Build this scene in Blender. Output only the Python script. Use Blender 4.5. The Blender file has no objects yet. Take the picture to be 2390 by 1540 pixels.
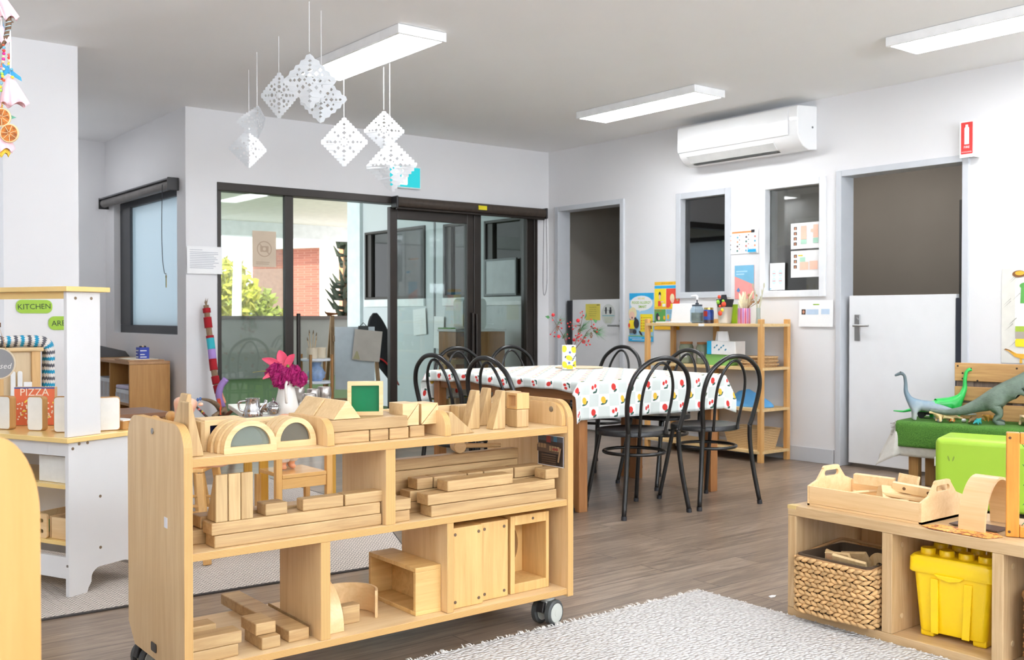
import bpy, bmesh, math, random
from mathutils import Vector, Matrix
R = random.Random(11)
S = bpy.context.scene
C = S.collection
PI = math.pi
# ---- camera geometry of the photograph (2390 x 1540) ----
F, CX, CY, EYE = 2380.0, 1195.0, 770.0, 1.1
TH = math.atan(1855 / F)
PT = math.atan(33 / F)
def ray(px, py):
    x = (px - CX) / F; y = (CY - py) / F
    f = math.cos(PT) + y * math.sin(PT); u = y * math.cos(PT) - math.sin(PT)
    s, c = math.sin(TH), math.cos(TH)
    return Vector((f * s + x * c, f * c - x * s, u))
def onz(px, py, z):
    r = ray(px, py); t = (z - EYE) / r.z
    return Vector((r.x * t, r.y * t, z))
def ony(px, py, y):
    r = ray(px, py); t = y / r.y
    return Vector((r.x * t, y, EYE + r.z * t))
def onx(px, py, x):
    r = ray(px, py); t = x / r.x
    return Vector((x, r.y * t, EYE + r.z * t))
def atd(px, py, d):
    "point on the pixel's ray at horizontal depth d"
    r = ray(px, py); f = r.x * math.sin(TH) + r.y * math.cos(TH); t = d / f
    return Vector((r.x * t, r.y * t, EYE + r.z * t))

# ---- materials ----
def lin(c):
    if len(c) == 4: c = c[:3]
    return tuple(((v / 255) / 12.92 if v / 255 <= .04045 else ((v / 255 + .055) / 1.055) ** 2.4) for v in c) + (1.0,)
class G:
    def __init__(s, name):
        s.m = bpy.data.materials.new(name); s.m.use_nodes = True
        s.t = s.m.node_tree; s.t.nodes.clear()
        s.out = s.t.nodes.new('ShaderNodeOutputMaterial')
    def n(s, typ, props=None, **kw):
        n = s.t.nodes.new('ShaderNode' + typ)
        for k, v in (props or {}).items(): setattr(n, k, v)
        for k, v in kw.items():
            key = int(k[1:]) if k[0] == '_' and k[1:].isdigit() else k.replace('_', ' ')
            s.set(n, key, v)
        return n
    def set(s, n, key, v):
        i = n.inputs[key]
        if hasattr(v, 'is_output'): s.t.links.new(v, i)
        elif hasattr(v, 'outputs'): s.t.links.new(v.outputs[0], i)
        else: i.default_value = v
    def math(s, op, a, b=0.0, c=0.0, clamp=False):
        n = s.t.nodes.new('ShaderNodeMath'); n.operation = op; n.use_clamp = clamp
        for k, v in enumerate((a, b, c)): s.set(n, k, v)
        return n.outputs[0]
    def mix(s, f, a, b, typ='MIX'):
        n = s.t.nodes.new('ShaderNodeMix'); n.data_type = 'RGBA'; n.blend_type = typ
        s.set(n, 0, f); s.set(n, 6, a); s.set(n, 7, b)
        return n.outputs[2]
    def ramp(s, f, stops):
        n = s.t.nodes.new('ShaderNodeValToRGB'); s.set(n, 0, f)
        e = n.color_ramp.elements
        while len(e) < len(stops): e.new(.5)
        for i, (p, c) in enumerate(stops): e[i].position = p; e[i].color = c
        return n.outputs[0]
    def coord(s, which='Object'):
        return s.n('TexCoord').outputs[which]
    def mapv(s, v, scale=(1, 1, 1), loc=(0, 0, 0), rot=(0, 0, 0)):
        n = s.n('Mapping'); s.set(n, 'Vector', v)
        n.inputs['Scale'].default_value = scale; n.inputs['Location'].default_value = loc; n.inputs['Rotation'].default_value = rot
        return n.outputs[0]
    def bsdf(s, col, rough=.5, metal=0., spec=.5, normal=None, **kw):
        b = s.n('BsdfPrincipled')
        s.set(b, 'Base Color', col); s.set(b, 'Roughness', rough); s.set(b, 'Metallic', metal); s.set(b, 'Specular IOR Level', spec)
        if normal is not None: s.set(b, 'Normal', normal)
        for k, v in kw.items(): s.set(b, k.replace('_', ' '), v)
        s.t.links.new(b.outputs[0], s.out.inputs[0]); return b
    def bump(s, h, strength=.2, dist=.01):
        n = s.n('Bump'); s.set(n, 'Height', h); s.set(n, 'Strength', strength); s.set(n, 'Distance', dist)
        return n.outputs[0]
_mc = {}
def P(name, col, rough=.5, metal=0., spec=.5, var=.06, vscale=9., bump=0., bscale=60., **kw):
    "plain paint / plastic / cloth: one colour with a slight procedural mottle"
    if name in _mc: return _mc[name]
    g = G(name); c = lin(col)
    nz = g.n('TexNoise', Vector=g.coord(), Scale=vscale, Detail=3.)
    lo = tuple(v * (1 - var) for v in c[:3]) + (1,); hi = tuple(min(1, v * (1 + var)) for v in c[:3]) + (1,)
    col_ = g.ramp(nz.outputs[0], [(.3, lo), (.7, hi)])
    nm = None
    if bump:
        b = g.n('TexNoise', Vector=g.coord(), Scale=bscale, Detail=4.)
        nm = g.bump(b.outputs[0], bump, .005)
    g.bsdf(col_, rough, metal, spec, nm, **kw)
    _mc[name] = g.m; return g.m
def WOOD(name, light, dark, axis='X', rough=.42, scale=1., rnd=.10, contrast=1., rings=True):
    "timber with grain along a local axis; each object gets its own cut and slight tone"
    if name in _mc: return _mc[name]
    g = G(name); k = 'XYZ'.index(axis)
    oi = g.n('ObjectInfo')
    off = g.n('CombineXYZ'); rv = g.math('MULTIPLY', oi.outputs['Random'], 37.)
    for i in range(3): g.set(off, i, rv)
    v = g.n('VectorMath', {'operation': 'ADD'}); g.set(v, 0, g.coord()); g.set(v, 1, off)
    sc = [14. * scale] * 3; sc[k] = 1.1 * scale
    m = g.mapv(v.outputs[0], tuple(sc))
    n1 = g.n('TexNoise', Vector=m, Scale=2.2, Detail=5., Roughness=.6, Distortion=1.2)
    sc2 = [60. * scale] * 3; sc2[k] = 3. * scale
    n2 = g.n('TexNoise', Vector=g.mapv(v.outputs[0], tuple(sc2)), Scale=3., Detail=3.)
    f = g.math('ADD', g.math('MULTIPLY', n1.outputs[0], .75), g.math('MULTIPLY', n2.outputs[0], .25))
    L, D = lin(light), lin(dark)
    col = g.ramp(f, [(.5 - .2 / contrast, D), (.5 + .14 / contrast, L)])
    val = g.n('HueSaturation'); g.set(val, 'Color', col)
    g.set(val, 'Value', g.math('ADD', 1 - rnd, g.math('MULTIPLY', oi.outputs['Random'], 2 * rnd)))
    g.bsdf(val.outputs[0], rough, normal=g.bump(n2.outputs[0], .06, .002))
    _mc[name] = g.m; return g.m
def PLY(name, light, dark, axis='Z', freq=230.):
    "the striped cut edge of plywood; stripes stack along a local axis"
    if name in _mc: return _mc[name]
    g = G(name); sep = g.n('SeparateXYZ'); g.set(sep, 0, g.coord())
    nz = g.n('TexNoise', Vector=g.mapv(g.coord(), (6, 6, 6)), Scale=2., Detail=2.)
    w = g.math('SINE', g.math('ADD', g.math('MULTIPLY', sep.outputs['XYZ'.index(axis)], freq * 2 * PI), g.math('MULTIPLY', nz.outputs[0], 1.5)))
    f = g.math('ADD', g.math('MULTIPLY', w, .38), .5)
    g.bsdf(g.ramp(f, [(.2, lin(dark)), (.7, lin(light))]), .55)
    _mc[name] = g.m; return g.m
def EMIT(name, col, strength):
    if name in _mc: return _mc[name]
    g = G(name); e = g.n('Emission', Color=lin(col), Strength=strength)
    g.t.links.new(e.outputs[0], g.out.inputs[0]); _mc[name] = g.m; return g.m
def GLASS(name, tint=(235, 240, 238), refl=1.0, ior=1.45):
    "thin pane: clear with its Fresnel reflection"
    if name in _mc: return _mc[name]
    g = G(name); t = g.n('BsdfTransparent', Color=lin(tint)); gl = g.n('BsdfGlossy', Roughness=.02)
    f = g.n('Fresnel', IOR=ior); mx = g.n('MixShader'); g.set(mx, 0, g.math('MULTIPLY', f.outputs[0], refl)); g.set(mx, 1, t); g.set(mx, 2, gl)
    g.t.links.new(mx.outputs[0], g.out.inputs[0]); _mc[name] = g.m; return g.m
def ACRYL(name, col, clear=.6):
    if name in _mc: return _mc[name]
    g = G(name); t = g.n('BsdfTransparent', Color=lin(col)); d = g.n('BsdfPrincipled'); g.set(d, 'Base Color', lin(col)); g.set(d, 'Roughness', .12)
    mx = g.n('MixShader'); g.set(mx, 0, 1 - clear); g.set(mx, 1, t); g.set(mx, 2, d)
    g.t.links.new(mx.outputs[0], g.out.inputs[0]); _mc[name] = g.m; return g.m

# ---- mesh building ----
def I4(): return Matrix.Identity(4)
def TR(x=0, y=0, z=0, rx=0, ry=0, rz=0):
    return Matrix.Translation((x, y, z)) @ Matrix.Rotation(rz, 4, 'Z') @ Matrix.Rotation(ry, 4, 'Y') @ Matrix.Rotation(rx, 4, 'X')
UPR = TR(rx=PI / 2)            # drawing plane (x, y) stands up as (x, z), facing -Y
class MB:
    def __init__(s): s.v = []; s.f = []; s.m = []; s.k = 0; s.uv = None
    def mesh(s, vs, fs, T=None, m=None):
        b = len(s.v); T = T or I4()
        flip = T.to_3x3().determinant() < 0
        s.v += [tuple(T @ Vector(p)) for p in vs]
        for f in fs:
            f = tuple(b + i for i in f)
            s.f.append(f[::-1] if flip else f); s.m.append(s.k if m is None else m)
        return s
    def box(s, a, b, T=None, m=None, fm=None):
        "fm: {face: material} with faces x- x+ y- y+ z- z+"
        x0, y0, z0 = a; x1, y1, z1 = b
        vs = [(x0, y0, z0), (x1, y0, z0), (x1, y1, z0), (x0, y1, z0), (x0, y0, z1), (x1, y0, z1), (x1, y1, z1), (x0, y1, z1)]
        fs = [(0, 3, 2, 1), (4, 5, 6, 7), (0, 1, 5, 4), (1, 2, 6, 5), (2, 3, 7, 6), (3, 0, 4, 7)]
        s.mesh(vs, fs, T, m)
        if fm:
            for k, nm in enumerate(('z-', 'z+', 'y-', 'x+', 'y+', 'x-')):
                if nm in fm: s.m[len(s.m) - 6 + k] = fm[nm]
        return s
    def prism(s, poly, t, T=None, m=None, cap=None):
        "convex outline in (x, y), thickness t along +z"
        n = len(poly); vs = [(x, y, 0) for x, y in poly] + [(x, y, t) for x, y in poly]
        fs = [tuple(range(n - 1, -1, -1)), tuple(range(n, 2 * n))] + [(i, (i + 1) % n, n + (i + 1) % n, n + i) for i in range(n)]
        s.mesh(vs, fs, T, m); return s
    def rings(s, rr, T=None, m=None, closed=False, cap=True):
        n = len(rr[0]); vs = [p for r in rr for p in r]; fs = []
        K = len(rr)
        for k in range(K if closed else K - 1):
            a, b = k * n, ((k + 1) % K) * n
            fs += [(a + i, a + (i + 1) % n, b + (i + 1) % n, b + i) for i in range(n)]
        if cap and not closed: fs += [tuple(range(n - 1, -1, -1)), tuple((K - 1) * n + i for i in range(n))]
        return s.mesh(vs, fs, T, m)
    def tube(s, pts, r, n=8, T=None, m=None, closed=False, cap=True):
        pts = [Vector(p) for p in pts]; K = len(pts); rr = []
        up = None
        for i, p in enumerate(pts):
            a = pts[(i - 1) % K] if (closed or i) else p; b = pts[(i + 1) % K] if (closed or i < K - 1) else p
            t = (b - a).normalized() if (b - a).length > 1e-9 else Vector((0, 0, 1))
            if up is None: up = t.orthogonal().normalized()
            up = (up - t * up.dot(t)); up = up.normalized() if up.length > 1e-6 else t.orthogonal().normalized()
            w = t.cross(up); ri = r[i] if isinstance(r, (list, tuple)) else r
            rr.append([p + (up * math.cos(q) + w * math.sin(q)) * ri for q in [2 * PI * j / n for j in range(n)]])
        return s.rings(rr, T, m, closed, cap)
    def lathe(s, prof, n=24, T=None, m=None, cap=True):
        return s.rings([[(max(r, 1e-4) * math.cos(2 * PI * j / n), max(r, 1e-4) * math.sin(2 * PI * j / n), z) for j in range(n)] for r, z in prof], T, m, cap=cap)
    def ball(s, c, r, n=10, T=None, m=None):
        if not isinstance(r, (tuple, list)): r = (r, r, r)
        h = max(4, n // 2 + 1)
        prof = [(math.sin(PI * i / h), -math.cos(PI * i / h)) for i in range(h + 1)]
        T2 = (T or I4()) @ Matrix.Translation(c) @ Matrix.Diagonal((*r, 1))
        return s.lathe(prof, n, T2, m)
    def cyl(s, a, b, r, n=16, T=None, m=None):
        return s.tube([a, b], r, n, T, m)
    def poly(s, loops, t=0., T=None, m=None):
        "filled 2-D outline(s); inner loops are holes; thickness t along +z from 0"
        cu = bpy.data.curves.new('tmp', 'CURVE'); cu.dimensions = '2D'; cu.fill_mode = 'BOTH'
        for lp in loops:
            sp = cu.splines.new('POLY'); sp.points.add(len(lp) - 1); sp.use_cyclic_u = True
            for i, (x, y) in enumerate(lp): sp.points[i].co = (x, y, 0, 1)
        cu.extrude = t / 2
        return s._curve(cu, (T or I4()) @ Matrix.Translation((0, 0, t / 2)), m)
    def text(s, txt, size, T=None, m=None, ext=.0002, align='CENTER', shear=0., bold=0., space=1.):
        cu = bpy.data.curves.new('tmp', 'FONT'); cu.body = txt; cu.size = size; cu.extrude = ext; cu.align_x = align; cu.align_y = 'CENTER'
        cu.shear = shear; cu.offset = bold; cu.space_character = space; cu.resolution_u = 2
        return s._curve(cu, T, m)
    def _curve(s, cu, T, m):
        o = bpy.data.objects.new('tmp', cu); me = bpy.data.meshes.new_from_object(o)
        s.mesh([tuple(v.co) for v in me.vertices], [tuple(p.vertices) for p in me.polygons], T, m)
        bpy.data.meshes.remove(me); bpy.data.objects.remove(o); bpy.data.curves.remove(cu)
        return s
    def build(s, name, mats, parent=None, loc=None, rz=0., bevel=0., seg=2, smooth=None, solid=0., sub=0, uv=None):
        me = bpy.data.meshes.new(name); me.from_pydata(s.v, [], s.f); 
        for mt in (mats if isinstance(mats, (list, tuple)) else [mats]): me.materials.append(mt)
        for p, k in zip(me.polygons, s.m): p.material_index = k
        if uv is not None:
            l = me.uv_layers.new(name='UVMap')
            for lp in me.loops: l.data[lp.index].uv = uv[lp.vertex_index]
        me.update()
        if smooth is not None:
            me.shade_smooth()
            if smooth < 180: me.set_sharp_from_angle(angle=math.radians(smooth))
        o = bpy.data.objects.new(name, me); C.objects.link(o)
        if parent is not None: o.parent = parent
        if loc is not None: o.location = loc
        if rz: o.rotation_euler = (0, 0, rz)
        if solid:
            md = o.modifiers.new('solid', 'SOLIDIFY'); md.thickness = solid; md.offset = 0
        if bevel:
            md = o.modifiers.new('bevel', 'BEVEL'); md.width = bevel; md.segments = seg; md.limit_method = 'ANGLE'; md.angle_limit = math.radians(40)
        if sub:
            md = o.modifiers.new('sub', 'SUBSURF'); md.levels = sub; md.render_levels = sub
        return o
def tag(o, label, cat, group=None, kind=None):
    o['label'] = label; o['category'] = cat
    if group: o['group'] = group
    if kind: o['kind'] = kind
    return o
def thing(name, label, cat, loc=(0, 0, 0), rz=0., group=None):
    o = bpy.data.objects.new(name, None); C.objects.link(o); o.location = loc; o.rotation_euler = (0, 0, rz)
    o.empty_display_size = .05
    return tag(o, label, cat, group)
def struct(o):
    o['kind'] = 'structure'; return o
def copy_tree(o, parent=None):
    kids = [c for c in bpy.data.objects if c.parent == o]
    c = o.copy(); C.objects.link(c)
    if parent is not None: c.parent = parent
    for k in kids: copy_tree(k, c)
    return c
def dup(o, loc, rz=None, label=None, group=None):
    c = copy_tree(o); c.location = loc
    if rz is not None: c.rotation_euler = (0, 0, rz)
    if label: c['label'] = label
    if group: c['group'] = group
    return c
def skin(name, pts, edges, mat, parent=None, sub=2, loc=None, rz=0., root=0):
    "one continuous body grown over a skeleton: pts = [(x,y,z,r)] or r = (rx, ry)"
    me = bpy.data.meshes.new(name); me.from_pydata([p[:3] for p in pts], edges, [])
    me.materials.append(mat)
    o = bpy.data.objects.new(name, me); C.objects.link(o)
    if parent is not None: o.parent = parent
    if loc is not None: o.location = loc
    o.rotation_euler = (0, 0, rz)
    md = o.modifiers.new('skin', 'SKIN'); md.use_smooth_shade = True
    if not me.skin_vertices: me.skin_vertices
    sv = me.skin_vertices[0].data
    for i, p in enumerate(pts):
        r = p[3] if isinstance(p[3], (tuple, list)) else (p[3], p[3]); sv[i].radius = r; sv[i].use_root = (i == root)
    ms = o.modifiers.new('sub', 'SUBSURF'); ms.levels = sub; ms.render_levels = sub
    return o
def arc(cx, cy, r, a0, a1, n=8, ry=None):
    return [(cx + r * math.cos(a0 + (a1 - a0) * i / n), cy + (ry or r) * math.sin(a0 + (a1 - a0) * i / n)) for i in range(n + 1)]
def rrect(x0, y0, x1, y1, r, n=5, which='abcd'):
    "rounded rectangle; a = low-left, b = low-right, c = top-right, d = top-left"
    o = []
    o += arc(x0 + r, y0 + r, r, PI, 1.5 * PI, n) if 'a' in which else [(x0, y0)]
    o += arc(x1 - r, y0 + r, r, 1.5 * PI, 2 * PI, n) if 'b' in which else [(x1, y0)]
    o += arc(x1 - r, y1 - r, r, 0, .5 * PI, n) if 'c' in which else [(x1, y1)]
    o += arc(x0 + r, y1 - r, r, .5 * PI, PI, n) if 'd' in which else [(x0, y1)]
    return o
def ell(cx, cy, rx, ry, n=20, a=0.):
    return [(cx + rx * math.cos(t) * math.cos(a) - ry * math.sin(t) * math.sin(a), cy + rx * math.cos(t) * math.sin(a) + ry * math.sin(t) * math.cos(a)) for t in [2 * PI * i / n for i in range(n)]]
def spline(pts, n=6):
    "Catmull-Rom through the points"
    P_ = [Vector(p) for p in pts]; P_ = [P_[0] * 2 - P_[1]] + P_ + [P_[-1] * 2 - P_[-2]]; o = []
    for i in range(1, len(P_) - 2):
        a, b, c, d = P_[i - 1:i + 3]
        for k in range(n):
            t = k / n
            o.append(.5 * ((2 * b) + (c - a) * t + (2 * a - 5 * b + 4 * c - d) * t * t + (3 * b - a - 3 * c + d) * t ** 3))
    o.append(P_[-2]); return o
class SHEET:
    "a flat printed sheet drawn in its own plane: x right, y up, each layer a hair in front of the last"
    def __init__(s, w, h, base, th=.0012): s.b = MB(); s.mats = [base]; s.w, s.h = w, h; s.z = th; s.b.box((0, 0, 0), (w, h, th))
    def _m(s, mat):
        if mat not in s.mats: s.mats.append(mat)
        return s.mats.index(mat)
    def lay(s): s.z += .00035; return TR(0, 0, s.z)
    def rect(s, x0, y0, x1, y1, mat): s.b.mesh([(x0, y0, 0), (x1, y0, 0), (x1, y1, 0), (x0, y1, 0)], [(0, 1, 2, 3)], s.lay(), s._m(mat)); return s
    def shape(s, pts, mat): s.b.poly([pts], 0., s.lay(), s._m(mat)); return s
    def disc(s, cx, cy, rx, ry, mat, a=0.): n = 20; p = ell(cx, cy, rx, ry, n, a); s.b.mesh([(x, y, 0) for x, y in p], [tuple(range(n))], s.lay(), s._m(mat)); return s
    def text(s, txt, x, y, size, mat, align='CENTER', **kw): s.b.text(txt, size, s.lay() @ TR(x, y), s._m(mat), 0., align, **kw); return s
    def lines(s, x0, y0, x1, n, dy, th, mat, rag=.25):
        for i in range(n):
            e = x1 - (x1 - x0) * R.random() * rag
            s.rect(x0, y0 - i * dy - th, e, y0 - i * dy, mat); s.z -= .00035
        s.z += .00035; return s
    def put(s, name, label, cat, loc, rz=0., tilt=0., roll=0., group=None, parent=None):
        o = s.b.build(name, s.mats, parent); o.location = loc
        o.rotation_euler = (Matrix.Rotation(rz, 4, 'Z') @ Matrix.Rotation(PI / 2 + tilt, 4, 'X') @ Matrix.Rotation(roll, 4, 'Z')).to_euler()
        return tag(o, label, cat, group) if label else o
# ================= palette =================
WALLP = P('wall_paint', (222, 221, 222), .6, var=.012, vscale=2., bump=.03, bscale=180.)
CEILP = P('ceiling_paint', (243, 243, 243), .7, var=.01, vscale=2.)
GREYP = P('grey_gloss_paint', (196, 199, 204), .35, var=.02)
WHITEP = P('white_door_paint', (228, 229, 231), .4, var=.015)
BLACK = P('black_powder_coat', (33, 31, 31), .4, var=.08)
BRONZE = P('dark_bronze_aluminium', (48, 42, 38), .35, .3, var=.08)
BLKRUB = P('black_rubber', (38, 38, 42), .6)
STEEL = P('brushed_steel', (170, 170, 170), .3, .9, var=.05)
CHROME = P('polished_steel', (200, 200, 202), .12, 1., var=.02)
PAPER = P('white_paper', (238, 238, 238), .7, var=.01)
INK = P('grey_ink', (120, 122, 126), .7); DINK = P('dark_ink', (40, 42, 48), .7)
BIRCH = WOOD('birch_ply_face', (224, 193, 146), (206, 168, 116), 'Z', .4, .7, .04)
BIRCHX = WOOD('birch_ply_shelf', (228, 200, 156), (212, 178, 128), 'X', .4, .7, .03)
EDGEX = PLY('ply_edge', (212, 168, 104), (176, 130, 76), 'Z', 260.)
EDGEV = PLY('ply_edge_upright', (214, 172, 108), (180, 134, 80), 'X', 260.)
BLK = WOOD('hardwood_block', (198, 166, 118), (160, 124, 80), 'X', .5, 1., .09)
BLKZ = WOOD('hardwood_block_upright', (202, 172, 124), (168, 134, 88), 'Z', .5, 1., .07)
PINE = WOOD('pale_pine', (226, 196, 148), (206, 170, 118), 'X', .45, 1., .05)
PINEZ = WOOD('pale_pine_upright', (222, 180, 120), (200, 154, 94), 'Z', .45, 1., .05)
OAK = WOOD('oak_laminate', (206, 176, 134), (182, 148, 104), 'Y', .4, 1.2, .03)
OAKZ = WOOD('oak_laminate_upright', (206, 176, 134), (182, 148, 104), 'Z', .4, 1.2, .03)
TEAK = WOOD('table_timber', (170, 116, 70), (134, 84, 46), 'X', .4, .8, .06)
TEAKZ = WOOD('table_timber_upright', (176, 122, 74), (138, 88, 48), 'Z', .4, .8, .05)
HONEY = WOOD('honey_varnished_timber', (214, 146, 58), (188, 118, 38), 'Z', .3, .8, .05)
YELW = WOOD('yellow_stained_timber', (226, 172, 68), (206, 146, 44), 'Z', .35, .8, .05)
PTR = WOOD('tray_birch', (232, 200, 154), (216, 178, 126), 'Y', .4, .8, .03)
# ================= floor =================
def floor_material():
    g = G('vinyl_planks'); v = g.coord()
    br = g.n('TexBrick', {'offset': .37}, Vector=v, Scale=1., Mortar_Size=.0025, Brick_Width=1.22, Row_Height=.152)
    g.set(br, 'Color1', (0, 0, 0, 1)); g.set(br, 'Color2', (1, 1, 1, 1)); g.set(br, 'Mortar', (.5, .5, .5, 1)); g.set(br, 'Bias', 0.)
    vec = g.n('VectorMath', {'operation': 'ADD'}); g.set(vec, 0, v); g.set(vec, 1, g.n('VectorMath', {'operation': 'SCALE'}))
    sc = vec.inputs[1].links[0].from_node; g.set(sc, 0, br.outputs[0]); sc.inputs[3].default_value = 9.
    m = g.mapv(vec.outputs[0], (1.3, 16, 1))
    n1 = g.n('TexNoise', Vector=m, Scale=2., Detail=6., Roughness=.65, Distortion=1.5)
    n2 = g.n('TexNoise', Vector=g.mapv(vec.outputs[0], (4, 90, 1)), Scale=2., Detail=4.)
    f = g.math('ADD', g.math('MULTIPLY', n1.outputs[0], .7), g.math('MULTIPLY', n2.outputs[0], .3))
    f = g.math('ADD', f, g.math('MULTIPLY', g.math('SUBTRACT', br.outputs[0], .5), .12))
    col = g.ramp(f, [(.34, lin((98, 83, 70))), (.5, lin((131, 113, 97))), (.66, lin((162, 143, 124)))])
    col = g.mix(br.outputs[1], col, lin((84, 70, 60)))
    g.bsdf(col, .29, spec=.5, normal=g.bump(f, .08, .003)); return g.m
fl = struct(MB().box((-2.6, -3, -.08), (9.5, 7.74, 0)).build('floor', floor_material()))
fa = struct(MB().box((-2.6, 7.74, -.08), (2.98, 9.95, 0)).build('floor_alcove', fl.data.materials[0]))
CH = 2.71
struct(MB().box((-2.6, -3, CH), (6.61, 7.9, CH + .1)).box((-2.6, 7.9, CH), (2.98, 9.95, CH + .1)).build('ceiling', CEILP))
# ================= walls =================
XR, YB = 6.49, 7.74
def wall_with_holes(name, a0, a1, holes, fixed0, fixed1, axis, mat, h=CH, z0=0.):
    "wall along axis from a0 to a1 with rectangular holes (b0,b1,z0,z1), one solid mesh"
    b = MB(); hs = sorted(holes)
    def bx(u0, u1, w0, w1):
        if u1 - u0 < 1e-4 or w1 - w0 < 1e-4: return
        if axis == 'x': b.box((u0, fixed0, w0), (u1, fixed1, w1))
        else: b.box((fixed0, u0, w0), (fixed1, u1, w1))
    cur = a0
    for (b0, b1, w0, w1) in hs:
        bx(cur, b0, z0, h); bx(b0, b1, z0, w0); bx(b0, b1, w1, h); cur = b1
    bx(cur, a1, z0, h)
    return struct(b.build(name, mat))
wall_with_holes('wall_back', 2.85, XR, [(3.10, 6.345, 0, 2.15)], YB, YB + .15, 'x', WALLP)
wall_with_holes('wall_right', -3, YB + .15, [(6.69, 7.60, 0, 2.14), (5.465, 6.0, 1.28, 2.11), (4.565, 5.11, 1.275, 2.105), (3.465, 4.42, 0, 2.13)], XR, XR + .12, 'y', WALLP)
wall_with_holes('wall_left', YB + .15, 9.8, [(7.93, 9.54, .95, 2.12)], 2.85, 2.98, 'y', WALLP)
struct(MB().box((1.70, 9.8, 0), (2.98, 9.95, CH)).build('wall_alcove', WALLP))
struct(MB().box((1.303, 6.43, 0), (1.715, 9.9, CH)).build('wall_pillar', WALLP))
wall_with_holes('wall_side_light_block', -3., 9.9, [(-2.2, 1.6, 1.0, 2.4)], -2.6, -2.5, 'y', WALLP)  # unseen wall added to keep sky light off pillar and kitchen
struct(MB().box((-2.5, 9.8, 0), (1.303, 9.9, CH)).build('wall_end_light_block', WALLP))  # unseen end piece, added with the side wall to block light
wall_with_holes('wall_rear_light_block', -2.6, XR + .12, [(.0, 5.4, 1.0, 2.4)], -3.1, -3.0, 'x', WALLP)  # unseen wall added to cut light from behind, opening invented
# baseboards
b = MB()
for y0, y1 in ((7.675, YB), (4.46, 6.655), (-3, 3.44)): b.box((XR - .012, y0, 0), (XR, y1, .11))
struct(b.build('baseboard_right', GREYP, bevel=.002))
struct(MB().box((2.85, YB - .012, 0), (3.10, YB, .11)).box((6.36, YB - .012, 0), (XR - .02, YB, .11)).build('baseboard_back', GREYP, bevel=.002))
struct(MB().box((2.838, YB, 0), (2.85, 9.8, .11)).build('baseboard_left', GREYP, bevel=.002))
# ================= sliding glass doors =================
GL = GLASS('clear_glass', (226, 234, 232), 1.1, 1.5)
GLT = GLASS('tinted_glass', (234, 240, 238), 1.1, 1.5)
GLR = GLASS('reflective_glass', (224, 226, 222), 2.6, 1.55)
GLD = GLASS('grey_glass', (150, 152, 150), 1.2, 1.5)
d = bpy.data.objects.new('door_1', None); C.objects.link(d); struct(d); d.location = (0, YB, 0)
def bar(name, x0, x1, z0, z1, y0=.01, y1=.10, mat=BRONZE, par=d, bev=.004):
    return MB().box((x0, y0, z0), (x1, y1, z1)).build(name, mat, par, bevel=bev)
bar('head_frame', 3.10, 6.345, 2.085, 2.15, -.01, .12); bar('jamb', 3.10, 3.13, 0, 2.085, -.01, .12); bar('jamb', 6.30, 6.345, 0, 2.085, -.01, .12)
bar('track', 3.13, 6.30, 0, .02)
bar('fixed_stile', 3.675, 3.75, .02, 2.085, .0, .045); bar('fixed_stile', 3.13, 3.145, .02, 2.085, .05, .09)
bar('fixed_rail', 3.145, 3.675, .02, .09, .01, .045)
MB().box((3.145, .03, .09), (3.69, .036, 2.085)).build('glass_pane', GLT, d)
bar('slide_stile', 3.74, 3.765, .02, 2.085, .055, .095)
hb = MB().box((3.772, -.03, .28), (3.80, .0, 1.12)).build('pull_handle', BRONZE, d, bevel=.006)
# hinged/sliding leaf beside it
bar('leaf_stile', 4.67, 4.745, .02, 2.06, -.005, .045); bar('leaf_stile', 5.50, 5.575, .02, 2.06, -.005, .045)
bar('leaf_rail', 4.745, 5.50, 1.955, 2.06, -.005, .045); bar('leaf_rail', 4.745, 5.50, .02, .14, -.005, .045)
MB().box((4.745, .02, .14), (5.50, .026, 1.955)).build('glass_pane', GLT, d)
MB().box((5.535, -.045, .3), (5.56, -.005, 1.13)).build('pull_handle', BRONZE, d, bevel=.006)
bar('post', 5.585, 5.665, .02, 2.085, .0, .10); bar('fixed_stile', 6.215, 6.30, .02, 2.085, .0, .09)
MB().box((5.59, -.03, .3), (5.615, -.0, 1.12)).build('pull_handle', BRONZE, d, bevel=.006)
bar('fixed_rail', 5.665, 6.215, .02, .09, .02, .07)
MB().box((5.665, .04, .09), (6.215, .046, 2.085)).build('glass_pane', GLT, d)
# roller blind over the right-hand leaves
t = thing('roller_blind', 'dark rolled-up blind above the glass doors with yellow tag', 'blind', (4.70, YB - .055, 2.10))
BLIND = P('bronze_blind_cloth', (62, 52, 44), .6, var=.2, vscale=30.)
MB().cyl((0, 0, 0), (1.68, 0, 0), .046, 20).build('fabric_roll', BLIND, t, smooth=40)
for x_ in (-.02, 1.68): MB().box((x_, -.05, -.055), (x_ + .02, .055, .05)).build('bracket', BLACK, t, bevel=.008)
MB().cyl((0, -.01, -.055), (1.68, -.01, -.055), .012, 10).build('bottom_bar', BRONZE, t, smooth=40)
MB().box((.86, -.052, -.018), (.955, -.044, .02)).build('tag', P('yellow_tape', (222, 206, 30), .5), t)
MB().tube(spline([(1.69, -.03, -.05), (1.70, -.03, -.5), (1.695, -.03, -.72), (1.665, -.03, -.80), (1.65, -.03, -.70), (1.655, -.03, -.3), (1.66, -.03, -.05)], 6), .0025, 5).build('pull_cord', DINK, t)
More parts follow.
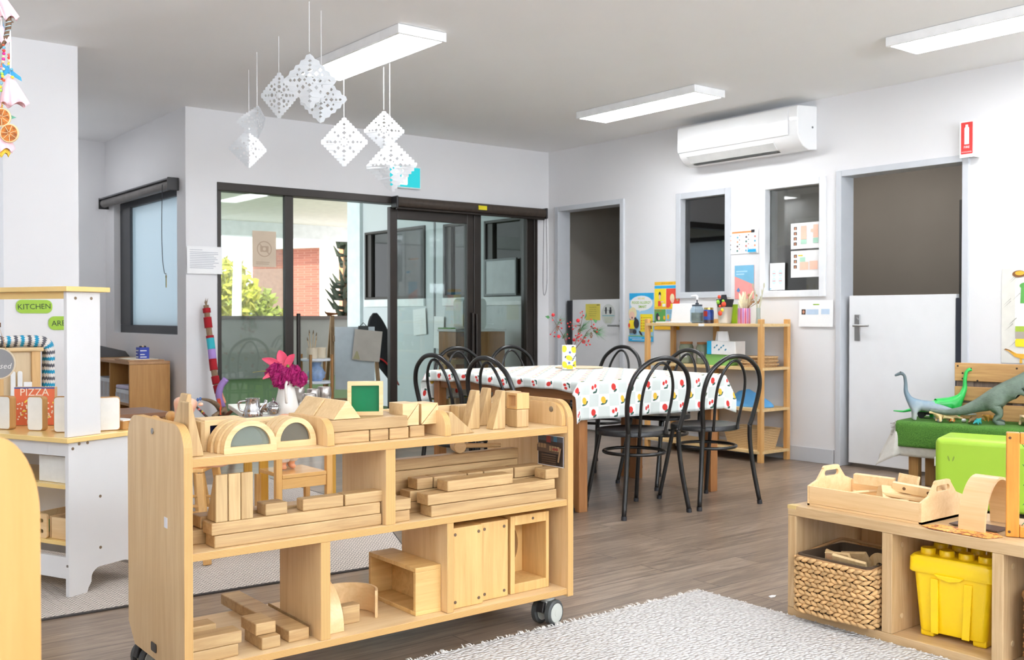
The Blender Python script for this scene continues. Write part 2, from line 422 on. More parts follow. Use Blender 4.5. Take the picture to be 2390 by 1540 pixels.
# ================= alcove window =================
w = bpy.data.objects.new('window_1', None); C.objects.link(w); struct(w); w.location = (2.85, 0, 0)
DK = P('charcoal_window_frame', (52, 54, 58), .4, var=.05)
b = MB(); b.box((.055, 7.93, .95), (.12, 9.54, 1.02)); b.box((.055, 7.93, 2.06), (.12, 9.54, 2.12)); b.box((.055, 9.36, 1.02), (.12, 9.54, 2.06)); b.box((.055, 7.93, 1.02), (.12, 7.97, 2.06)); b.build('window_frame', DK, w, bevel=.004)
MB().box((.03, 9.18, 1.02), (.055, 9.37, 2.06)).build('sash_stile', DK, w, bevel=.003)
g = G('frosted_film_glass')
df = g.n('BsdfDiffuse', Color=lin((222, 232, 238))); tl = g.n('BsdfTranslucent', Color=lin((225, 235, 240))); gl = g.n('BsdfGlossy', Roughness=.08, Color=(1, 1, 1, 1))
m1 = g.n('MixShader'); g.set(m1, 0, .6); g.set(m1, 1, df); g.set(m1, 2, tl)
m2 = g.n('MixShader'); g.set(m2, 0, .07); g.set(m2, 1, m1); g.set(m2, 2, gl); g.t.links.new(m2.outputs[0], g.out.inputs[0])
MB().box((.08, 7.97, 1.02), (.086, 9.36, 2.06)).build('glass_pane', g.m, w)
t = thing('roller_blind', 'grey rolled-up blind above the corner window', 'blind', (2.80, 7.88, 2.125))
MB().cyl((0, 0.01, 0), (0, 1.78, 0), .036, 18).build('fabric_roll', P('grey_blind_cloth', (112, 108, 106), .6, var=.1), t, smooth=40)
MB().box((-.045, 0, .032), (.045, 1.79, .045)).build('cassette', P('charcoal_metal', (84, 84, 88), .4), t, bevel=.003)
for y_ in (-.012, 1.787): MB().box((-.045, y_, -.05), (.045, y_ + .014, .05)).build('bracket', BLACK, t, bevel=.004)
MB().tube(spline([(-.05, .09, 0), (-.052, .1, -.3), (-.052, .09, -.55), (-.052, .05, -.68), (-.05, .02, -.70)], 6), .003, 5).build('pull_cord', DINK, t)
t = thing('hanging_key_bunch', 'small bunch of keys hanging below the corner window blind cord', 'keys', (2.752, 7.90, 1.32))
MB().tube([(0, .012 * math.cos(a), .1 + .012 * math.sin(a)) for a in [PI * k / 6 for k in range(12)]], .0015, 5, closed=True).build('ring', STEEL, t)
for k, (dy, mt) in enumerate(((-.012, P('brass_key', (170, 140, 70), .3, .8)), (.004, P('green_key', (60, 140, 70), .4)), (.016, BLACK))):
    MB().box((-.002 + .003 * k, dy, 0), (.0 + .003 * k, dy + .008, .09)).ball((-.001 + .003 * k, dy + .004, .085), (.003, .011, .013), 8).build('key', mt, t)
# ================= stable doors and windows of the long wall =================
def frame_y(par, y0, y1, z0, z1, wd, mat, dep=(-.018, .14), bottom=True, name='frame'):
    b = MB(); a0, a1 = dep
    b.box((a0, y0 - wd, z0 - (wd if bottom else 0)), (a1, y0, z1 + wd)); b.box((a0, y1, z0 - (wd if bottom else 0)), (a1, y1 + wd, z1 + wd)); b.box((a0, y0, z1), (a1, y1, z1 + wd))
    if bottom: b.box((a0, y0, z0 - wd), (a1, y1, z0))
    return b.build(name, mat, par, bevel=.004)
def lever(par, x, y, z, sgn, plate=True):
    h = MB()
    if plate: h.box((x - .008, y - .022, z - .11), (x, y + .022, z + .08))
    h.tube([(x - .004, y, z), (x - .05, y, z)], .009, 10); h.tube([(x - .05, y + sgn * .006, z), (x - .05, y - sgn * .12, z)], [.009, .008], 10)
    h.cyl((x - .012, y, z + .045), (x, y, z + .045), .012, 12)
    return h.build('lever_handle', STEEL, par, smooth=40, bevel=.002)
d2 = bpy.data.objects.new('door_2', None); C.objects.link(d2); struct(d2); d2.location = (XR, 0, 0)
frame_y(d2, 6.715, 7.575, 0, 2.115, .048, GREYP, bottom=False)
MB().box((.07, 6.72, .015), (.11, 7.46, 1.255)).build('half_leaf', WHITEP, d2, bevel=.002)
MB().box((.06, 7.46, .015), (.10, 7.53, 1.25)).build('finger_guard', BLKRUB, d2, bevel=.004)
lever(d2, .07, 6.79, 1.01, -1, False)
d3 = bpy.data.objects.new('door_3', None); C.objects.link(d3); struct(d3); d3.location = (XR, 0, 0)
frame_y(d3, 3.485, 4.40, 0, 2.115, .045, GREYP, bottom=False)
MB().box((.03, 3.545, .03), (.07, 4.36, 1.246)).build('half_leaf', WHITEP, d3, bevel=.002)
MB().box((.02, 3.49, .03), (.06, 3.545, 1.22)).build('finger_guard', P('navy_rubber', (36, 40, 52), .6), d3, bevel=.004)
lever(d3, .03, 4.29, 1.03, 1)
for nm, (y0, y1, z0, z1, wd, mt) in (('window_2', (5.49, 5.975, 1.30, 2.09, .052, GREYP)), ('window_3', (4.59, 5.085, 1.295, 2.085, .052, P('white_window_paint', (226, 228, 231), .35)))):
    o = bpy.data.objects.new(nm, None); C.objects.link(o); struct(o); o.location = (XR, 0, 0)
    frame_y(o, y0, y1, z0, z1, wd, mt, name='window_frame')
    MB().box((.045, y0, z0), (.051, y1, z1)).build('glass_pane', GLR, o)
# ---- rooms behind the long wall ----
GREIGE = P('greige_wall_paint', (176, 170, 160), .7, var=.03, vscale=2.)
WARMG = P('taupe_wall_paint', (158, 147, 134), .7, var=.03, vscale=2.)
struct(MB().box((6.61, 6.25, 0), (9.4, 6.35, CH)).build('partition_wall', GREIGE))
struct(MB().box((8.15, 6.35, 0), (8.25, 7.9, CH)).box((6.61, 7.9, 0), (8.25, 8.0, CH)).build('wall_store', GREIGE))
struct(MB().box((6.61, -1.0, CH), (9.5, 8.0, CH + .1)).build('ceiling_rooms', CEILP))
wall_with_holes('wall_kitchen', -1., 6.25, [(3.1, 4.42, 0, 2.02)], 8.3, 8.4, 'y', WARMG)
struct(MB().box((6.61, 1.9, 0), (8.3, 2.0, CH)).build('wall_kitchen_end', WARMG))
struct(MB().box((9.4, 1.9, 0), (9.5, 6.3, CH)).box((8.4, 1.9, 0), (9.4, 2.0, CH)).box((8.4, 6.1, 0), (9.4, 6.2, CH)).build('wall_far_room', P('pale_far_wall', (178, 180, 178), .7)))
frd = bpy.data.objects.new('door_4', None); C.objects.link(frd); struct(frd); frd.location = (8.3, 0, 0)
frame_y(frd, 3.1, 4.42, 0, 2.02, .06, P('charcoal_door_frame', (84, 80, 76), .5), dep=(-.02, .12), bottom=False)
fd5 = bpy.data.objects.new('door_5', None); C.objects.link(fd5); struct(fd5); fd5.location = (9.4, 0, 0)
frame_y(fd5, 3.55, 4.0, 0, 1.98, .05, P('grey_door_frame', (120, 120, 120), .5), dep=(-.02, .0), bottom=False)
MB().box((-.012, 3.55, 0), (-.004, 4.0, 1.98)).build('door_leaf', P('grey_white_door', (196, 200, 200), .5), fd5)
NAVY = P('navy_ink', (40, 62, 84), .6)
sh = SHEET(.15, .2, PAPER); sh.rect(.012, .012, .138, .188, NAVY); sh.disc(.075, .135, .012, .012, PAPER); sh.shape([(.06, .12), (.09, .12), (.085, .06), (.065, .06)], PAPER); sh.lines(.03, .045, .12, 2, .012, .006, PAPER)
sh.put('restroom_sign', 'small navy sign on the grey door seen through the stable door', 'sign', (9.385, 3.86, 1.50), -PI / 2)
sh = SHEET(.24, .3, PAPER)
for i in range(3):
    for j in range(3): sh.disc(.05 + .07 * i, .06 + .08 * j, .018, .022, INK)
sh.put('notice', 'framed chart on the far door seen through the stable door', 'notice', (9.383, 3.86, 1.08), -PI / 2)
t = thing('paper_towel_dispenser', 'dark towel dispenser seen over the stable door beyond', 'dispenser', (9.40, 4.28, 1.13))
MB().box((-.12, -.08, 0), (0, .08, .34)).build('body', P('smoke_plastic', (58, 56, 54), .3), t, bevel=.04, seg=4); MB().box((-.122, -.05, .02), (-.118, .05, .10)).build('window', P('smoke_clear', (110, 108, 104), .2), t)
t = thing('kitchen_counter', 'dark counter behind the stable door in the next room', 'counter', (7.7, 0, 0))
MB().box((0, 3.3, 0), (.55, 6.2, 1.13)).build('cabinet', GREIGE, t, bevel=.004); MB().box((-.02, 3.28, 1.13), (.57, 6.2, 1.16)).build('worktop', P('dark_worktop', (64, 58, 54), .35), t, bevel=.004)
SPC = [P('spice_%d' % k, c, .3) for k, c in enumerate(((120, 84, 60), (96, 110, 60), (140, 110, 70)))]
for k in range(4):
    t = thing('spice_jar', ['outermost little glass jar behind the stable door top', 'second little glass jar behind the stable door top', 'third little glass jar behind the stable door top', 'innermost little glass jar behind the stable door top'][k], 'jar', (7.74, 4.86 - .07 * k, 1.16), 0, 'small jars behind the stable door')
    MB().lathe([(.022, 0), (.024, .01), (.024, .075), (.018, .088)], 14).build('glass', SPC[k % 3], t, smooth=40); MB().lathe([(.02, .088), (.02, .11)], 14).build('cap', P('white_cap', (220, 220, 216), .4), t, smooth=40)
t = thing('tablet_tray', 'black and red tray leaning behind the stable door', 'tray', (7.75, 4.30, 1.16))
MB().box((0, -.25, 0), (.3, .1, .03), TR(ry=.0)).build('body', BLACK, t, bevel=.008); MB().box((0, .1, 0), (.3, .12, .035)).build('edge', P('dull_red', (130, 40, 40), .5), t)
# things seen through the two wall windows
t = thing('fridge', 'dark brown tall appliance behind the wall window', 'fridge', (7.5, 0, 0))
t.location = (7.35, 5.55, 0); MB().box((0, 0, 0), (.32, .34, 1.72)).build('body', P('dark_brown_metal', (70, 60, 54), .35), t, bevel=.03, seg=3); MB().tube([(-.02, .04, .9), (-.02, .04, 1.4)], .01, 8).build('handle', STEEL, t)
sh = SHEET(.3, .42, P('grey_chart_paper', (176, 170, 160), .7))
for i in range(3):
    for j in range(4): sh.disc(.07 + .08 * i, .06 + .09 * j, .02, .03, P('chart_grey', (112, 108, 102), .7))
sh.put('wall_chart', 'grey picture chart on the far wall seen through the window', 'chart', (8.295, 6.15, 1.62), -PI / 2)
# ================= ceiling lights, air conditioner, signs =================
DIFF = EMIT('light_diffuser', (250, 252, 255), 23.0)
DIFF_MID = EMIT('light_diffuser_room', (250, 252, 255), 6.)
DIFF_LOW = EMIT('light_diffuser_dimmed', (250, 252, 255), 6.5)
def ceiling_light(x, y, label, mt=None):
    t = thing('ceiling_light', label, 'light', (x, y, CH), 0, 'flat ceiling light panels')
    b = MB(); W, L, H = .16, .62, .055
    b.box((-W, -L, -H), (-W + .02, L, -.002)); b.box((W - .02, -L, -H), (W, L, -.002)); b.box((-W + .02, -L, -H), (W - .02, -L + .02, -.002)); b.box((-W + .02, L - .02, -H), (W - .02, L, -.002)); b.box((-W + .02, -L + .02, -.012), (W - .02, L - .02, -.002))
    b.build('housing', P('light_housing', (236, 236, 236), .4), t, bevel=.003)
    MB().box((-W + .02, -L + .02, -H + .002), (W - .02, L - .02, -H + .01)).build('diffuser', mt or DIFF, t)
    return t
ceiling_light(3.125, 5.44, 'lit ceiling panel above the paper snowflakes')
ceiling_light(7.45, 4.7, 'ceiling panel in the room behind the long wall', DIFF_LOW)
ceiling_light(7.35, 5.5, 'second ceiling panel in the room behind the long wall', DIFF_LOW)  # added lamp, brightens what shows through the wall window
ceiling_light(5.525, 5.44, 'lit ceiling panel nearest the air conditioner')
ceiling_light(5.50, 2.72, 'lit ceiling panel above the red extinguisher sign, cut by the frame edge')
for x, y in ((3.125, 2.72), (.73, 2.72), (1.94, 8.92), (3.125, 0.), (5.50, 0.)):  # unseen panels added for light: grid carried on, one hidden in the alcove
    ceiling_light(x, y, 'ceiling panel of the same row beyond the picture', DIFF_LOW if y > 8 else DIFF_MID)
t = thing('air_conditioner', 'white split air conditioner high on the long wall', 'air conditioner', (XR, 0, 0))
ACW = P('glossy_white_plastic', (238, 238, 238), .12, spec=.6, var=.008)
pr = [(0, 2.34), (-.10, 2.33), (-.17, 2.355), (-.215, 2.40), (-.235, 2.44), (-.24, 2.62), (-.235, 2.645), (0, 2.665)]
b = MB(); n = len(pr)
b.rings([[(x, y, z) for x, z in pr] for y in (4.62, 5.80)]); b.build('casing', ACW, t, bevel=.006, smooth=35)
b = MB(); fp = [(-.243, 2.435), (-.25, 2.455), (-.25, 2.60), (-.242, 2.635)]
MB().rings([[(x, y, z) for x, z in fp] + [(x + .008, y, z) for x, z in fp[::-1]] for y in (4.70, 5.795)]).build('front_panel', ACW, t, bevel=.003, smooth=50)
MB().rings([[(-.17, y, 2.345), (-.222, y, 2.40), (-.218, y, 2.407), (-.166, y, 2.352)] for y in (4.85, 5.72)]).build('louvre', P('off_white_plastic', (214, 214, 212), .35), t, bevel=.002)
MB().box((-.16, 4.86, 2.336), (-.10, 5.70, 2.342)).build('outlet_slot', P('dark_slot', (60, 60, 56), .6), t)
MB().cyl((-.06, 4.615, 2.50), (-.06, 4.621, 2.50), .008, 10).build('screw_cap', INK, t)
# exit sign
t = thing('exit_sign', 'teal running man exit sign above the glass doors', 'sign', (4.63, YB, 2.225))
MB().box((0, -.05, 0), (.335, 0, .20)).build('housing', P('sign_white', (230, 236, 236), .4), t, bevel=.006)
TEAL = EMIT('exit_teal', (60, 205, 214), .9); WGL = EMIT('exit_white', (255, 255, 255), 1.2)
b = MB(); b.box((.012, -.053, .012), (.323, -.051, .188), m=0)
UP = TR(0, -.0545, 0, rx=PI / 2)
b.poly([rrect(.06, .03, .19, .17, .01)], .001, UP, 1)
for sh_ in ([(.07, .1), (.1, .125), (.13, .12), (.16, .135), (.155, .145), (.13, .133), (.105, .14), (.065, .11)], [(.1, .125), (.13, .12), (.125, .08), (.15, .05), (.14, .042), (.11, .075), (.085, .05), (.06, .05), (.06, .06), (.08, .062), (.1, .085)]):
    b.poly([sh_], .001, TR(0, -.056, 0, rx=PI / 2), 0)
b.poly([ell(.125, .155, .012, .012)], .001, TR(0, -.056, 0, rx=PI / 2), 0)
b.build('face', [TEAL, WGL], t)
# fire extinguisher sign: stands out from the wall
RED = P('sign_red', (214, 62, 58), .45); 
t = thing('extinguisher_sign', 'red and white fire extinguisher sign above the stable door corner', 'sign', (XR, 3.42, 2.13))
t.rotation_euler = (0, 0, -PI / 2)
b = MB(); b.box((-.05, -.075, 0), (.045, -.072, .235)); b.box((.044, -.075, 0), (.047, -.002, .235)); b.build('plate', P('sign_plate_white', (238, 238, 238), .4), t)
b = MB(); T_ = TR(0, -.0755, 0, rx=PI / 2); b.poly([rrect(-.042, .022, .037, .228, .004)], 0, T_, 0); T_ = TR(0, -.0765, 0, rx=PI / 2)
b.poly([[(-.018, .085), (.013, .085), (.013, .19), (.006, .2), (.006, .212), (-.011, .212), (-.011, .2), (-.018, .19)]], 0, T_, 1)
b.text('FIRE', .022, T_ @ TR(-.0025, .066), 1, 0); b.text('EXTINGUISHER', .0098, T_ @ TR(-.0025, .035), 1, 0); b.build('print', [RED, PAPER], t)
# ================= covered play deck and street beyond the glass doors =================
GPAN = P('grey_wall_panel', (204, 208, 210), .5, var=.04, vscale=1.5)
TURF = G('artificial_turf'); g = TURF
n1 = g.n('TexNoise', Vector=g.coord(), Scale=160., Detail=3.); g.bsdf(g.ramp(n1.outputs[0], [(.3, lin((54, 82, 44))), (.7, lin((84, 114, 66)))]), .9, normal=g.bump(n1.outputs[0], .5, .01)); TURFM = g.m
o = struct(MB().box((2.98, 7.89, -.08), (6.6, 17.2, -.005)).box((6.6, 11.3, -.08), (9.5, 17.2, -.005)).box((-3, 9.95, -.08), (2.98, 17.2, -.005)).build('floor_deck', TURFM))
struct(MB().box((-3, 17.0, -.1), (9.6, 17.2, 1.04)).build('wall_parapet', P('grey_render', (128, 132, 130), .7, var=.06, vscale=3.)))
struct(MB().box((-3, 16.95, 1.04), (9.6, 17.25, 1.10)).build('trim_2', P('dark_capping', (74, 70, 68), .5)))
struct(MB().box((2.98, 7.9, 2.75), (6.7, 11.62, 2.85)).box((2.98, 11.62, 2.75), (9.6, 17.3, 2.85)).build('ceiling_deck', P('cream_soffit', (244, 242, 230), .6)))
struct(MB().box((-3, 16.9, 2.50), (9.6, 17.2, 2.75)).build('trim_3', P('white_beam', (226, 232, 236), .5)))
# grey side wall with openings, running away from the doors
XW = 6.42
b = MB()
wl = [(8.05, 8.70, 1.30, 2.10), (8.88, 9.47, 1.30, 2.12), (9.85, 11.22, 1.30, 2.14)]
wall_with_holes('wall_deck_side', 7.95, 11.45, wl, XW, XW + .1, 'y', GPAN, 2.75)
struct(MB().box((XW - .04, 11.3, 0), (XW + .12, 11.62, 2.75)).build('wall_deck_post', P('white_post_paint', (226, 234, 238), .5)))
for k, (y0, y1, z0, z1) in enumerate(wl):
    o = bpy.data.objects.new('window_%d' % (k + 4), None); C.objects.link(o); struct(o); o.location = (XW, 0, 0)
    frame_y(o, y0 + .03, y1 - .03, z0 + .03, z1 - .03, .03, BRONZE, dep=(-.02, .08), name='window_frame')
    MB().box((.0, y1 - .13, z0 + .03), (.05, y1 - .03, z1 - .03)).build('window_mullion', BRONZE, o, bevel=.003)
    MB().box((.03, y0 + .03, z0 + .03), (.036, y1 - .13, z1 - .03)).build('glass_pane', GLD if k < 2 else GL, o)
    if k < 2: MB().box((.07, y0 + .03, z0 + .03), (.074, y1 - .03, z1 - .03)).build('blind', P('beige_blind' if k else 'grey_blind', (206, 198, 184) if k else (176, 178, 180), .7), o)
    MB().box((-.03, y0, z0 - .09), (.0, y1, z0)).build('window_sill', P('white_sill', (232, 234, 234), .4), o, bevel=.003)
for yy in (7.98, 8.80, 9.66):
    MB().box((XW - .012, yy - .012, 0), (XW, yy + .012, 2.7)).build('trim_%d' % (4 + int(yy - 7)), P('panel_joint', (120, 124, 126), .5))['kind'] = 'structure'
struct(MB().box((14., 7.0, -1.5), (14.2, 26, 2.15)).build('wall_neighbour', P('terracotta_render', (222, 156, 122), .7)))
# loose papers and a whiteboard on the side wall
for k, (px, py, w_, h_, ro, lb) in enumerate(((966, 783, .27, .30, .08, 'tilted white drawing stuck on the grey outdoor wall'), (1012, 812, .20, .36, -.03, 'tall white drawing stuck on the outdoor wall beside the tilted one'))):
    q = onx(px, py, XW - .02); s_ = SHEET(w_, h_, PAPER); s_.lines(.04, h_ * .75, w_ - .04, 5, .03, .003, P('pale_pencil', (214, 214, 214), .7))
    s_.put('drawing_sheet', lb, 'drawing', q, -PI / 2, 0, ro)
q = onx(1133, 700, XW - .03)
t = thing('whiteboard', 'grey framed whiteboard on the outdoor wall behind the last pane', 'whiteboard', (XW - .012, 8.18, 1.35)); t.rotation_euler = (0, 0, -PI / 2)
t.location = (XW - .034, 8.62, 1.33)
MB().box((0, -.015, 0), (.5, .0, .34)).build('board', P('whiteboard_face', (196, 198, 200), .2), t); b = MB(); b.box((-.02, -.022, -.02), (.52, .0, 0)); b.box((-.02, -.022, .34), (.52, 0, .36)); b.box((-.02, -.022, 0), (0, 0, .34)); b.box((.50, -.022, 0), (.52, 0, .34)); b.build('rim', P('grey_rim', (120, 122, 124), .4), t)
# wooden cabinet with the green-and-white dispenser on it
t = thing('cabinet', 'plain brown timber cabinet on the deck behind the glass leaf', 'cabinet', (5.64, 8.12, 0))
MB().box((0, 0, .04), (.60, .30, .945)).build('body', WOOD('deck_cabinet_timber', (176, 124, 70), (146, 96, 50), 'Z', .5, .8, .04), t, bevel=.005); MB().box((-.01, -.012, .945), (.61, .31, .97)).build('top', PAPER, t, bevel=.004); MB().box((.02, .02, 0), (.58, .28, .04)).build('plinth', BRONZE, t)
t = thing('drink_dispenser', 'tall green and white dispenser standing on the brown deck cabinet', 'dispenser', (5.78, 8.27, .970))
MB().prism(rrect(-.12, 0, .16, .30, .05), .16).build('shell', P('dispenser_white', (230, 232, 230), .4), t); t.children[0].rotation_euler = (PI / 2, 0, 0); t.children[0].location = (0, .08, 0)
b = MB(); b.prism(rrect(-.075, .02, .06, .28, .03), .012); b.build('front', P('leaf_green', (96, 160, 66), .4), t); t.children[1].rotation_euler = (PI / 2, 0, 0); t.children[1].location = (0, -.08, 0)
b = MB(); b.box((.17, -.08, .02), (.24, .08, .29)); b.build('side_band', P('yellow_plastic', (236, 214, 40), .35), t, bevel=.015)
t = thing('toy_lizard', 'dark model reptile with yellow feet on the cabinet ledge', 'toy', (5.47, 8.72, .68))
t2 = thing('ledge_table', 'low pale ledge table in front of the brown deck cabinet', 'table', (5.45, 7.93, 0))
MB().box((0, 0, .64), (.40, .17, .68)).build('top', PINE, t2, bevel=.004)
for x_ in (.02, .34):
    for y_ in (.02, .12): MB().box((x_, y_, 0), (x_ + .035, y_ + .035, .64)).build('leg', PINEZ, t2)
t.location = (5.52, 8.015, .68)
skin('body', [(-.06, 0, .05, .02), (0, 0, .055, .035), (.1, 0, .06, .04), (.2, 0, .05, .03), (.27, 0, .03, .012), (0, -.05, .02, .014), (.15, -.05, .02, .014), (0, .05, .02, .014), (.15, .05, .02, .014)], [(0, 1), (1, 2), (2, 3), (3, 4), (1, 5), (2, 6), (1, 7), (2, 8)], P('reptile_brown', (92, 66, 60), .5), t, 1)
# easel with jacket
EB = Vector((5.12, 9.22, 0))
t = thing('easel', 'wooden painting easel with clear panel standing on the deck', 'easel', EB, -.35)
EZ = WOOD('weathered_easel_timber', (164, 128, 90), (128, 98, 66), 'Z', .6, 1., .05)
for x_ in (-.25, .25):
    MB().tube([(x_, -.28, 0), (x_ * .82, 0, 1.10)], .026, 4).build('leg', EZ, t)
    MB().tube([(x_, .34, 0), (x_ * .82, .03, 1.08)], .024, 4).build('leg', EZ, t)
MB().box((-.21, -.11, .84), (.21, -.085, .90)).build('crossbar', EZ, t, bevel=.004); MB().box((-.25, -.25, .22), (.25, -.22, .28)).build('crossbar', EZ, t, bevel=.004)
MB().box((-.20, -.155, .36), (.20, -.148, .99), TR(rx=.0)).build('clear_panel', P('hazy_acrylic', (206, 212, 220), .2), t)
MB().tube([(-.2, 0, 1.09), (-.28, -.05, 1.13), (-.15, .04, 1.12), (-.25, .05, 1.11)], .010, 5).build('twine', P('raffia', (150, 90, 50), .8), t)
s_ = SHEET(.28, .31, P('buff_paper', (206, 194, 186), .7)); s_.shape([(.01, .01), (.08, .01), (.05, .09), (.035, .09)], P('faint_sketch', (190, 180, 140), .7))
o = s_.put('painting_sheet', 'buff sheet clipped to the easel on the deck', 'paper', EB + Vector((-.10, -.165, .66)), -.35, .02, -.10)
t = thing('bulldog_clip', 'black clip holding the sheet at the easel top', 'clip', EB + Vector((.02, -.185, .955)), -.35); MB().box((-.05, -.015, 0), (.05, .015, .045)).build('jaw', BLACK, t, bevel=.005); MB().tube([(-.03, 0, .045), (0, 0, .075), (.03, 0, .045)], .004, 5).build('lever', BLACK, t)
b = MB()
rows = []
for i in range(13):
    v = i / 12.; row = []
    for j in range(18):
        a = 2 * PI * j / 18; wob = 1 + .16 * math.sin(5 * a + v * 5) + .07 * math.sin(9 * a)
        rx = (.02 + .105 * min(1, v * 2.2) ** .7) * wob; ry = (.03 + .07 * v) * wob
        dn = -.50 * v - (.34 * max(0, math.cos(a)) ** 2 * v * v if math.cos(a) > 0 else 0)
        row.append((rx * math.cos(a) + .10 * v ** 1.4, ry * math.sin(a), dn))
    rows.append(row)
b.rings(rows); o = b.build('hung_jacket', P('black_jacket_cloth', (30, 30, 34), .8, bump=.3), None, smooth=180); o.location = EB + Vector((.205, -.10, 1.13)); o.rotation_euler = (0, 0, -.5); tag(o, 'black jacket draped over the easel corner', 'jacket')
MB().tube(spline([(-.04, -.10, -.46), (.06, -.12, -.47), (.15, -.11, -.56), (.24, -.06, -.74)], 5), .008, 6).build('red_trim', P('red_piping', (200, 40, 40), .6), o)
# tiered shelf with brushes
t = thing('tiered_stand', 'two tier white shelf stand with timber posts on the deck', 'stand', (4.20, 8.22, 0))
for z_ in (.50, .70): MB().lathe([(.135, 0), (.14, .006), (.14, .016), (.135, .022)], 24, TR(0, 0, z_)).build('tier', P('white_tier', (220, 226, 234), .4), t, smooth=40)
for a in (0.6, 2.2, 3.9, 5.4): MB().tube([(.148 * math.cos(a), .148 * math.sin(a), 0), (.148 * math.cos(a), .148 * math.sin(a), .76)], .013, 6).build('post', WOOD('stand_post', (176, 124, 60), (146, 96, 44), 'Z', .5), t)
BR = P('brush_handle', (206, 184, 150), .5); BRH = P('bristle', (120, 96, 70), .8)
for k, (dx, dy, lb) in enumerate(((-.055, -.03, 'cream brush pot on the stand beside the easel, full of brushes'), (.055, .02, 'second cream pot on the stand beside the easel'))):
    p_ = thing('brush_pot', lb, 'pot', (4.20 + dx, 8.22 + dy, .7226)); MB().lathe([(.042, 0), (.048, .01), (.05, .095), (.045, .095), (.04, .012)], 20).build('pot', P('cream_pot', (222, 208, 184), .5), p_, smooth=40)
    if k == 0:
        for q in range(7):
            a = 2 * PI * q / 7; tx, ty = .026 * math.cos(a), .026 * math.sin(a)
            h_ = .14 + .07 * R.random()
            pb = thing('paint_brush', 'paint brush standing in the cream pot on the deck', 'brush', (4.20 + dx, 8.22 + dy, .738), 0, 'brushes in the cream pot')
            MB().tube([(tx * .4, ty * .4, 0), (tx * 1.5, ty * 1.5, h_)], .004, 5).build('handle', BR, pb); MB().tube([(tx * 1.5, ty * 1.5, h_), (tx * 1.65, ty * 1.65, h_ + .03)], [.006, .002], 6).build('bristles', BRH, pb)
t = thing('plastic_bag', 'blue and white bag under the top tier of the stand', 'bag', (4.20, 8.22, .5226)); b = MB(); b.rings([[(rr * math.cos(a) * (1 + .16 * math.sin(4 * a + z_ * 60)), rr * math.sin(a) * (1 + .14 * math.cos(5 * a + z_ * 40)), z_) for a in [2 * PI * k / 20 for k in range(20)]] for rr, z_ in ((.05, 0), (.07, .03), (.075, .07), (.06, .11), (.035, .135), (.045, .165))]); o = b.build('bag', P('blue_white_bag', (150, 176, 214), .4, var=.4, vscale=14.), t, smooth=180)
# potted tree, timber trough behind the fixed pane
LEAF = P('dull_green_leaf', (70, 92, 58), .6, var=.35, vscale=20.); TRK = WOOD('bark', (140, 116, 90), (98, 78, 58), 'Z', .8)
t = thing('play_table', 'weathered water play table on the deck behind the first pane', 'table', (3.62, 11.2, 0))
MB().box((-.55, -.3, .62), (.65, .3, .78)).build('trough', P('blue_grey_trough', (120, 136, 150), .6, var=.25, vscale=8.), t, bevel=.02)
for x_ in (-.48, .58):
    for y_ in (-.25, .25): MB().box((x_ - .03, y_ - .03, 0), (x_ + .03, y_ + .03, .62)).build('leg', TRK, t)
t = thing('toy_bucket', 'grey bucket on the water play table outside', 'bucket', (3.75, 11.2, .78)); MB().lathe([(.09, 0), (.12, .16), (.115, .16), (.085, .01)], 18).build('bucket', P('grey_bucket', (150, 150, 146), .5), t, smooth=40); MB().tube([(-.12, 0, .15), (0, 0, .24), (.12, 0, .15)], .005, 5).build('handle', STEEL, t)
t = thing('toy_frog', 'green toy on the water play table outside', 'toy', (3.45, 11.1, .78)); MB().ball((0, 0, .05), (.12, .07, .05), 12).ball((.1, 0, .09), .045, 10).build('body', P('toy_green', (120, 150, 60), .5), t, smooth=180)
# ---- planting and street ----
def foliage(n, cx, cy, cz, rx, ry, rz, size, sq=.6):
    b = MB()
    for _ in range(n):
        while True:
            p = Vector((R.uniform(-1, 1), R.uniform(-1, 1), R.uniform(-1, 1)))
            if .35 < p.length < 1: break
        c = Vector((cx + p.x * rx, cy + p.y * ry, cz + p.z * rz)); d1 = Vector((R.gauss(0, 1), R.gauss(0, 1), R.gauss(0, 1))).normalized(); d2 = d1.orthogonal().normalized()
        s1 = size * R.uniform(.6, 1.3)
        b.mesh([c - d1 * s1, c + d2 * s1 * sq, c + d1 * s1, c - d2 * s1 * sq], [(0, 1, 2, 3)])
    return b
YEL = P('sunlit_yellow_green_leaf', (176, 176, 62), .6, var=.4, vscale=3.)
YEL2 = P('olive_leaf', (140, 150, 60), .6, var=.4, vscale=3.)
for k, (x, y, z, r, mt, lb) in enumerate(((6.5, 21.6, 2.2, 1.2, YEL, 'yellow green bushy tree beyond the deck wall, nearest the pale trunk'), (8.7, 22.4, 1.9, 1.2, YEL, 'yellow green tree beyond the deck wall below the red building'), (6.9, 25.6, 2.5, 1.5, YEL2, 'olive tree at the far edge of the first glass pane'), (10.6, 24.9, 1.4, 1.1, YEL2, 'low olive tree beyond the deck wall beside the dark mullion'))):
    t = thing('tree', lb, 'tree', (x, y, -2.5), 0, 'trees beyond the deck wall')
    foliage(1300, 0, 0, z + 2.2, r, r, r * .75, .13).build('crown', mt, t); MB().tube([(0, 0, 0), (.1, 0, 2.2), (0, .1, 3.)], [.16, .1, .05], 8).build('trunk', TRK, t)
q = atd(550, 740, 19.5)
t = thing('pale_trunk', 'slender white and rust tree trunk seen through the first pane', 'tree', (q.x, q.y, -1.))
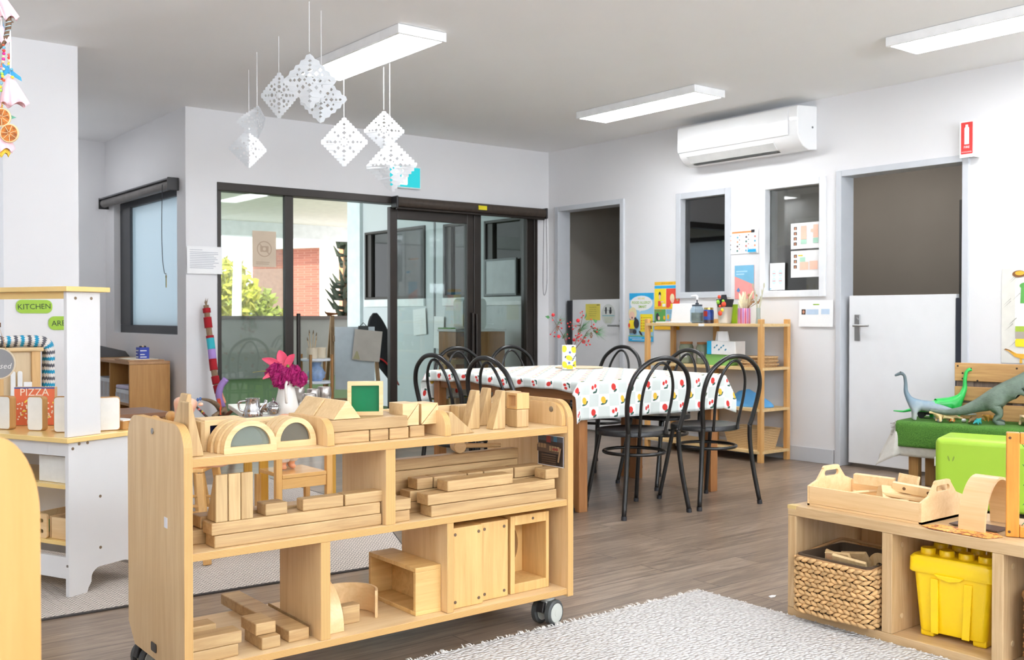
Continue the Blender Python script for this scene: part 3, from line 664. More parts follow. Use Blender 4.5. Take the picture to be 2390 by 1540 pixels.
b = MB(); b.tube([(0, 0, 0), (.02, 0, 1.9)], [.11, .10], 8, m=1); b.tube([(.02, 0, 1.9), (.03, 0, 2.6), (.06, 0, 3.8)], [.10, .095, .08], 8, m=0); b.tube([(.06, 0, 3.8), (.1, 0, 4.6)], [.06, .05], 8, m=1)
b.build('trunk', [P('white_bark', (226, 222, 214), .7), P('rust_bark', (176, 110, 70), .7)], t, smooth=60)
t = thing('dark_conifer', 'dark spiky conifer beyond the deck wall beside the white post', 'tree', tuple(atd(806, 745, 20.)[:2]) + (-1.6,))
b = MB()
for k in range(170):
    z_ = .6 + 4.0 * R.random(); a = R.uniform(0, 2 * PI); l_ = .16 + .12 * (4.8 - z_) * R.uniform(.5, 1.1)
    b.tube([(0, 0, z_), (l_ * .6 * math.cos(a), l_ * .6 * math.sin(a), z_ + .02), (l_ * math.cos(a), l_ * math.sin(a), z_ + .2)], [.035, .05, .01], 5)
b.build('branches', P('dark_needles', (52, 62, 46), .7, var=.4, vscale=12.), t); MB().tube([(0, 0, 0), (0, 0, 4.6)], [.1, .03], 7).build('trunk', TRK, t)
t = thing('tree_fern', 'dark drooping foliage at the inner edge of the first pane', 'tree', (4.95, 20.4, -1.))
b = MB()
for k in range(60):
    a = R.uniform(0, 2 * PI); z_ = 1.5 + 1.6 * R.random(); l_ = .6 * R.uniform(.5, 1)
    b.tube([(0, 0, z_), (l_ * .6 * math.cos(a), l_ * .6 * math.sin(a), z_ + .15), (l_ * math.cos(a), l_ * math.sin(a), z_ - .12)], [.02, .05, .01], 4)
b.build('fronds', P('dark_frond', (60, 76, 66), .7, var=.4), t); MB().tube([(0, 0, 0), (0, 0, 3.)], .06, 7).build('trunk', TRK, t)
g = G('red_brick'); bk = g.n('TexBrick', Vector=g.mapv(g.coord(), (1, 1, 1), rot=(PI / 2, 0, 0)), Scale=1., Mortar_Size=.006, Brick_Width=.25, Row_Height=.085)
g.set(bk, 'Color1', lin((168, 106, 86))); g.set(bk, 'Color2', lin((150, 92, 76))); g.set(bk, 'Mortar', lin((176, 130, 112))); g.bsdf(bk.outputs[0], .8); BRICK = g.m
t = thing('brick_building', 'red brick building with pale end bay across the street', 'building', (0, 0, -3.))
A = onz(0, 0, 0)
def dep(px, d): return atd(px, 737, d)
def wallseg(par, name, pa, pb, da, db, z0, z1, mt, th=.4):
    a, b_ = dep(pa, da), dep(pb, db); n_ = Vector((b_.y - a.y, a.x - b_.x, 0)).normalized() * -th
    m = MB(); m.rings([[(a.x, a.y, z), (b_.x, b_.y, z), (b_.x + n_.x, b_.y + n_.y, z), (a.x + n_.x, a.y + n_.y, z)] for z in (z0, z1)])
    return m.build(name, mt, par)
wallseg(t, 'wall', 590, 748, 37.4, 36., 0, 6.7, BRICK)
wallseg(t, 'dull_bay', 592, 672, 37., 36.6, 0, 5.8, P('dull_brown_brick', (150, 118, 104), .8, var=.1), .2)  # bay in a duller brown brick
wallseg(t, 'pale_bay', 746, 792, 35.8, 35.3, 0, 6.9, P('cream_render', (240, 230, 214), .7), .5)
wallseg(t, 'orange_bay', 791, 830, 35.2, 35., 0, 6.6, P('orange_render', (226, 150, 104), .7), .5)
wallseg(t, 'parapet_band', 588, 750, 37., 35.6, 6.5, 6.9, P('pale_band', (226, 226, 206), .7), .5)
wallseg(t, 'window_band', 610, 748, 36.3, 35.4, 3.2, 3.6, P('window_strip', (196, 190, 190), .3), .2)
# ================= mobile block trolley =================
TX0, TX1, TY0, TY1 = .997, 2.405, 2.73, 3.21
ZB, ZM, ZT = .130, .447, .708           # shelf top surfaces
t = thing('block_trolley', 'birch plywood trolley on castors, filled with wooden unit blocks', 'trolley', (0, 0, 0))
def endp(x0, x1, name):
    out = rrect(TY0, .10, TY1, .80, .075, 8, 'cd')
    out = [(TY0, .10), (TY1 - .06, .10), (TY1, .16)] + out[2:]
    n = len(out); b = MB()
    vs = [(x0, y, z) for y, z in out] + [(x1, y, z) for y, z in out]
    b.mesh(vs, [tuple(range(n - 1, -1, -1)), tuple(range(n, 2 * n))], None, 0)
    b.mesh(vs, [(i, (i + 1) % n, n + (i + 1) % n, n + i) for i in range(n)], None, 1)
    return b.build(name, [BIRCH, EDGEV], t, bevel=.003)
endp(TX0, TX0 + .024, 'end_panel'); endp(TX1 - .024, TX1, 'end_panel')
XA, XB_ = TX0 + .0245, TX1 - .0245
def shelf(z, th=.022, y1=TY1 - .005): MB().box((XA, TY0 + .004, z - th), (XB_, y1, z), fm={'y-': 1, 'y+': 1}).build('shelf', [BIRCHX, EDGEX], t, bevel=.0015)
shelf(ZB); shelf(ZM); shelf(ZT, .024, 3.022)
MB().box((XA, 3.0065, ZT + .0005), (XB_, 3.020, .7815), fm={'z+': 0}).build('back_rail', [BIRCHX], t, bevel=.002)
def upright(x0, x1, z0, z1, y0=TY0 + .008, y1=3.02): return MB().box((x0, y0, z0 + .0004), (x1, y1, z1), fm={'y-': 1}).build('divider', [BIRCH, EDGEV], t, bevel=.0015)
upright(1.637, 1.672, ZM, ZT - .0245)
upright(1.412, 1.444, ZB, ZM - .0225)
upright(1.868, 1.893, ZB, ZM - .0225)
def bay(x0, x1):
    out = rrect(TY0 + .012, ZT + .0004, 3.006, .79, .055, 8, 'd')
    n = len(out); b = MB(); vs = [(x0, y, z) for y, z in out] + [(x1, y, z) for y, z in out]
    b.mesh(vs, [tuple(range(n - 1, -1, -1)), tuple(range(n, 2 * n))], None, 0); b.mesh(vs, [(i, (i + 1) % n, n + (i + 1) % n, n + i) for i in range(n)], None, 1)
    b.build('tray_divider', [BIRCH, EDGEV], t, bevel=.002)
bay(1.438, 1.461); bay(1.862, 1.885); bay(2.362, 2.379)
# fittings
b = MB(); b.cyl((TX0 - .003, 2.98, .765), (TX0, 2.98, .765), .009, 12); b.build('bolt', STEEL, t, smooth=40)
MB().cyl((2.359, 2.80, .765), (2.3618, 2.80, .765), .010, 12).build('bolt', STEEL, t, smooth=40)
MB().box((TX0 - .0012, 2.86, .50), (TX0, 2.885, .53)).build('sticker', P('pale_sticker', (220, 220, 226), .6), t)
b = MB(); b.poly([rrect(-.022, -.013, .022, .013, .006)], .0015, TR(TX0 - .0016, 2.975, .135, rx=PI / 2, rz=-PI / 2), 0); b.build('name_plate', P('dark_plate', (70, 66, 62), .4, .6), t)
def castor(x, y, ang):
    T_ = TR(x, y, 0, rz=ang)
    c = MB().cyl((0, 0, .088), (0, 0, .1075), .028, 16, T_).build('castor', P('castor_grey_plastic', (176, 178, 174), .4), t, smooth=40, bevel=.002)
    b = MB(); b.prism([(-.035, .05), (.0, .03), (.03, .055), (.025, .088), (-.025, .088)], .03, T_ @ TR(0, .015, 0, rx=PI / 2)); b.build('fork', P('castor_grey_plastic', (176, 178, 174), .4), c, bevel=.006)
    for s_ in (-1, 1):
        b = MB(); b.lathe([(.028, -.011), (.040, -.0125), (.046, -.008), (.046, .008), (.040, .0125), (.028, .011)], 28, T_ @ TR(0, s_ * .029, .046, rx=PI / 2)); b.build('wheel', P('tyre_grey', (70, 72, 72), .5), c, smooth=40)
        b = MB(); b.lathe([(.0, -.0155), (.012, -.0155), (.013, -.0140), (.033, -.0140), (.035, -.010), (.035, .010), (.033, .0140), (.013, .0140), (.012, .0155), (.0, .0155)], 24, T_ @ TR(0, s_ * .029, .046, rx=PI / 2 if s_ > 0 else PI / 2)); b.build('hub', P('hub_grey', (184, 186, 178), .35), c, smooth=40)
    MB().prism([(-.05, .052), (-.035, .05), (-.025, .085), (-.04, .088)], .03, T_ @ TR(0, .015, 0, rx=PI / 2)).build('brake', BLACK, c, bevel=.003)
castor(2.33, 2.785, .25); castor(2.35, 3.15, -.3); castor(1.05, 3.175, .1); castor(1.06, 2.79, .5)
# photo card taped inside the end panel
sh = SHEET(.145, .112, P('photo_dark', (58, 48, 44), .4))
cb = P('photo_tan', (150, 122, 90), .5); cr = P('photo_red', (140, 60, 56), .5); cbl = P('photo_blue', (70, 120, 150), .5); cbr = P('photo_brown', (94, 74, 60), .5)
sh.rect(0, 0, .145, .003, PAPER); sh.rect(0, .109, .145, .112, PAPER); sh.rect(0, 0, .003, .112, PAPER); sh.rect(.142, 0, .145, .112, PAPER)
sh.rect(.003, .09, .142, .109, P('photo_grey', (80, 84, 92), .5)); sh.rect(.05, .085, .075, .109, cr); sh.rect(.09, .09, .11, .109, cbl)
for i in range(4): sh.rect(.004 + .016 * i, .06, .017 + .016 * i, .078 - .004 * (i % 2), cb)
sh.shape([(.0, .05), (.12, .046), (.14, .07), (.06, .08), (.0, .074)], cbr)
for i in range(3): sh.rect(.004 + .017 * i, .064, .018 + .017 * i, .08, cb)
for i in range(4): sh.rect(.07 + .015 * i, .056, .082 + .015 * i, .074, cb)
sh.rect(.09, .06, .12, .068, cr)
for i in range(5): sh.rect(.03, .006 + .008 * i, .11, .011 + .008 * i, cbr)
sh.shape([(.12, .02), (.132, .07), (.14, .068), (.128, .018)], cb)
q = onx(1246, 1090, TX1 - .024)
sh.put('photo_card', 'small photo of stacked blocks taped inside the trolley end panel', 'photo', (TX1 - .0258, 2.895, .556), -PI / 2)
# ================= unit blocks on the trolley =================
def blk(label, pl, pr, pyb, pyt, z0, dep=.07, y=None, h=None, grp=None, grain='X', gap=.0006, dx=0., name='wooden_block'):
    "front face measured in the photograph: left, right, bottom, top; z0 = what it stands on"
    a = onz(pl, pyb, z0) if y is None else ony(pl, pyb, y)
    yf = a.y; x0 = a.x + dx; x1 = ony(pr, pyb, yf).x + dx; hh = h if h else ony(pl, pyt, yf).z - z0
    return raw(label, x0, x1, yf, yf + dep, z0, hh, grp, grain, gap, name)
def raw(label, x0, x1, y0, y1, z0, hh, grp=None, grain='X', gap=.0006, name='wooden_block'):
    b = MB(); w_ = (x1 - x0) / 2 - gap; dd = (y1 - y0) / 2 - gap
    b.box((-w_, -dd, 0), (w_, dd, hh - gap))
    o = b.build(name, BLK if grain == 'X' else BLKZ, None, bevel=.0035, seg=3); o.location = ((x0 + x1) / 2, (y0 + y1) / 2, z0 + gap / 2)
    return tag(o, label, 'block', grp)
def prof(label, pts, x0, y0, dep, z0, name='wooden_ramp_block', grp=None, mat=None, bev=.003, axis='y'):
    "outline in (x, z) pushed back along y, or in (y, z) pushed along x"
    b = MB(); b.prism(pts, dep, TR(0, dep, 0, rx=PI / 2) if axis == 'y' else TR(rx=PI / 2, rz=PI / 2))
    o = b.build(name, mat or BLKZ, None, bevel=bev); o.location = (x0, y0, z0 + .0004)
    return tag(o, label, 'block', grp)
H = .036
PT_ = 'planks and blocks on the middle shelf'
# --- middle shelf, near half ---
YF = 2.757
raw('long plank on the middle shelf, bottom of the near pair below the three ramps', 1.093, 1.634, YF, YF + .07, ZM, H, PT_)
raw('long plank on the middle shelf, upper of the near pair below the three ramps', 1.085, 1.630, YF + .001, YF + .071, ZM + H + .0003, H, PT_)
Y2 = YF + .085
raw('lower plank of the rear pair behind the three upright ramps', 1.023, 1.575, Y2, Y2 + .07, ZM, H + .006, PT_)
raw('upper plank of the rear pair behind the three upright ramps', 1.085, 1.632, Y2, Y2 + .07, ZM + H + .0065, H, PT_)
z2 = ZM + 2 * H
def ramp3(x, lb): prof(lb, [(0, 0), (.07, 0), (.014, .134), (0, .134)], x, YF + .001, .036, z2, 'wooden_ramp_block', 'upright ramps on the middle shelf', axis='x')
for k, (pl, pr) in enumerate(((504, 531), (534.5, 562), (564, 590))):
    x0 = ony(pl, 1215, YF).x; o = None
    ramp3(x0, ['upright ramp nearest the trolley end panel on the middle shelf', 'middle one of three upright ramps on the middle shelf', 'upright ramp beside the short flat block on the middle shelf'][k])
blk('short flat block beside the three upright ramps', 620, 672, 1206, 1178, z2, .066, YF + .004, H)
blk('half length block between the short flat block and the stained block', 707, 803, 1194, 1168, z2, .045, YF + .006, H)
blk('dark stained block at the inner end of the near planks', 806, 895, 1183, 1154, z2, .055, YF + .004, H)
# --- middle shelf, far half ---
def ys(px, py, z): return onz(px, py, z).y
raw('longest plank at the front of the middle shelf, lower of two', 1.818, 2.352, YF, YF + .07, ZM, H + .002, PT_)
raw('longest plank at the front of the middle shelf, upper of two', 1.806, 2.346, YF + .002, YF + .072, ZM + H + .0025, H, PT_)
zz = ZM + 2 * H + .003
blk('long block lying on the upper front plank of the middle shelf', 1045, 1198, 1156, 1131, zz, .066, YF + .006, H)
blk('short block on the upper front plank beside the trolley end panel', 1274, 1305, 1126, 1104, zz, .066, YF + .004, H)
Yr = YF + .10
raw('plank lying behind the front pair on the middle shelf', 1.79, 2.346, Yr, Yr + .066, ZM, H + .001, PT_)
raw('second plank lying behind the front pair on the middle shelf', 1.80, 2.346, Yr, Yr + .066, ZM + H + .0015, H, PT_)
zr = ZM + 2 * H + .002
xs = [(947, 1012, 'short block at the inner end of the row behind the long block'), (1014, 1091, 'ink spotted block in the row behind the long block'), (1092.5, 1129, 'small block in the row behind the long block, beside the ink spotted one'), (1130.5, 1200, 'plain block in the row behind, third from the trolley end'), (1202, 1268, 'end block of the row behind, below the photo card')]
for (pl, pr, lb) in xs:
    x0 = ony(pl if pl > 1000 else 974, 1120, Yr).x; x1 = ony(pr, 1120, Yr).x
    raw(lb, x0, x1, Yr + .001, Yr + .063, zr, H + .002, 'row of short blocks on the middle shelf')
raw('end-on short block on the middle shelf, top of the stack of two', 1.674, 1.742, YF, YF + .07, ZM + H + .0005, H, PT_)
raw('end-on short block on the middle shelf, bottom of the stack of two', 1.679, 1.738, YF, YF + .07, ZM, H, PT_)
raw('short block pushed behind the stack of two at the middle divider', 1.676, 1.745, YF + .08, YF + .145, ZM, H, PT_)
raw('upper short block pushed behind the stack of two at the middle divider', 1.676, 1.74, YF + .082, YF + .146, ZM + H + .0005, H, PT_)
raw('long beam along the back of the middle shelf, upper one under the mallet', 1.69, 2.335, 2.955, 3.00, ZM + .1275, .038, PT_)
raw('long beam along the back of the middle shelf, lower one', 1.69, 2.33, 2.955, 3.00, ZM, .127, PT_)
t = thing('wooden_mallet', 'pale wooden mallet lying on the long back beam of the trolley', 'mallet', (0, 0, 0))
q = ony(1069, 1040, 2.98); t.location = (q.x, 2.98, ZM + .166 + .0235)
MB().cyl((-.012, -.03, 0), (.012, .03, 0), .023, 18).build('head', PINE, t, smooth=40, bevel=.003); MB().tube([(.02, 0, 0), (.19, .002, -.012)], [.009, .007], 10).build('handle', PINE, t, smooth=40)
# --- top shelf ---
prof('upright ramp on the top shelf beside the trolley end panel', [(0, 0), (.044, 0), (.008, .152), (0, .152)], 1.026, 2.77, .07, ZT)
prof('second upright ramp behind the first at the end of the top shelf', [(0, 0), (.055, 0), (.055, .165), (.044, .165)], 1.028, 2.90, .06, ZT)
blk('narrow upright slab behind the end ramp of the top shelf', 468, 484, 1038, 985, ZT, .07, 2.86, .088, None, 'Z')
def rectframe(label, x0, y0, w_, h_, fr, dep, z0, pane, name, loc_rz=0., grp=None):
    o = thing(name, label, 'block', (x0, y0, z0), loc_rz, grp)
    b = MB(); b.poly([[(0, 0), (w_, 0), (w_, h_), (0, h_)], [(fr, fr), (w_ - fr, fr), (w_ - fr, h_ - fr), (fr, h_ - fr)]], dep, TR(0, dep, 0, rx=PI / 2)); b.build('frame', PINE, o, bevel=.002)
    MB().box((fr, dep * .42, fr), (w_ - fr, dep * .55, h_ - fr)).build('pane', pane, o)
    return o
NV = ACRYL('navy_acrylic', (24, 30, 62), .25); SM = ACRYL('smoky_acrylic', (150, 146, 132), .55); GRN = ACRYL('green_acrylic', (10, 130, 80), .3); CLR = ACRYL('clear_acrylic', (205, 214, 205), .75)
for k in range(3): rectframe(['window block with navy pane, frontmost behind the arches', 'middle window block of three behind the arches', 'rear window block of three behind the arches'][k], 1.106 + .004 * k, 2.86 + .034 * k, .125, .090, .016, .032, ZT + .0004, NV if k == 0 else SM, 'window_block', 0, 'window blocks behind the arches')
def archframe(label, xc, y0, Rr, h_, dep, pane, grp):
    o = thing('arch_window_block', label, 'block', (xc, y0, ZT + .0004), 0, grp); fr = .019
    outer = [(-Rr, 0), (Rr, 0)] + arc(0, .012, Rr, 0, PI, 20, h_ - .012); ri = Rr - fr
    inner = [(-ri, fr), (ri, fr)] + arc(0, fr, ri, 0, PI, 20, h_ - 2 * fr + .004)[1:-1]
    MB().poly([outer, inner], dep, TR(0, dep, 0, rx=PI / 2)).build('frame', PINE, o, bevel=.002)
    MB().poly([inner], .004, TR(0, dep * .5, 0, rx=PI / 2)).build('pane', pane, o)
AL = ['frontmost of three arch window blocks nearest the trolley end', 'middle of three arch window blocks nearest the trolley end', 'rear one of three arch window blocks nearest the trolley end', 'frontmost arch window block beside the tray divider', 'middle arch window block beside the tray divider', 'rear arch window block beside the tray divider']
q = onz(586, 1053, ZT)
for k in range(3): archframe(AL[k], 1.205 - .0075 * k, 2.765 + .03 * k, .080, .091, .027, (CLR, SM, SM)[k], 'arch window blocks on the top shelf')
for k in range(3): archframe(AL[3 + k], 1.362 - .001 * k, 2.80 + .032 * k, .068, .088, .029, (SM, SM, SM)[k], 'arch window blocks on the top shelf')
for k in range(6):
    x0 = 1.200 + .036 * k
    raw(['first', 'second', 'third', 'fourth', 'fifth', 'sixth'][k] + ' block, counted from the end ramp, of the upright row along the back rail', x0, x0 + .035, 2.965, 3.005, ZT, .062, 'upright row along the back rail', 'Z')
# stack between the two tray dividers
x0 = 1.4630
YS = 2.775
for (pl, pr, lb) in ((780, 863, 'long block under the roof prisms, bottom row of the top shelf stack'), (864.5, 908, 'first short block in the bottom row under the thick plank'), (910, 955, 'second short block in the bottom row under the thick plank')):
    raw(lb, max(x0, ony(pl, 1020, YS).x), ony(pr, 1020, YS).x, YS, YS + .10, ZT, .037, 'stack between the tray dividers')
blk('short block with yellow scribble beside the thick plank', 957, 992, 1022, 998, ZT, .10, YS + .012, .037, 'stack between the tray dividers')
blk('short block end-on beside the second tray divider', 1026, 1039, 1018, 992, ZT, .11, YS + .004, .037, 'stack between the tray dividers')
zp = ZT + .0375
raw('thick pale plank on the top shelf carrying the roof prisms', x0, ony(951, 1000, YS).x, YS - .004, YS + .13, zp, .037, 'stack between the tray dividers')
raw('rear support block under the thick pale plank', 1.50, 1.70, YS + .105, YS + .225, ZT, .037, 'stack between the tray dividers')
raw('rear thin plank behind the roof prisms', x0, 1.76, YS + .131, YS + .23, zp, .037, 'stack between the tray dividers')
zq = zp + .0375
for k, (xo, yo, lb) in enumerate(((1.450, YS + .004, 'roof shaped prism at the front of the thick plank'), (1.372 + .078, YS + .0, ''))):
    if k == 0: prof(lb, [(0, 0), (.095, 0), (.052, .055), (.043, .055)], 1.475, YS, .13, zq, 'wooden_roof_block', 'roof prisms', PINE, .0015)
prof('roof shaped prism resting on the tray divider edge, second of two', [(0, 0), (.095, 0), (.052, .055), (.043, .055)], 1.470, YS + .133, .13, zq + .0005, 'wooden_roof_block', 'roof prisms', PINE, .0015)
q = onz(800, 968, zq)
rectframe('square block with bright green pane on the thick plank', 1.572, YS + .09, .112, .108, .0125, .03, zq + .0004, GRN, 'window_block', -.55)
def tri_pair(px0, px1, y0, sz, z0, lb1, lb2, dep=.085):
    x0 = ony(px0, 960, y0).x; w_ = ony(px1, 960, y0).x - x0
    prof(lb1, [(.0, .001), (w_, sz), (0, sz)], x0, y0, dep, z0, 'wooden_triangle_block', 'triangle blocks', PINE, .0015)
    prof(lb2, [(.0015, 0), (w_, 0), (w_, sz - .002)], x0, y0, dep, z0, 'wooden_triangle_block', 'triangle blocks', PINE, .0015)
tri_pair(940, 978, YS + .018, .072, ZT + .0375, 'upper triangle of the first cube beside the thick plank', 'lower triangle of the first cube beside the thick plank')
tri_pair(984, 1023, YS + .02, .068, ZT + .0375, 'upper triangle of the second cube beside the tray divider', 'lower triangle of the second cube beside the tray divider')
# far bay of the top shelf
q = onz(1062, 1011, ZT); prof('flat wedge sloping down in the far bay of the top shelf', [(0, 0), (.105, 0), (.012, .075), (0, .075)], 1.893, 2.765, .10, ZT)
blk('small block with orange mark at the back of the far bay', 1069, 1092, 985, 950, ZT, .05, 2.95, .075, None, 'Z')
for (pl, pr, yy, lb) in ((1089, 1120.5, 2.86, 'tall ramp beside the flat wedge in the far bay'), (1122, 1147, 2.93, 'rear tall ramp of the three in the far bay'), (1140, 1180, 2.80, 'front tall ramp of the three in the far bay')):
    x1 = ony(pr, 1000, yy).x; prof(lb, [(-.055, 0), (0, 0), (0, .133), (-.014, .133)], x1, yy, .042, ZT, 'wooden_ramp_block', 'tall ramps in the far bay')
xc = ony(1207, 1000, 2.80).x
raw('cube under the hollow cube in the far bay', xc, xc + .054, 2.80, 2.86, ZT, .064, 'cubes in the far bay', 'Z')
t = thing('hollow_cube_block', 'hollow finger-jointed cube on top of the front cube', 'block', (xc, 2.80, ZT + .0645))
b = MB(); b.poly([[(0, 0), (.06, 0), (.06, .056), (0, .056)], [(.008, .008), (.052, .008), (.052, .048), (.008, .048)]], .054, TR(rx=PI / 2, rz=PI / 2)); b.build('shell', PINEZ, t, bevel=.0015)
raw('upper cube behind the hollow cube in the far bay', xc + .03, xc + .085, 2.88, 2.935, ZT + .0625, .058, 'cubes in the far bay', 'Z')
raw('lower cube behind the hollow cube in the far bay', xc + .03, xc + .085, 2.88, 2.935, ZT, .062, 'cubes in the far bay', 'Z')
raw('pale upright slab behind the tall ramps in the far bay', xc - .04, xc - .02, 2.975, 3.005, ZT, .10, None, 'Z')
# --- bottom shelf ---
BS = 'blocks heaped on the bottom shelf'
def bot(label, x0, x1, y0, y1, k, hh=.036, rz=0.):
    o = raw(label, x0, x1, y0, y1, ZB + (.0365 if k else 0) * k, hh, BS); o.rotation_euler = (0, 0, rz); return o
ya = 2.765
def bx(px, py, y): return ony(px, py, y).x
bot('block against the end panel on the bottom shelf, lower front of four', 1.024, bx(558, 1500, ya), ya, ya + .066, 0)
bot('block against the end panel on the bottom shelf, upper front of four', 1.024, bx(565, 1495, ya), ya - .002, ya + .064, 1)
bot('block against the end panel on the bottom shelf, lower rear of four', 1.024, bx(505, 1460, 2.87) - .01, 2.87, 2.935, 0)
bot('block against the end panel on the bottom shelf, upper rear of four', 1.024, bx(506, 1460, 2.87), 2.872, 2.938, 1)
bot('lower of two end-on blocks in front of the long bottom plank', bx(611, 1520, ya), bx(656, 1520, ya), ya, ya + .125, 0)
bot('upper of two end-on blocks in front of the long bottom plank', bx(597, 1490, 2.79), bx(645, 1490, 2.79), 2.79, 2.90, 1)
bot('long plank on the bottom shelf running back, tip out behind', bx(674, 1500, 2.78), bx(723, 1500, 2.78), 2.78, 3.30, 0)
bot('short plank on the bottom shelf against the divider', bx(723.5, 1480, 2.80), 1.4115, 2.80, 3.10, 0)
# bent plywood arches
PLYB = WOOD('bent_birch_veneer', (230, 198, 150), (214, 176, 124), 'Y', .35, .8, .03)
def arch_strip(name, label, Rr, th, wd, T_, a0=0, a1=PI, n=20, ry=None):
    b = MB(); o_ = arc(0, 0, Rr, a0, a1, n, ry); i_ = arc(0, 0, Rr - th, a0, a1, n, (ry - th) if ry else None)
    rr = [[(o_[k][0], o_[k][1], 0), (o_[k][0], o_[k][1], wd), (i_[k][0], i_[k][1], wd), (i_[k][0], i_[k][1], 0)] for k in range(n + 1)]
    b.rings(rr, T_); o = b.build(name, PLYB, None, bevel=.001, smooth=40); return tag(o, label, 'block')
arch_strip('bent_plywood_arch', 'bent plywood arch standing beside the bottom shelf divider', .125, .009, .066, TR(1.447, 2.905, ZB + .0005, rx=PI / 2, rz=PI / 2), 0, PI, 20, .142)
arch_strip('bent_plywood_ring', 'open curved plywood strip standing on edge on the bottom shelf', .098, .008, .088, TR(1.592, 2.905, ZB + .0005), -.75, PI * .98, 26)
raw('single block standing inside the open curved plywood strip', 1.535, 1.60, 2.835, 2.88, ZB, .058, None)
def hollow_box(label, x0, y0, w_, dp, h_, th=.014, openside='x'):
    o = thing('hollow_block', label, 'block', (x0, y0, ZB + .0005)); HB = WOOD('hollow_block_timber', (222, 184, 120), (196, 152, 90), 'X', .45, .8, .04)
    b = MB()
    b.box((0, 0, h_ - th), (w_, dp, h_)); b.build('top', HB, o, bevel=.0015); MB().box((0, 0, 0), (w_, dp, th)).build('bottom', HB, o, bevel=.0015)
    MB().box((0, 0, th), (w_, th, h_ - th)).build('side', HB, o, bevel=.0015); MB().box((0, dp - th, th), (w_, dp, h_ - th)).build('side', HB, o, bevel=.0015)
    MB().box((w_ - th, th, th), (w_, dp - th, h_ - th)).build('back', HB, o, bevel=.0015); return o
xb = ony(970, 1434, 2.775).x
hollow_box('hollow wooden box open at one end, standing on the bottom shelf', xb, 2.775, 1.8672 - xb, .30, .155)
UB = WOOD('big_block_timber', (222, 182, 118), (198, 154, 92), 'Z', .45, .7, .05)
def bigblk(label, x0, x1, y0, y1, h_, name='large_block'):
    o = thing(name, label, 'block', (x0, y0, ZB + .0005), 0, 'large blocks at the bottom shelf end'); w_ = x1 - x0 - .001
    b = MB(); b.box((0, 0, 0), (w_, y1 - y0, h_)); b.build('body', UB, o, bevel=.003)
    for fx in (.018, w_ - .018):
        for fz in (.022, h_ - .022): MB().cyl((fx, -.0012, fz), (fx, .002, fz), .0055, 10).build('screw', P('bronze_screw', (120, 100, 84), .4, .6), o)
    return o
bigblk('large upright block beside the second bottom divider', 1.899, 2.032, 2.765, 2.98, .268); bigblk('large upright block beside the framed hollow block', 2.034, 2.155, 2.785, 2.99, .266)
t = thing('framed_hollow_block', 'tall framed hollow block with round hole at the end of the bottom shelf', 'block', (2.168, 2.79, ZB + .0005))
w_, h_, dp = .175, .272, .15
for nm, a, c in (('side', (0, 0, 0), (.02, dp, h_)), ('side', (w_ - .014, 0, 0), (w_, dp, h_)), ('top', (.02, 0, h_ - .034), (w_ - .014, dp, h_)), ('bottom', (.02, 0, 0), (w_ - .014, dp, .034))): MB().box(a, c).build(nm, UB, t, bevel=.002)
b = MB(); b.poly([[(.02, .034), (w_ - .014, .034), (w_ - .014, h_ - .034), (.02, h_ - .034)], ell(.09, h_ / 2, .052, .075, 28)], .012, TR(0, dp, 0, rx=PI / 2)); b.build('back', UB, t)
MB().cyl((.1, -.0012, h_ - .017), (.1, .001, h_ - .017), .005, 10).build('screw', P('bronze_screw', (120, 100, 84), .4, .6), t)
# ================= dining tables, cloth, chairs =================
def dining(x0, x1, y0, y1, lb):
    t = thing('dining_table', lb, 'table', (x0, y0, 0)); W, L = x1 - x0, y1 - y0
    MB().box((0, 0, .71), (W, L, .732)).build('tabletop', TEAK, t, bevel=.004)
    for sx in (0, 1):
        for sy in (0, 1):
            lx = .01 if sx == 0 else W - .072; ly = .01 if sy == 0 else L - .072
            MB().box((lx, ly, 0), (lx + .062, ly + .062, .71)).build('leg', TEAKZ, t, bevel=.004)
    for y_ in (.022, L - .044): MB().box((.073, y_, .625), (W - .073, y_ + .022, .709)).build('apron', TEAK, t, bevel=.003)
    TY = WOOD('table_timber_side', (170, 116, 70), (134, 84, 46), 'Y', .4, .8, .06)
    for x_ in (.022, W - .044): MB().box((x_, .073, .625), (x_ + .022, L - .073, .709)).build('apron', TY, t, bevel=.003)
DX0, DX1, DY0, DY1 = 3.775, 4.955, 4.235, 5.72
dining(DX0, DX1, DY0, 4.975, 'timber dining table under the fruit cloth, half nearest the block trolley')
dining(DX0, DX1, 4.98, DY1, 'timber dining table under the fruit cloth, half nearest the glass doors')
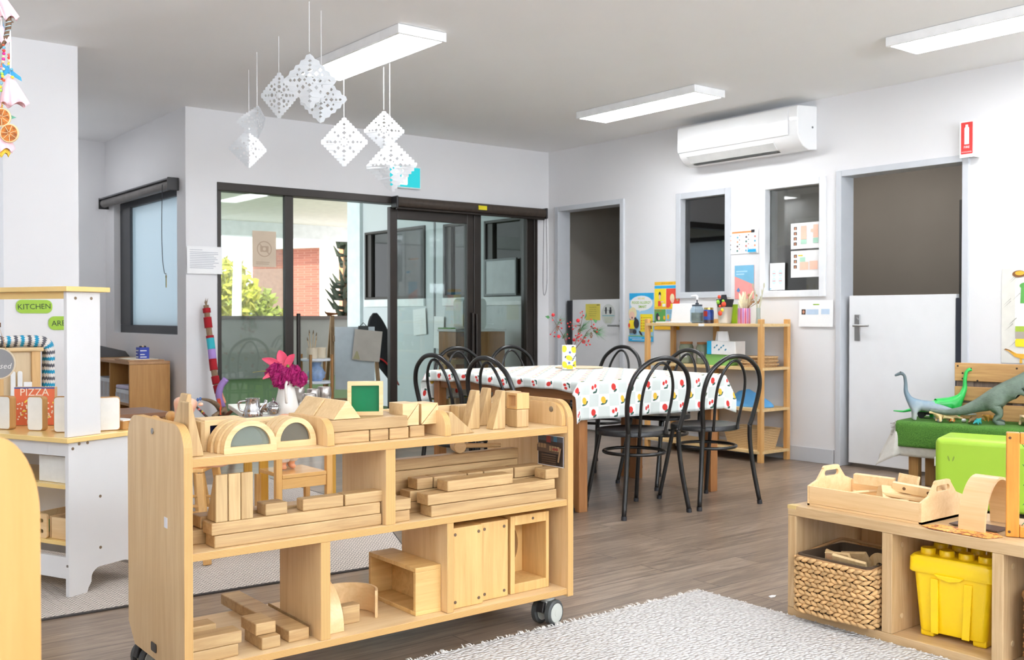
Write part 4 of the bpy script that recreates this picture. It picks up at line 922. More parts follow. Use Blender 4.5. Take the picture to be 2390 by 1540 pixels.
# ---- fruit cloth ----
def fruit_cloth():
    g = G('fruit_check_cloth'); uv = g.n('UVMap').outputs[0]; sep = g.n('SeparateXYZ'); g.set(sep, 0, uv)
    c = .071; u = g.math('DIVIDE', sep.outputs[0], c); v = g.math('DIVIDE', sep.outputs[1], c)
    iu, iv = g.math('FLOOR', u), g.math('FLOOR', v); fu, fv = g.math('SUBTRACT', g.math('FRACT', u), .5), g.math('SUBTRACT', g.math('FRACT', v), .5)
    def mod(a, m): return g.math('FLOORED_MODULO', a, m)
    chk = mod(g.math('ADD', iu, iv), 2.)                      # 0 white / 1 grey
    white = g.math('LESS_THAN', chk, .5)
    base = g.mix(white, lin((222, 230, 226)), lin((246, 247, 246)))
    def disc(cx, cy, rx, ry, rot=0.):
        co, si = math.cos(rot), math.sin(rot); dx = g.math('SUBTRACT', fu, cx); dy = g.math('SUBTRACT', fv, cy)
        a = g.math('ADD', g.math('MULTIPLY', dx, co / rx), g.math('MULTIPLY', dy, si / rx)); b = g.math('ADD', g.math('MULTIPLY', dx, -si / ry), g.math('MULTIPLY', dy, co / ry))
        return g.math('LESS_THAN', g.math('ADD', g.math('MULTIPLY', a, a), g.math('MULTIPLY', b, b)), 1.)
    def both(a, b): return g.math('MULTIPLY', a, b)
    rowodd = g.math('GREATER_THAN', mod(iv, 2.), .5); roweven = g.math('SUBTRACT', 1., rowodd)
    alt = g.math('GREATER_THAN', mod(g.math('ADD', iu, iv), 4.), 1.); nalt = g.math('SUBTRACT', 1., alt)
    GR, RD, YL = lin((52, 98, 84)), lin((222, 58, 52)), lin((240, 196, 62))
    def put(col, mask, colr): return g.mix(mask, col, colr)
    m = both(white, rowodd)
    col = put(base, both(m, disc(.18, -.16, .22, .09, .9)), GR); col = put(col, both(m, disc(-.08, -.3, .2, .08, .2)), GR); col = put(col, both(m, disc(-.04, .02, .22, .29, .35)), YL)
    m = both(both(white, roweven), alt)
    col = put(col, both(m, disc(.16, -.26, .2, .1, .5)), GR); col = put(col, both(m, disc(0., .04, .24, .28, .2)), RD)
    m = both(both(white, roweven), nalt)
    col = put(col, both(m, disc(.22, -.22, .08, .2, -.3)), GR); col = put(col, both(m, disc(.02, -.34, .16, .08, .2)), GR); col = put(col, both(m, disc(-.18, .06, .13, .17)), RD); col = put(col, both(m, disc(.1, .18, .13, .17)), RD)
    nz = g.n('TexNoise', Vector=g.coord(), Scale=90., Detail=3.)
    g.bsdf(col, .75, normal=g.bump(nz.outputs[0], .12, .003)); return g.m
def make_cloth():
    ox0, ox1, oy0, oy1 = .085, .14, .235, .22
    NX, NY = 96, 110; X0, X1, Y0, Y1 = DX0 - ox0, DX1 + ox1, DY0 - oy0, DY1 + oy1
    vs, uv, fs = [], [], []
    for j in range(NY + 1):
        for i in range(NX + 1):
            x = X0 + (X1 - X0) * i / NX; y = Y0 + (Y1 - Y0) * j / NY
            uv.append((x - X0, y - Y0))
            ex = max(DX0 - .006 - x, 0, x - DX1 - .006); ey = max(DY0 - .006 - y, 0, y - DY1 - .006)
            sx = -1 if x < DX0 else 1; sy = -1 if y < DY0 else 1
            z = .7365 + .0012 * math.sin(9 * x + 4 * y) * math.sin(7 * y)
            px, py = min(max(x, DX0 - .006), DX1 + .006), min(max(y, DY0 - .006), DY1 + .006)
            def fall(e):        # distance past the edge -> (out, down), rounded shoulder
                r = .018
                if e < r * PI / 2: return r * math.sin(e / r), r * (1 - math.cos(e / r))
                return r, r + (e - r * PI / 2)
            if ey > 0 and ex <= 0:
                o_, d_ = fall(ey); w = min(1, ey / .2); py += sy * (o_ + w * (.012 * math.sin(11 * x + 1) + .008 * math.sin(27 * x))); z -= d_ * .985
            elif ex > 0 and ey <= 0:
                o_, d_ = fall(ex); w = min(1, ex / .06); px += sx * (o_ + w * .008 * math.sin(13 * y)); z -= d_ * (.9 + .12 * math.sin(8 * y) + .06 * math.sin(21 * y))
            elif ex > 0 and ey > 0:
                e = math.hypot(ex, ey); a = math.atan2(ey, ex); o_, d_ = fall(max(ex, ey) + .25 * min(ex, ey)); 
                px += sx * (o_ * math.cos(a) + ex * .55); py += sy * (o_ * math.sin(a) + .25 * min(ex, ey)); z -= d_ * .97
            vs.append((px, py, z))
    for j in range(NY):
        for i in range(NX):
            a = j * (NX + 1) + i; fs.append((a, a + 1, a + NX + 2, a + NX + 1))
    b = MB(); b.v, b.f, b.m = vs, fs, [0] * len(fs)
    o = b.build('tablecloth', fruit_cloth(), None, smooth=180, solid=.0012, uv=uv)
    tag(o, 'white checked tablecloth printed with strawberries, lemons and cherries', 'tablecloth')
make_cloth()
# ---- bentwood style chairs ----
CHB = P('gloss_black_tube', (20, 20, 21), .28, spec=.6, var=.1)
g = G('black_cane_pattern_seat'); ck = g.n('TexChecker', Vector=g.mapv(g.coord(), (1, 1, 1), rot=(0, 0, PI / 4)), Scale=110.)
g.bsdf(lin((26, 26, 28)), .35, normal=g.bump(ck.outputs[1], .6, .004)); SEATM = g.m
def make_chair(label):
    t = thing('bentwood_chair', label, 'chair', (0, 0, 0), 0, 'black bentwood chairs at the dining table')
    half = [(.176, -.185, .46), (.190, -.196, .52), (.207, -.215, .62), (.205, -.236, .71), (.172, -.252, .79), (.105, -.264, .845), (.04, -.268, .868)]
    pts = half + [(-x, y, z) for x, y, z in half[::-1]]
    MB().tube(spline(pts, 6), .0135, 10).build('back_hoop', CHB, t, smooth=180)
    half = [(.088, -.170, .44), (.094, -.185, .52), (.104, -.208, .63), (.098, -.228, .72), (.07, -.244, .79), (.025, -.253, .838)]
    MB().tube(spline(half + [(-x, y, z) for x, y, z in half[::-1]], 6), .0085, 8).build('inner_hoop', CHB, t, smooth=180)
    b = MB(); n = 40; sh = []
    for k in range(n):
        a = 2 * PI * k / n; r = .2 + .012 * math.cos(2 * a) * (1 if math.sin(a) > 0 else .4)
        sh.append((r * math.cos(a), r * .99 * math.sin(a) + .005))
    def ringz(s_, z): return [(x * s_, y * s_, z) for x, y in sh]
    b.rings([ringz(.93, .432), ringz(1., .436), ringz(1.0, .458), ringz(.97, .464), ringz(.90, .460), ringz(.5, .457)], m=0)
    b.build('seat', SEATM, t, smooth=50)
    for s_ in (-1, 1):
        lg = MB().tube(spline([(s_ * .176, -.185, .47), (s_ * .180, -.182, .38), (s_ * .196, -.192, .22), (s_ * .228, -.215, .012)], 5), .0135, 10).build('leg', CHB, t, smooth=180)
        MB().cyl((s_ * .2265, -.214, .022), (s_ * .2285, -.2155, 0), .0155, 10).build('foot_cap', BLKRUB, lg, smooth=40)
        lg = MB().tube(spline([(s_ * .145, .120, .437), (s_ * .152, .140, .34), (s_ * .166, .172, .18), (s_ * .182, .206, .012)], 5), .0125, 10).build('leg', CHB, t, smooth=180)
        MB().cyl((s_ * .1812, .2045, .022), (s_ * .1825, .2065, 0), .0145, 10).build('foot_cap', BLKRUB, lg, smooth=40)
    MB().tube([(.172 * math.cos(2 * PI * k / 36), .172 * math.sin(2 * PI * k / 36) - .008, .335) for k in range(36)], .0095, 8, closed=True).build('ring_stretcher', CHB, t, smooth=180)
    return t
CH_ = [((4.085, 4.125), -7, 'black bentwood chair at the table end, the one closer to the block trolley'),
       ((4.615, 4.055), -8, 'black bentwood chair at the table end, the one closer to the long wall'),
       ((3.565, 4.47), -90, 'black bentwood chair on the trolley side of the table, nearer the camera'),
       ((3.555, 4.995), -86, 'black bentwood chair on the trolley side of the table, nearer the glass doors'),
       ((4.165, 5.72), 180, 'black bentwood chair at the far table end, in front of the dark door post'),
       ((4.655, 5.735), 179, 'black bentwood chair at the far table end, in front of the brown deck cabinet'),
       ((5.04, 5.46), 92, 'black bentwood chair behind the lemon vase, in front of the narrow half door'),
       ((4.86, 4.66), 88, 'black bentwood chair between the table and the timber wall shelves')]
proto = make_chair(CH_[0][2])
for k, ((x, y), a, lb) in enumerate(CH_):
    c = proto if k == 0 else dup(proto, (0, 0, 0), 0, lb)
    c.location = (x, y, 0); c.rotation_euler = (0, 0, math.radians(a))
# ---- table centre ----
q = onz(1352, 858, .738)
g = G('woven_placemat'); wv = g.n('TexWave', {'wave_type': 'RINGS', 'rings_direction': 'Z'}, Vector=g.coord(), Scale=30., Distortion=1.)
g.bsdf(g.ramp(wv.outputs[0], [(.2, lin((206, 186, 152))), (.8, lin((232, 216, 188)))]), .8); MAT_ = g.m
o = MB().lathe([(.001, 0), (.165, 0), (.17, .003), (.165, .006), (.001, .006)], 40).build('placemat', MAT_, None, smooth=40); o.location = (q.x, q.y, .7385); o.scale = (1, 1, 1); tag(o, 'round beige placemat under the lemon vase', 'placemat')
VX, VY, VZ = q.x - .045, q.y - .03, .7455
t = thing('lemon_vase', 'white vase painted with lemons on the dining table', 'vase', (VX, VY, VZ))
vl = onz(1332, 861, VZ); t.location = (vl.x, vl.y + .02, VZ)
VWm = P('glazed_white', (244, 244, 242), .2); LEM = P('lemon_yellow', (244, 208, 34), .3, var=.1, vscale=30.); CBL = P('cobalt_blue', (50, 84, 160), .3); NVY = P('navy_leaf', (44, 58, 92), .3)
HW = .046
sq = rrect(-HW, -HW, HW, HW, .02, 5)
def vrot(): return -TH
b = MB(); T0 = TR(rz=-TH)
b.rings([[(x * s_, y * s_, z) for x, y in sq] for s_, z in ((.93, 0), (.97, .004), (1., .16), (.94, .16), (.9, .02))], T0)
b.build('body', VWm, t, smooth=50)
fy = -HW - .0006
def dec(name, pts, mt, d=0.):
    T_ = T0 @ TR(0, fy - d, 0, rx=PI / 2); return MB().poly([pts], .0004, T_).build(name, mt, t)
for cx, cz, a in ((-.032, .135, 1.5), (.031, .13, 1.75), (0., .075, -.45), (-.03, .03, 1.9), (.042, .035, 1.2), (.004, .012, 0.)):
    L_ = [(max(-HW + .001, min(HW - .001, x)), max(.001, z)) for x, z in ell(cx, cz, .023, .0165, 18, a)]; dec('lemon', L_, LEM)
for cx, cz in ((.005, .112), (.0, .042)):
    for k in range(3): dec('blossom', ell(cx, cz, .011, .0022, 10, k * PI / 3), CBL, .0005 + .0003 * k)
for k in range(6): dec('sprig', ell(.022 + .004 * k, .058 + .007 * k, .009, .0022, 8, .3 + (k % 2) * .9), NVY, .0006)
for cx, cz, a in ((-.024, .082, 1.2), (.024, .15, .4), (.03, .026, .6)): dec('leaf', ell(cx, cz, .009, .004, 10, a), NVY, .001)
BERRY = P('red_berry', (196, 26, 38), .25); PINEL = P('pine_needle_green', (62, 122, 66), .6, var=.3, vscale=40.); BRN = P('twig_brown', (104, 72, 50), .7); CONE = P('pine_cone_brown', (134, 92, 62), .8, var=.3, vscale=60.)
bm_ = MB().ball((0, 0, 0), 1., 12); berry_me = bm_.build('berry', BERRY, None, smooth=180); berry_data = berry_me.data; bpy.data.objects.remove(berry_me)
vb = Vector(t.location); rgt = Vector((math.cos(-TH), math.sin(-TH), 0))
DV = atd(1332, 800, 1).x and (Vector((vb.x, vb.y, 0)).dot(Vector((math.sin(TH), math.cos(TH), 0))))
def vp(px, py, back=0.):          # point in the vase's own plane, read off the photograph
    q_ = atd(px, py, DV + back); return q_ - vb
def sprig(label, stem, berries, needles, cones=(), leaves=()):
    s_ = thing('berry_sprig', label, 'plant', tuple(vb), 0, 'berry and pine sprigs in the lemon vase')
    MB().tube(spline([vp(*p) for p in stem], 5), [.0028 - .0018 * k / (len(stem) * 5) for k in range((len(stem) - 1) * 5 + 1)], 6).build('stem', BRN, s_)
    st = [vp(*p) for p in stem]
    for (px, py, r_) in berries:
        bq = vp(px, py, R.uniform(-.02, .02)); near = min(st, key=lambda p: (p - bq).length)
        o_ = bpy.data.objects.new('berry', berry_data); C.objects.link(o_); o_.parent = s_; o_.location = bq; o_.scale = (r_,) * 3
    tw = MB()
    for (px, py, r_) in berries: bq = vp(px, py); near = min(st, key=lambda p: (p - bq).length); tw.tube([near, bq], .0011, 4)
    tw.build('twig', BRN, s_)
    nb = MB()
    for (px, py, px2, py2, n_) in needles:
        a_, b_ = vp(px, py), vp(px2, py2); dr = b_ - a_
        for k in range(n_):
            p0 = a_ + dr * R.random() * .6; sp = Vector((R.gauss(0, 1), R.gauss(0, 1), R.gauss(0, 1))).normalized() * dr.length * .55; p1 = p0 + dr * .55 + sp
            w_ = (p1 - p0).orthogonal().normalized() * .0013; nb.mesh([p0 - w_, p0 + w_, p1], [(0, 1, 2)])
    if needles: nb.build('needles', PINEL, s_)
    for (px, py, r_) in cones:
        cb_ = MB()
        for k in range(14): z_ = -1 + 2 * k / 13; cb_.ball((.6 * math.sqrt(max(0, 1 - z_ * z_)) * math.cos(2.4 * k) * r_, .6 * math.sqrt(max(0, 1 - z_ * z_)) * math.sin(2.4 * k) * r_, z_ * r_ * 1.3), (r_ * .4, r_ * .4, r_ * .22), 6)
        o_ = cb_.build('cone', CONE, s_, smooth=180); o_.location = vp(px, py)
    for pts in leaves: MB().mesh([vp(*p) for p in pts], [tuple(range(len(pts)))]).build('leaf', PINEL, s_, solid=.0006)
    return s_
sprig('berry sprig leaning towards the glass doors in the lemon vase', [(1325, 815), (1315, 785), (1300, 760), (1288, 740)], [(1291, 735, .0125), (1290, 747, .005), (1308, 747, .006), (1310, 754, .006), (1311, 766, .006), (1304, 762, .006), (1304, 785, .0125), (1295, 776, .005), (1285, 780, .005), (1294, 785, .006), (1324, 780, .005), (1328, 789, .005), (1322, 792, .005)], [(1300, 760, 1312, 733, 60), (1312, 790, 1322, 772, 70)], [(1301, 767, .011)], [[(1272, 738), (1280, 736), (1284, 741), (1279, 744)]])
sprig('upright berry sprig at the middle of the lemon vase', [(1338, 815), (1348, 785), (1355, 760), (1360, 735), (1358, 728)], [(1349, 748, .0135), (1355, 730, .005), (1359, 727, .005), (1362, 736, .006), (1357, 741, .005), (1344, 761, .006), (1325, 755, .006), (1331, 752, .005), (1328, 762, .006), (1336, 760, .005), (1337, 768, .006), (1346, 789, .006), (1344, 783, .006), (1350, 779, .006), (1353, 785, .006), (1349, 787, .007), (1357, 782, .006)], [(1350, 775, 1368, 750, 110)], [(1352, 774, .014)], [[(1364, 742), (1369, 728), (1369, 738), (1365, 745)]])
sprig('berry sprig leaning towards the posters in the lemon vase', [(1342, 815), (1358, 795), (1370, 775), (1382, 765)], [(1362, 797, .0135), (1340, 793, .0115), (1356, 791, .006), (1366, 788, .006), (1380, 745, .005), (1386, 757, .006), (1380, 762, .006), (1385, 766, .006), (1389, 765, .006), (1394, 768, .006), (1387, 773, .006), (1393, 774, .006), (1374, 794, .006), (1373, 797, .006), (1377, 804, .006), (1369, 805, .006), (1350, 795, .006)], [(1362, 790, 1376, 768, 70), (1384, 772, 1405, 786, 90), (1384, 772, 1408, 770, 50)], [(1380, 782, .013)], [[(1384, 745), (1394, 747), (1391, 754), (1387, 751)]])
# ================= timber wall shelves and what stands on them =================
RK0, RK1, RKY0, RKY1 = 6.13, 6.475, 4.845, 6.045
t = thing('timber_shelves', 'open four tier timber shelf rack against the long wall', 'shelf rack', (0, 0, 0))
RKW = WOOD('rack_shelf_timber', (226, 196, 144), (204, 170, 114), 'Y', .45, 1., .03); RKP = WOOD('rack_post_timber', (220, 172, 108), (196, 142, 78), 'Z', .45, 1., .03)
ZS = (1.040, .712, .404, .088)
for z in ZS:
    b = MB(); b.prism(rrect(RK0 - .008, RKY0 - .008, RK1, RKY1 + .008, .02, 3), .022, TR(0, 0, z - .022)); b.build('shelf', RKW, t, bevel=.002)
for (x, y) in ((RK0 + .012, RKY0 + .012), (RK0 + .012, RKY1 - .012), (RK1 - .022, RKY0 + .012), (RK1 - .022, RKY1 - .012), (RK1 - .022, 5.56)):
    MB().box((x - .019, y - .019, 0), (x + .019, y + .019, 1.075)).build('post', RKP, t, bevel=.004)
def ray_rack(px, x=6.24): return onx(px, 740, x).y
top = ZS[0] + .0004
t = thing('pump_jar', 'clear jar with white pump and green contents, on the rack top', 'jar', (6.25, ray_rack(1627, 6.25), top))
JG = ACRYL('jar_glass', (206, 222, 232), .8)
MB().lathe([(.040, 0), (.052, .008), (.055, .02), (.055, .105), (.046, .125), (.040, .13), (.040, .138)], 24).build('jar', JG, t, smooth=40)
MB().lathe([(.046, .014), (.047, .02), (.047, .082), (.046, .085)], 20).build('contents', P('olive_contents', (86, 92, 58), .6, var=.5, vscale=60.), t, smooth=40)
MB().lathe([(.042, .138), (.042, .150), (.014, .152), (.014, .165), (.006, .166), (.006, .2)], 18).build('pump_collar', P('dark_lid', (48, 58, 70), .4), t, smooth=40)
MB().tube([(0, 0, .19), (0, 0, .215), (0, .012, .221), (0, .06, .219)], [.009, .010, .010, .007], 10).build('pump_nozzle', PAPER, t, smooth=60)
t = thing('blue_can', 'blue and red printed jar with gold lid, on the rack top', 'jar', (6.25, ray_rack(1654, 6.25), top))
MB().lathe([(.034, 0), (.04, .006), (.041, .03), (.041, .095), (.036, .108)], 24).build('body', P('printed_blue', (34, 66, 150), .3, var=.3, vscale=30.), t, smooth=40)
MB().lathe([(.036, .108), (.037, .109), (.037, .124), (.034, .126)], 24).build('lid', P('gold_lid', (206, 184, 110), .25, .8), t, smooth=40)
b = MB(); b.rings([[(.0418 * math.cos(a), .0418 * math.sin(a), z) for z in (.055, .098)] for a in [PI * (.8 + .05 * k) for k in range(8)]], cap=False); b.build('label_patch', P('printed_red', (214, 70, 60), .3), t)
MB().lathe([(.0412, .004), (.0414, .028)], 24, cap=False).build('dark_base', P('dark_base_band', (60, 44, 44), .3), t)
t = thing('metal_bucket', 'pale metal bucket stuffed with a black, red and green cloth, on the rack top', 'bucket', (6.25, ray_rack(1692, 6.25), top))
MB().lathe([(.044, 0), (.05, .004), (.062, .125), (.064, .128), (.060, .128), (.048, .01)], 28).build('bucket', P('pale_zinc', (206, 206, 202), .35, .35), t, smooth=40)
cl = thing('patterned_cloth', 'black cloth with red, green and yellow shapes stuffed in the metal bucket', 'cloth', (6.25, ray_rack(1692, 6.25), top + .06))
BKC = P('black_print_cloth', (34, 36, 42), .7)
b = MB(); b.rings([[((.045 + .02 * z_ * 8 * (1 + .35 * math.sin(3 * a + z_ * 30))) * math.cos(a) * .9, (.045 + .022 * z_ * 8 * (1 + .4 * math.cos(2 * a + 20 * z_))) * math.sin(a), z_) for a in [2 * PI * k / 18 for k in range(18)]] for z_ in (0, .04, .075, .11, .13)]); b.build('cloth', BKC, cl, smooth=60)
MB().tube([(0, .01, .12), (0, .012, .165)], [.03, .022], 6).build('peak', BKC, cl)
for k, (dy, dz, r_, c_) in enumerate(((.01, .148, .015, (226, 78, 52)), (.02, .108, .018, (140, 200, 60)), (-.035, .09, .022, (226, 78, 52)), (-.02, .045, .014, (240, 210, 60)), (.0, .075, .012, (226, 78, 52)), (-.03, .115, .012, (140, 200, 60)), (.0, .02, .02, (226, 78, 52)))):
    MB().ball((-.058 + .006 * abs(dy) * 10, dy, dz), (.012, r_, r_), 10).build('patch', P('patch_%d' % c_[1], c_, .7), cl, smooth=180)
t = thing('green_tumbler', 'lime green tumbler behind the metal bucket', 'cup', (6.31, ray_rack(1712, 6.31), top)); MB().lathe([(.028, 0), (.03, .004), (.036, .15), (.034, .15), (.028, .01)], 24).build('tumbler', P('lime_plastic', (164, 214, 40), .3), t, smooth=40)
t = thing('foil_vase', 'pink striped foil vase holding dried flowers, on the rack top', 'vase', (6.24, ray_rack(1737, 6.24), top))
g = G('pink_foil_stripes'); sp = g.n('SeparateXYZ'); g.set(sp, 0, g.coord()); an = g.math('ARCTAN2', sp.outputs[1], sp.outputs[0]); wv = g.math('ADD', g.math('MULTIPLY', g.math('SINE', g.math('MULTIPLY', an, 9.)), .5), .5)
g.bsdf(g.ramp(wv, [(.1, lin((206, 90, 130))), (.45, lin((246, 206, 226))), (.8, lin((196, 140, 206)))]), .2, .3)
MB().lathe([(.048, 0), (.05, .003), (.05, .118), (.047, .118), (.047, .01)], 28).build('vase', g.m, t, smooth=40)
dv = thing('dried_flowers', 'cream and brown dried flowers in the pink foil vase', 'plant', (6.24, ray_rack(1737, 6.24), top + .02))
CRM = P('cream_plume', (232, 220, 186), .9, var=.12, vscale=50.); TAN = P('tan_husk', (176, 136, 100), .9, var=.2, vscale=50.)
for k in range(9):
    a = R.uniform(0, 2 * PI); l_ = .15 + .09 * R.random(); tp = (.05 * math.cos(a), .075 * math.sin(a) - .005, l_)
    MB().tube(spline([(.01 * math.cos(a), .01 * math.sin(a), 0), (.02 * math.cos(a), .03 * math.sin(a), l_ * .55), tp], 4), [.003, .003, .004, .006, .014, .018, .014, .009, .004], 7).build('plume', CRM, dv, smooth=180)
for k in range(10):
    a = R.uniform(0, 2 * PI); p1 = (.05 * math.cos(a), -.07 - .05 * R.random(), .13 + .07 * R.random())
    MB().tube([(0, -.01, 0), (.01 * math.cos(a), -.04, .10), p1], .0014, 4).ball(p1, (.009, .009, .012), 6).build('husk', TAN, dv)
t = thing('bud_vase', 'thin clear bud vase with pale stems beside the pink foil vase', 'vase', (6.21, ray_rack(1770, 6.21), top))
MB().lathe([(.02, 0), (.022, .004), (.016, .05), (.016, .12), (.014, .12), (.013, .01)], 16).build('glass', ACRYL('thin_glass', (224, 230, 226), .7), t, smooth=40)
for k in range(6):
    a = k * 1.05; tp = (.025 * math.cos(a), .05 * math.sin(a), .19 + .05 * (k % 3)); MB().tube([(0, 0, .01), (.008 * math.cos(a), .015 * math.sin(a), .12), tp], .0018, 4).ball(tp, (.006, .006, .02), 6).build('stem', P('sage_stem', (190, 188, 160), .8), t)
t = thing('white_card_stack', 'white board leaning on the wall at the end of the rack top', 'board', (6.425, ray_rack(1590, 6.42), top)); t.rotation_euler = (0, .0, 0)
MB().box((0, -.125, 0), (.012, .125, .165), TR(ry=.12)).build('board', PAPER, t, bevel=.004)
t = thing('flat_tray', 'flat white tray lying at the end of the rack top', 'tray', (6.16, 5.60, top)); MB().box((0, 0, 0), (.2, .36, .012)).build('tray', P('white_tray', (226, 226, 226), .3), t, bevel=.004); MB().tube([(0, .36, .012), (-.03, .385, .014), (-.03, .38, -.05)], .004, 6).build('strap', BLACK, t)
t = thing('label_tab', 'little white price tab on the rack top edge', 'label', (RK0 - .0105, ray_rack(1637, 6.12), ZS[0] - .021)); MB().box((-.001, -.03, 0), (.001, .03, .02)).build('tab', PAPER, t)
s2 = ZS[1] + .0004
for k, (px, lb) in enumerate(((1602, 'sage green canister with cork lid nearest the rack corner post, partly behind a chair'), (1642, 'sage green canister with cork lid beside the tissue box'))):
    t = thing('canister', lb, 'canister', (6.27, ray_rack(px, 6.27), s2))
    MB().lathe([(.05, 0), (.056, .006), (.058, .03), (.058, .135), (.05, .155), (.048, .158)], 26).build('body', P('sage_glaze', (124, 134, 112), .25, var=.06, vscale=30.), t, smooth=40); MB().lathe([(.05, .158), (.052, .16), (.052, .174), (.05, .176)], 26).build('cork_lid', P('cork', (160, 112, 72), .8, var=.15, vscale=90.), t, smooth=40)
    b = MB(); b.rings([[(.0588 * math.cos(a), .0588 * math.sin(a), z) for z in (.05, .10)] for a in [PI * (.94 + .045 * q) for q in range(8)]], cap=False); b.build('paper_label', PAPER, t)
t = thing('tissue_box', 'green tissue box under the white and blue one', 'box', (6.17, ray_rack(1706, 6.17), s2)); y_ = 5.03
t.location = (6.18, 5.20, s2); MB().box((0, 0, 0), (.115, .23, .085)).build('carton', P('green_carton', (128, 184, 96), .5, var=.05), t, bevel=.003)
t = thing('tissue_box', 'white tissue box with blue end and a tissue pulled up, on the green box', 'box', (6.17, 5.125, s2 + .0856))
b = MB(); b.box((0, 0, 0), (.12, .24, .105), m=0); b.build('carton', P('white_carton', (232, 232, 230), .5), t, bevel=.003); MB().box((-.0012, .24, .0), (.1212, .285, .105)).build('end_panel', P('cyan_carton', (40, 172, 216), .5), t, bevel=.003)
for k in range(6): MB().poly([ell(0, 0, .011, .006, 10, .6)], .0006, TR(-.001, .205 - .022 * k, .055 + .018 * math.sin(k * 2.1), rx=PI / 2, rz=-PI / 2)).build('printed_mark', P('teal_print', (52, 130, 160), .5), t)
b = MB(); b.rings([[((.02 + .02 * z_) * (1 + .4 * math.sin(3 * a)) * math.cos(a) + .06, (.06 - .2 * z_) * (1 + .3 * math.cos(4 * a)) * math.sin(a) + .18, .105 + z_) for a in [2 * PI * k / 14 for k in range(14)]] for z_ in (0, .02, .045, .075)]); b.build('tissue', PAPER, t, smooth=60)
WIC = P('plaited_seagrass', (206, 170, 122), .8, var=.3, vscale=90., bump=.6, bscale=120.)
for k in range(6):
    o = MB().lathe([(.001, 0), (.135, 0), (.14, .006), (.135, .012), (.001, .012)], 30).build('woven_mat', WIC, None, smooth=40)
    o.location = (6.29 + .006 * math.sin(k * 2.), 4.99 + .008 * math.cos(k * 3.), s2 + .0135 * k)
    tag(o, ['bottom', 'second lowest', 'third lowest', 'third highest', 'second highest', 'topmost'][k] + ' of the stack of round seagrass mats on the rack', 'mat', 'stack of round seagrass mats')
t = thing('blue_cloth', 'folded sky blue cloth on the third tier of the rack', 'cloth', (6.30, 5.08, ZS[2] + .0004))
b = MB(); b.rings([[(.11 * f_ * math.cos(a) * (1 + .1 * math.sin(3 * a)), .2 * f_ * math.sin(a), z_ * (1 + .5 * math.sin(a + .6))) for a in [2 * PI * k / 22 for k in range(22)]] for f_, z_ in ((1., 0.), (1.02, .012), (.9, .045), (.6, .075), (.2, .085))]); b.build('cloth', P('sky_blue_cloth', (96, 168, 224), .8, var=.08, bump=.3), t, smooth=70)
t = thing('shallow_basket', 'pale rectangular basket on the lowest tier of the rack', 'basket', (6.29, 5.06, ZS[3] + .0004))
g = G('pale_wicker'); wv = g.n('TexWave', {'bands_direction': 'Z'}, Vector=g.coord(), Scale=24., Distortion=2.); bk_ = g.n('TexBrick', Vector=g.mapv(g.coord(), rot=(PI / 2, 0, 0)), Scale=26.)
g.bsdf(g.ramp(wv.outputs[0], [(.2, lin((190, 154, 104))), (.8, lin((226, 198, 152)))]), .75, normal=g.bump(wv.outputs[0], .5, .004))
def rect4(hx_, hy_, z): return [(x, y, z) for x, y in rrect(-hx_, -hy_, hx_, hy_, .02, 3)]
MB().rings([rect4(.10, .155, 0), rect4(.13, .185, .15), rect4(.135, .19, .155), rect4(.125, .178, .15), rect4(.095, .148, .012)]).build('basket', g.m, t, smooth=40)
# ================= posters and notices on the long wall =================
RZ = -PI / 2
PY_, PB, PR_, PG, PLB = P('poster_yellow', (246, 222, 46), .5), P('poster_blue', (40, 170, 226), .5), P('poster_red', (232, 78, 56), .5), P('poster_green', (96, 168, 84), .5), P('poster_sky', (160, 206, 234), .5)
PO, SKN, HAIRB, HAIRK, LGR = P('poster_orange', (244, 190, 40), .5), P('poster_skin', (240, 200, 178), .5), P('poster_blond', (236, 222, 176), .5), P('poster_black', (52, 52, 60), .5), P('poster_lime', (150, 190, 60), .5)
q = onx(1469, 796, XR - .004); q2 = onx(1526, 683, XR - .004); w_ = q.y - q2.y; h_ = q2.z - q.z
s = SHEET(w_, h_, PLB); s.rect(0, h_ * .86, w_, h_, PB)
s.disc(w_ * .5, h_ * .79, w_ * .46, h_ * .155, PAPER); s.shape([(w_ * .4, h_ * .68), (w_ * .5, h_ * .66), (w_ * .44, h_ * .6)], PAPER)
s.text('WE ARE', w_ * .5, h_ * .885, h_ * .058, P('poster_text_yellow', (214, 200, 40), .5)); s.text('FOOD ALLERGY', w_ * .5, h_ * .80, h_ * .075, LGR, bold=.0006); s.text('SMART', w_ * .55, h_ * .715, h_ * .075, LGR, bold=.0006)
s.rect(w_ * .46, h_ * .2, w_ * .97, h_ * .565, PY_)
for k in range(5): s.disc(w_ * .52, h_ * (.49 - .057 * k), .006, .006, PR_); s.rect(w_ * .57, h_ * (.487 - .057 * k), w_ * (.9 - .05 * (k % 2)), h_ * (.497 - .057 * k), P('poster_olive_text', (170, 150, 40), .5))
s.disc(w_ * .16, h_ * .58, w_ * .17, h_ * .13, HAIRB); s.disc(w_ * .13, h_ * .53, w_ * .12, h_ * .09, SKN); s.disc(w_ * .14, h_ * .49, .008, .009, P('poster_mouth', (90, 60, 90), .5)); s.rect(w_ * .02, h_ * .26, w_ * .24, h_ * .44, PY_); s.rect(w_ * .03, h_ * .17, w_ * .22, h_ * .26, P('poster_shorts', (110, 112, 112), .5)); s.disc(w_ * .02, h_ * .33, .012, .02, PR_)
s.disc(w_ * .32, h_ * .37, w_ * .11, h_ * .10, HAIRK); s.disc(w_ * .28, h_ * .47, .014, .014, HAIRK); s.disc(w_ * .25, h_ * .2, w_ * .08, h_ * .05, HAIRK); s.disc(w_ * .5, h_ * .17, w_ * .1, h_ * .025, HAIRK, -.8)
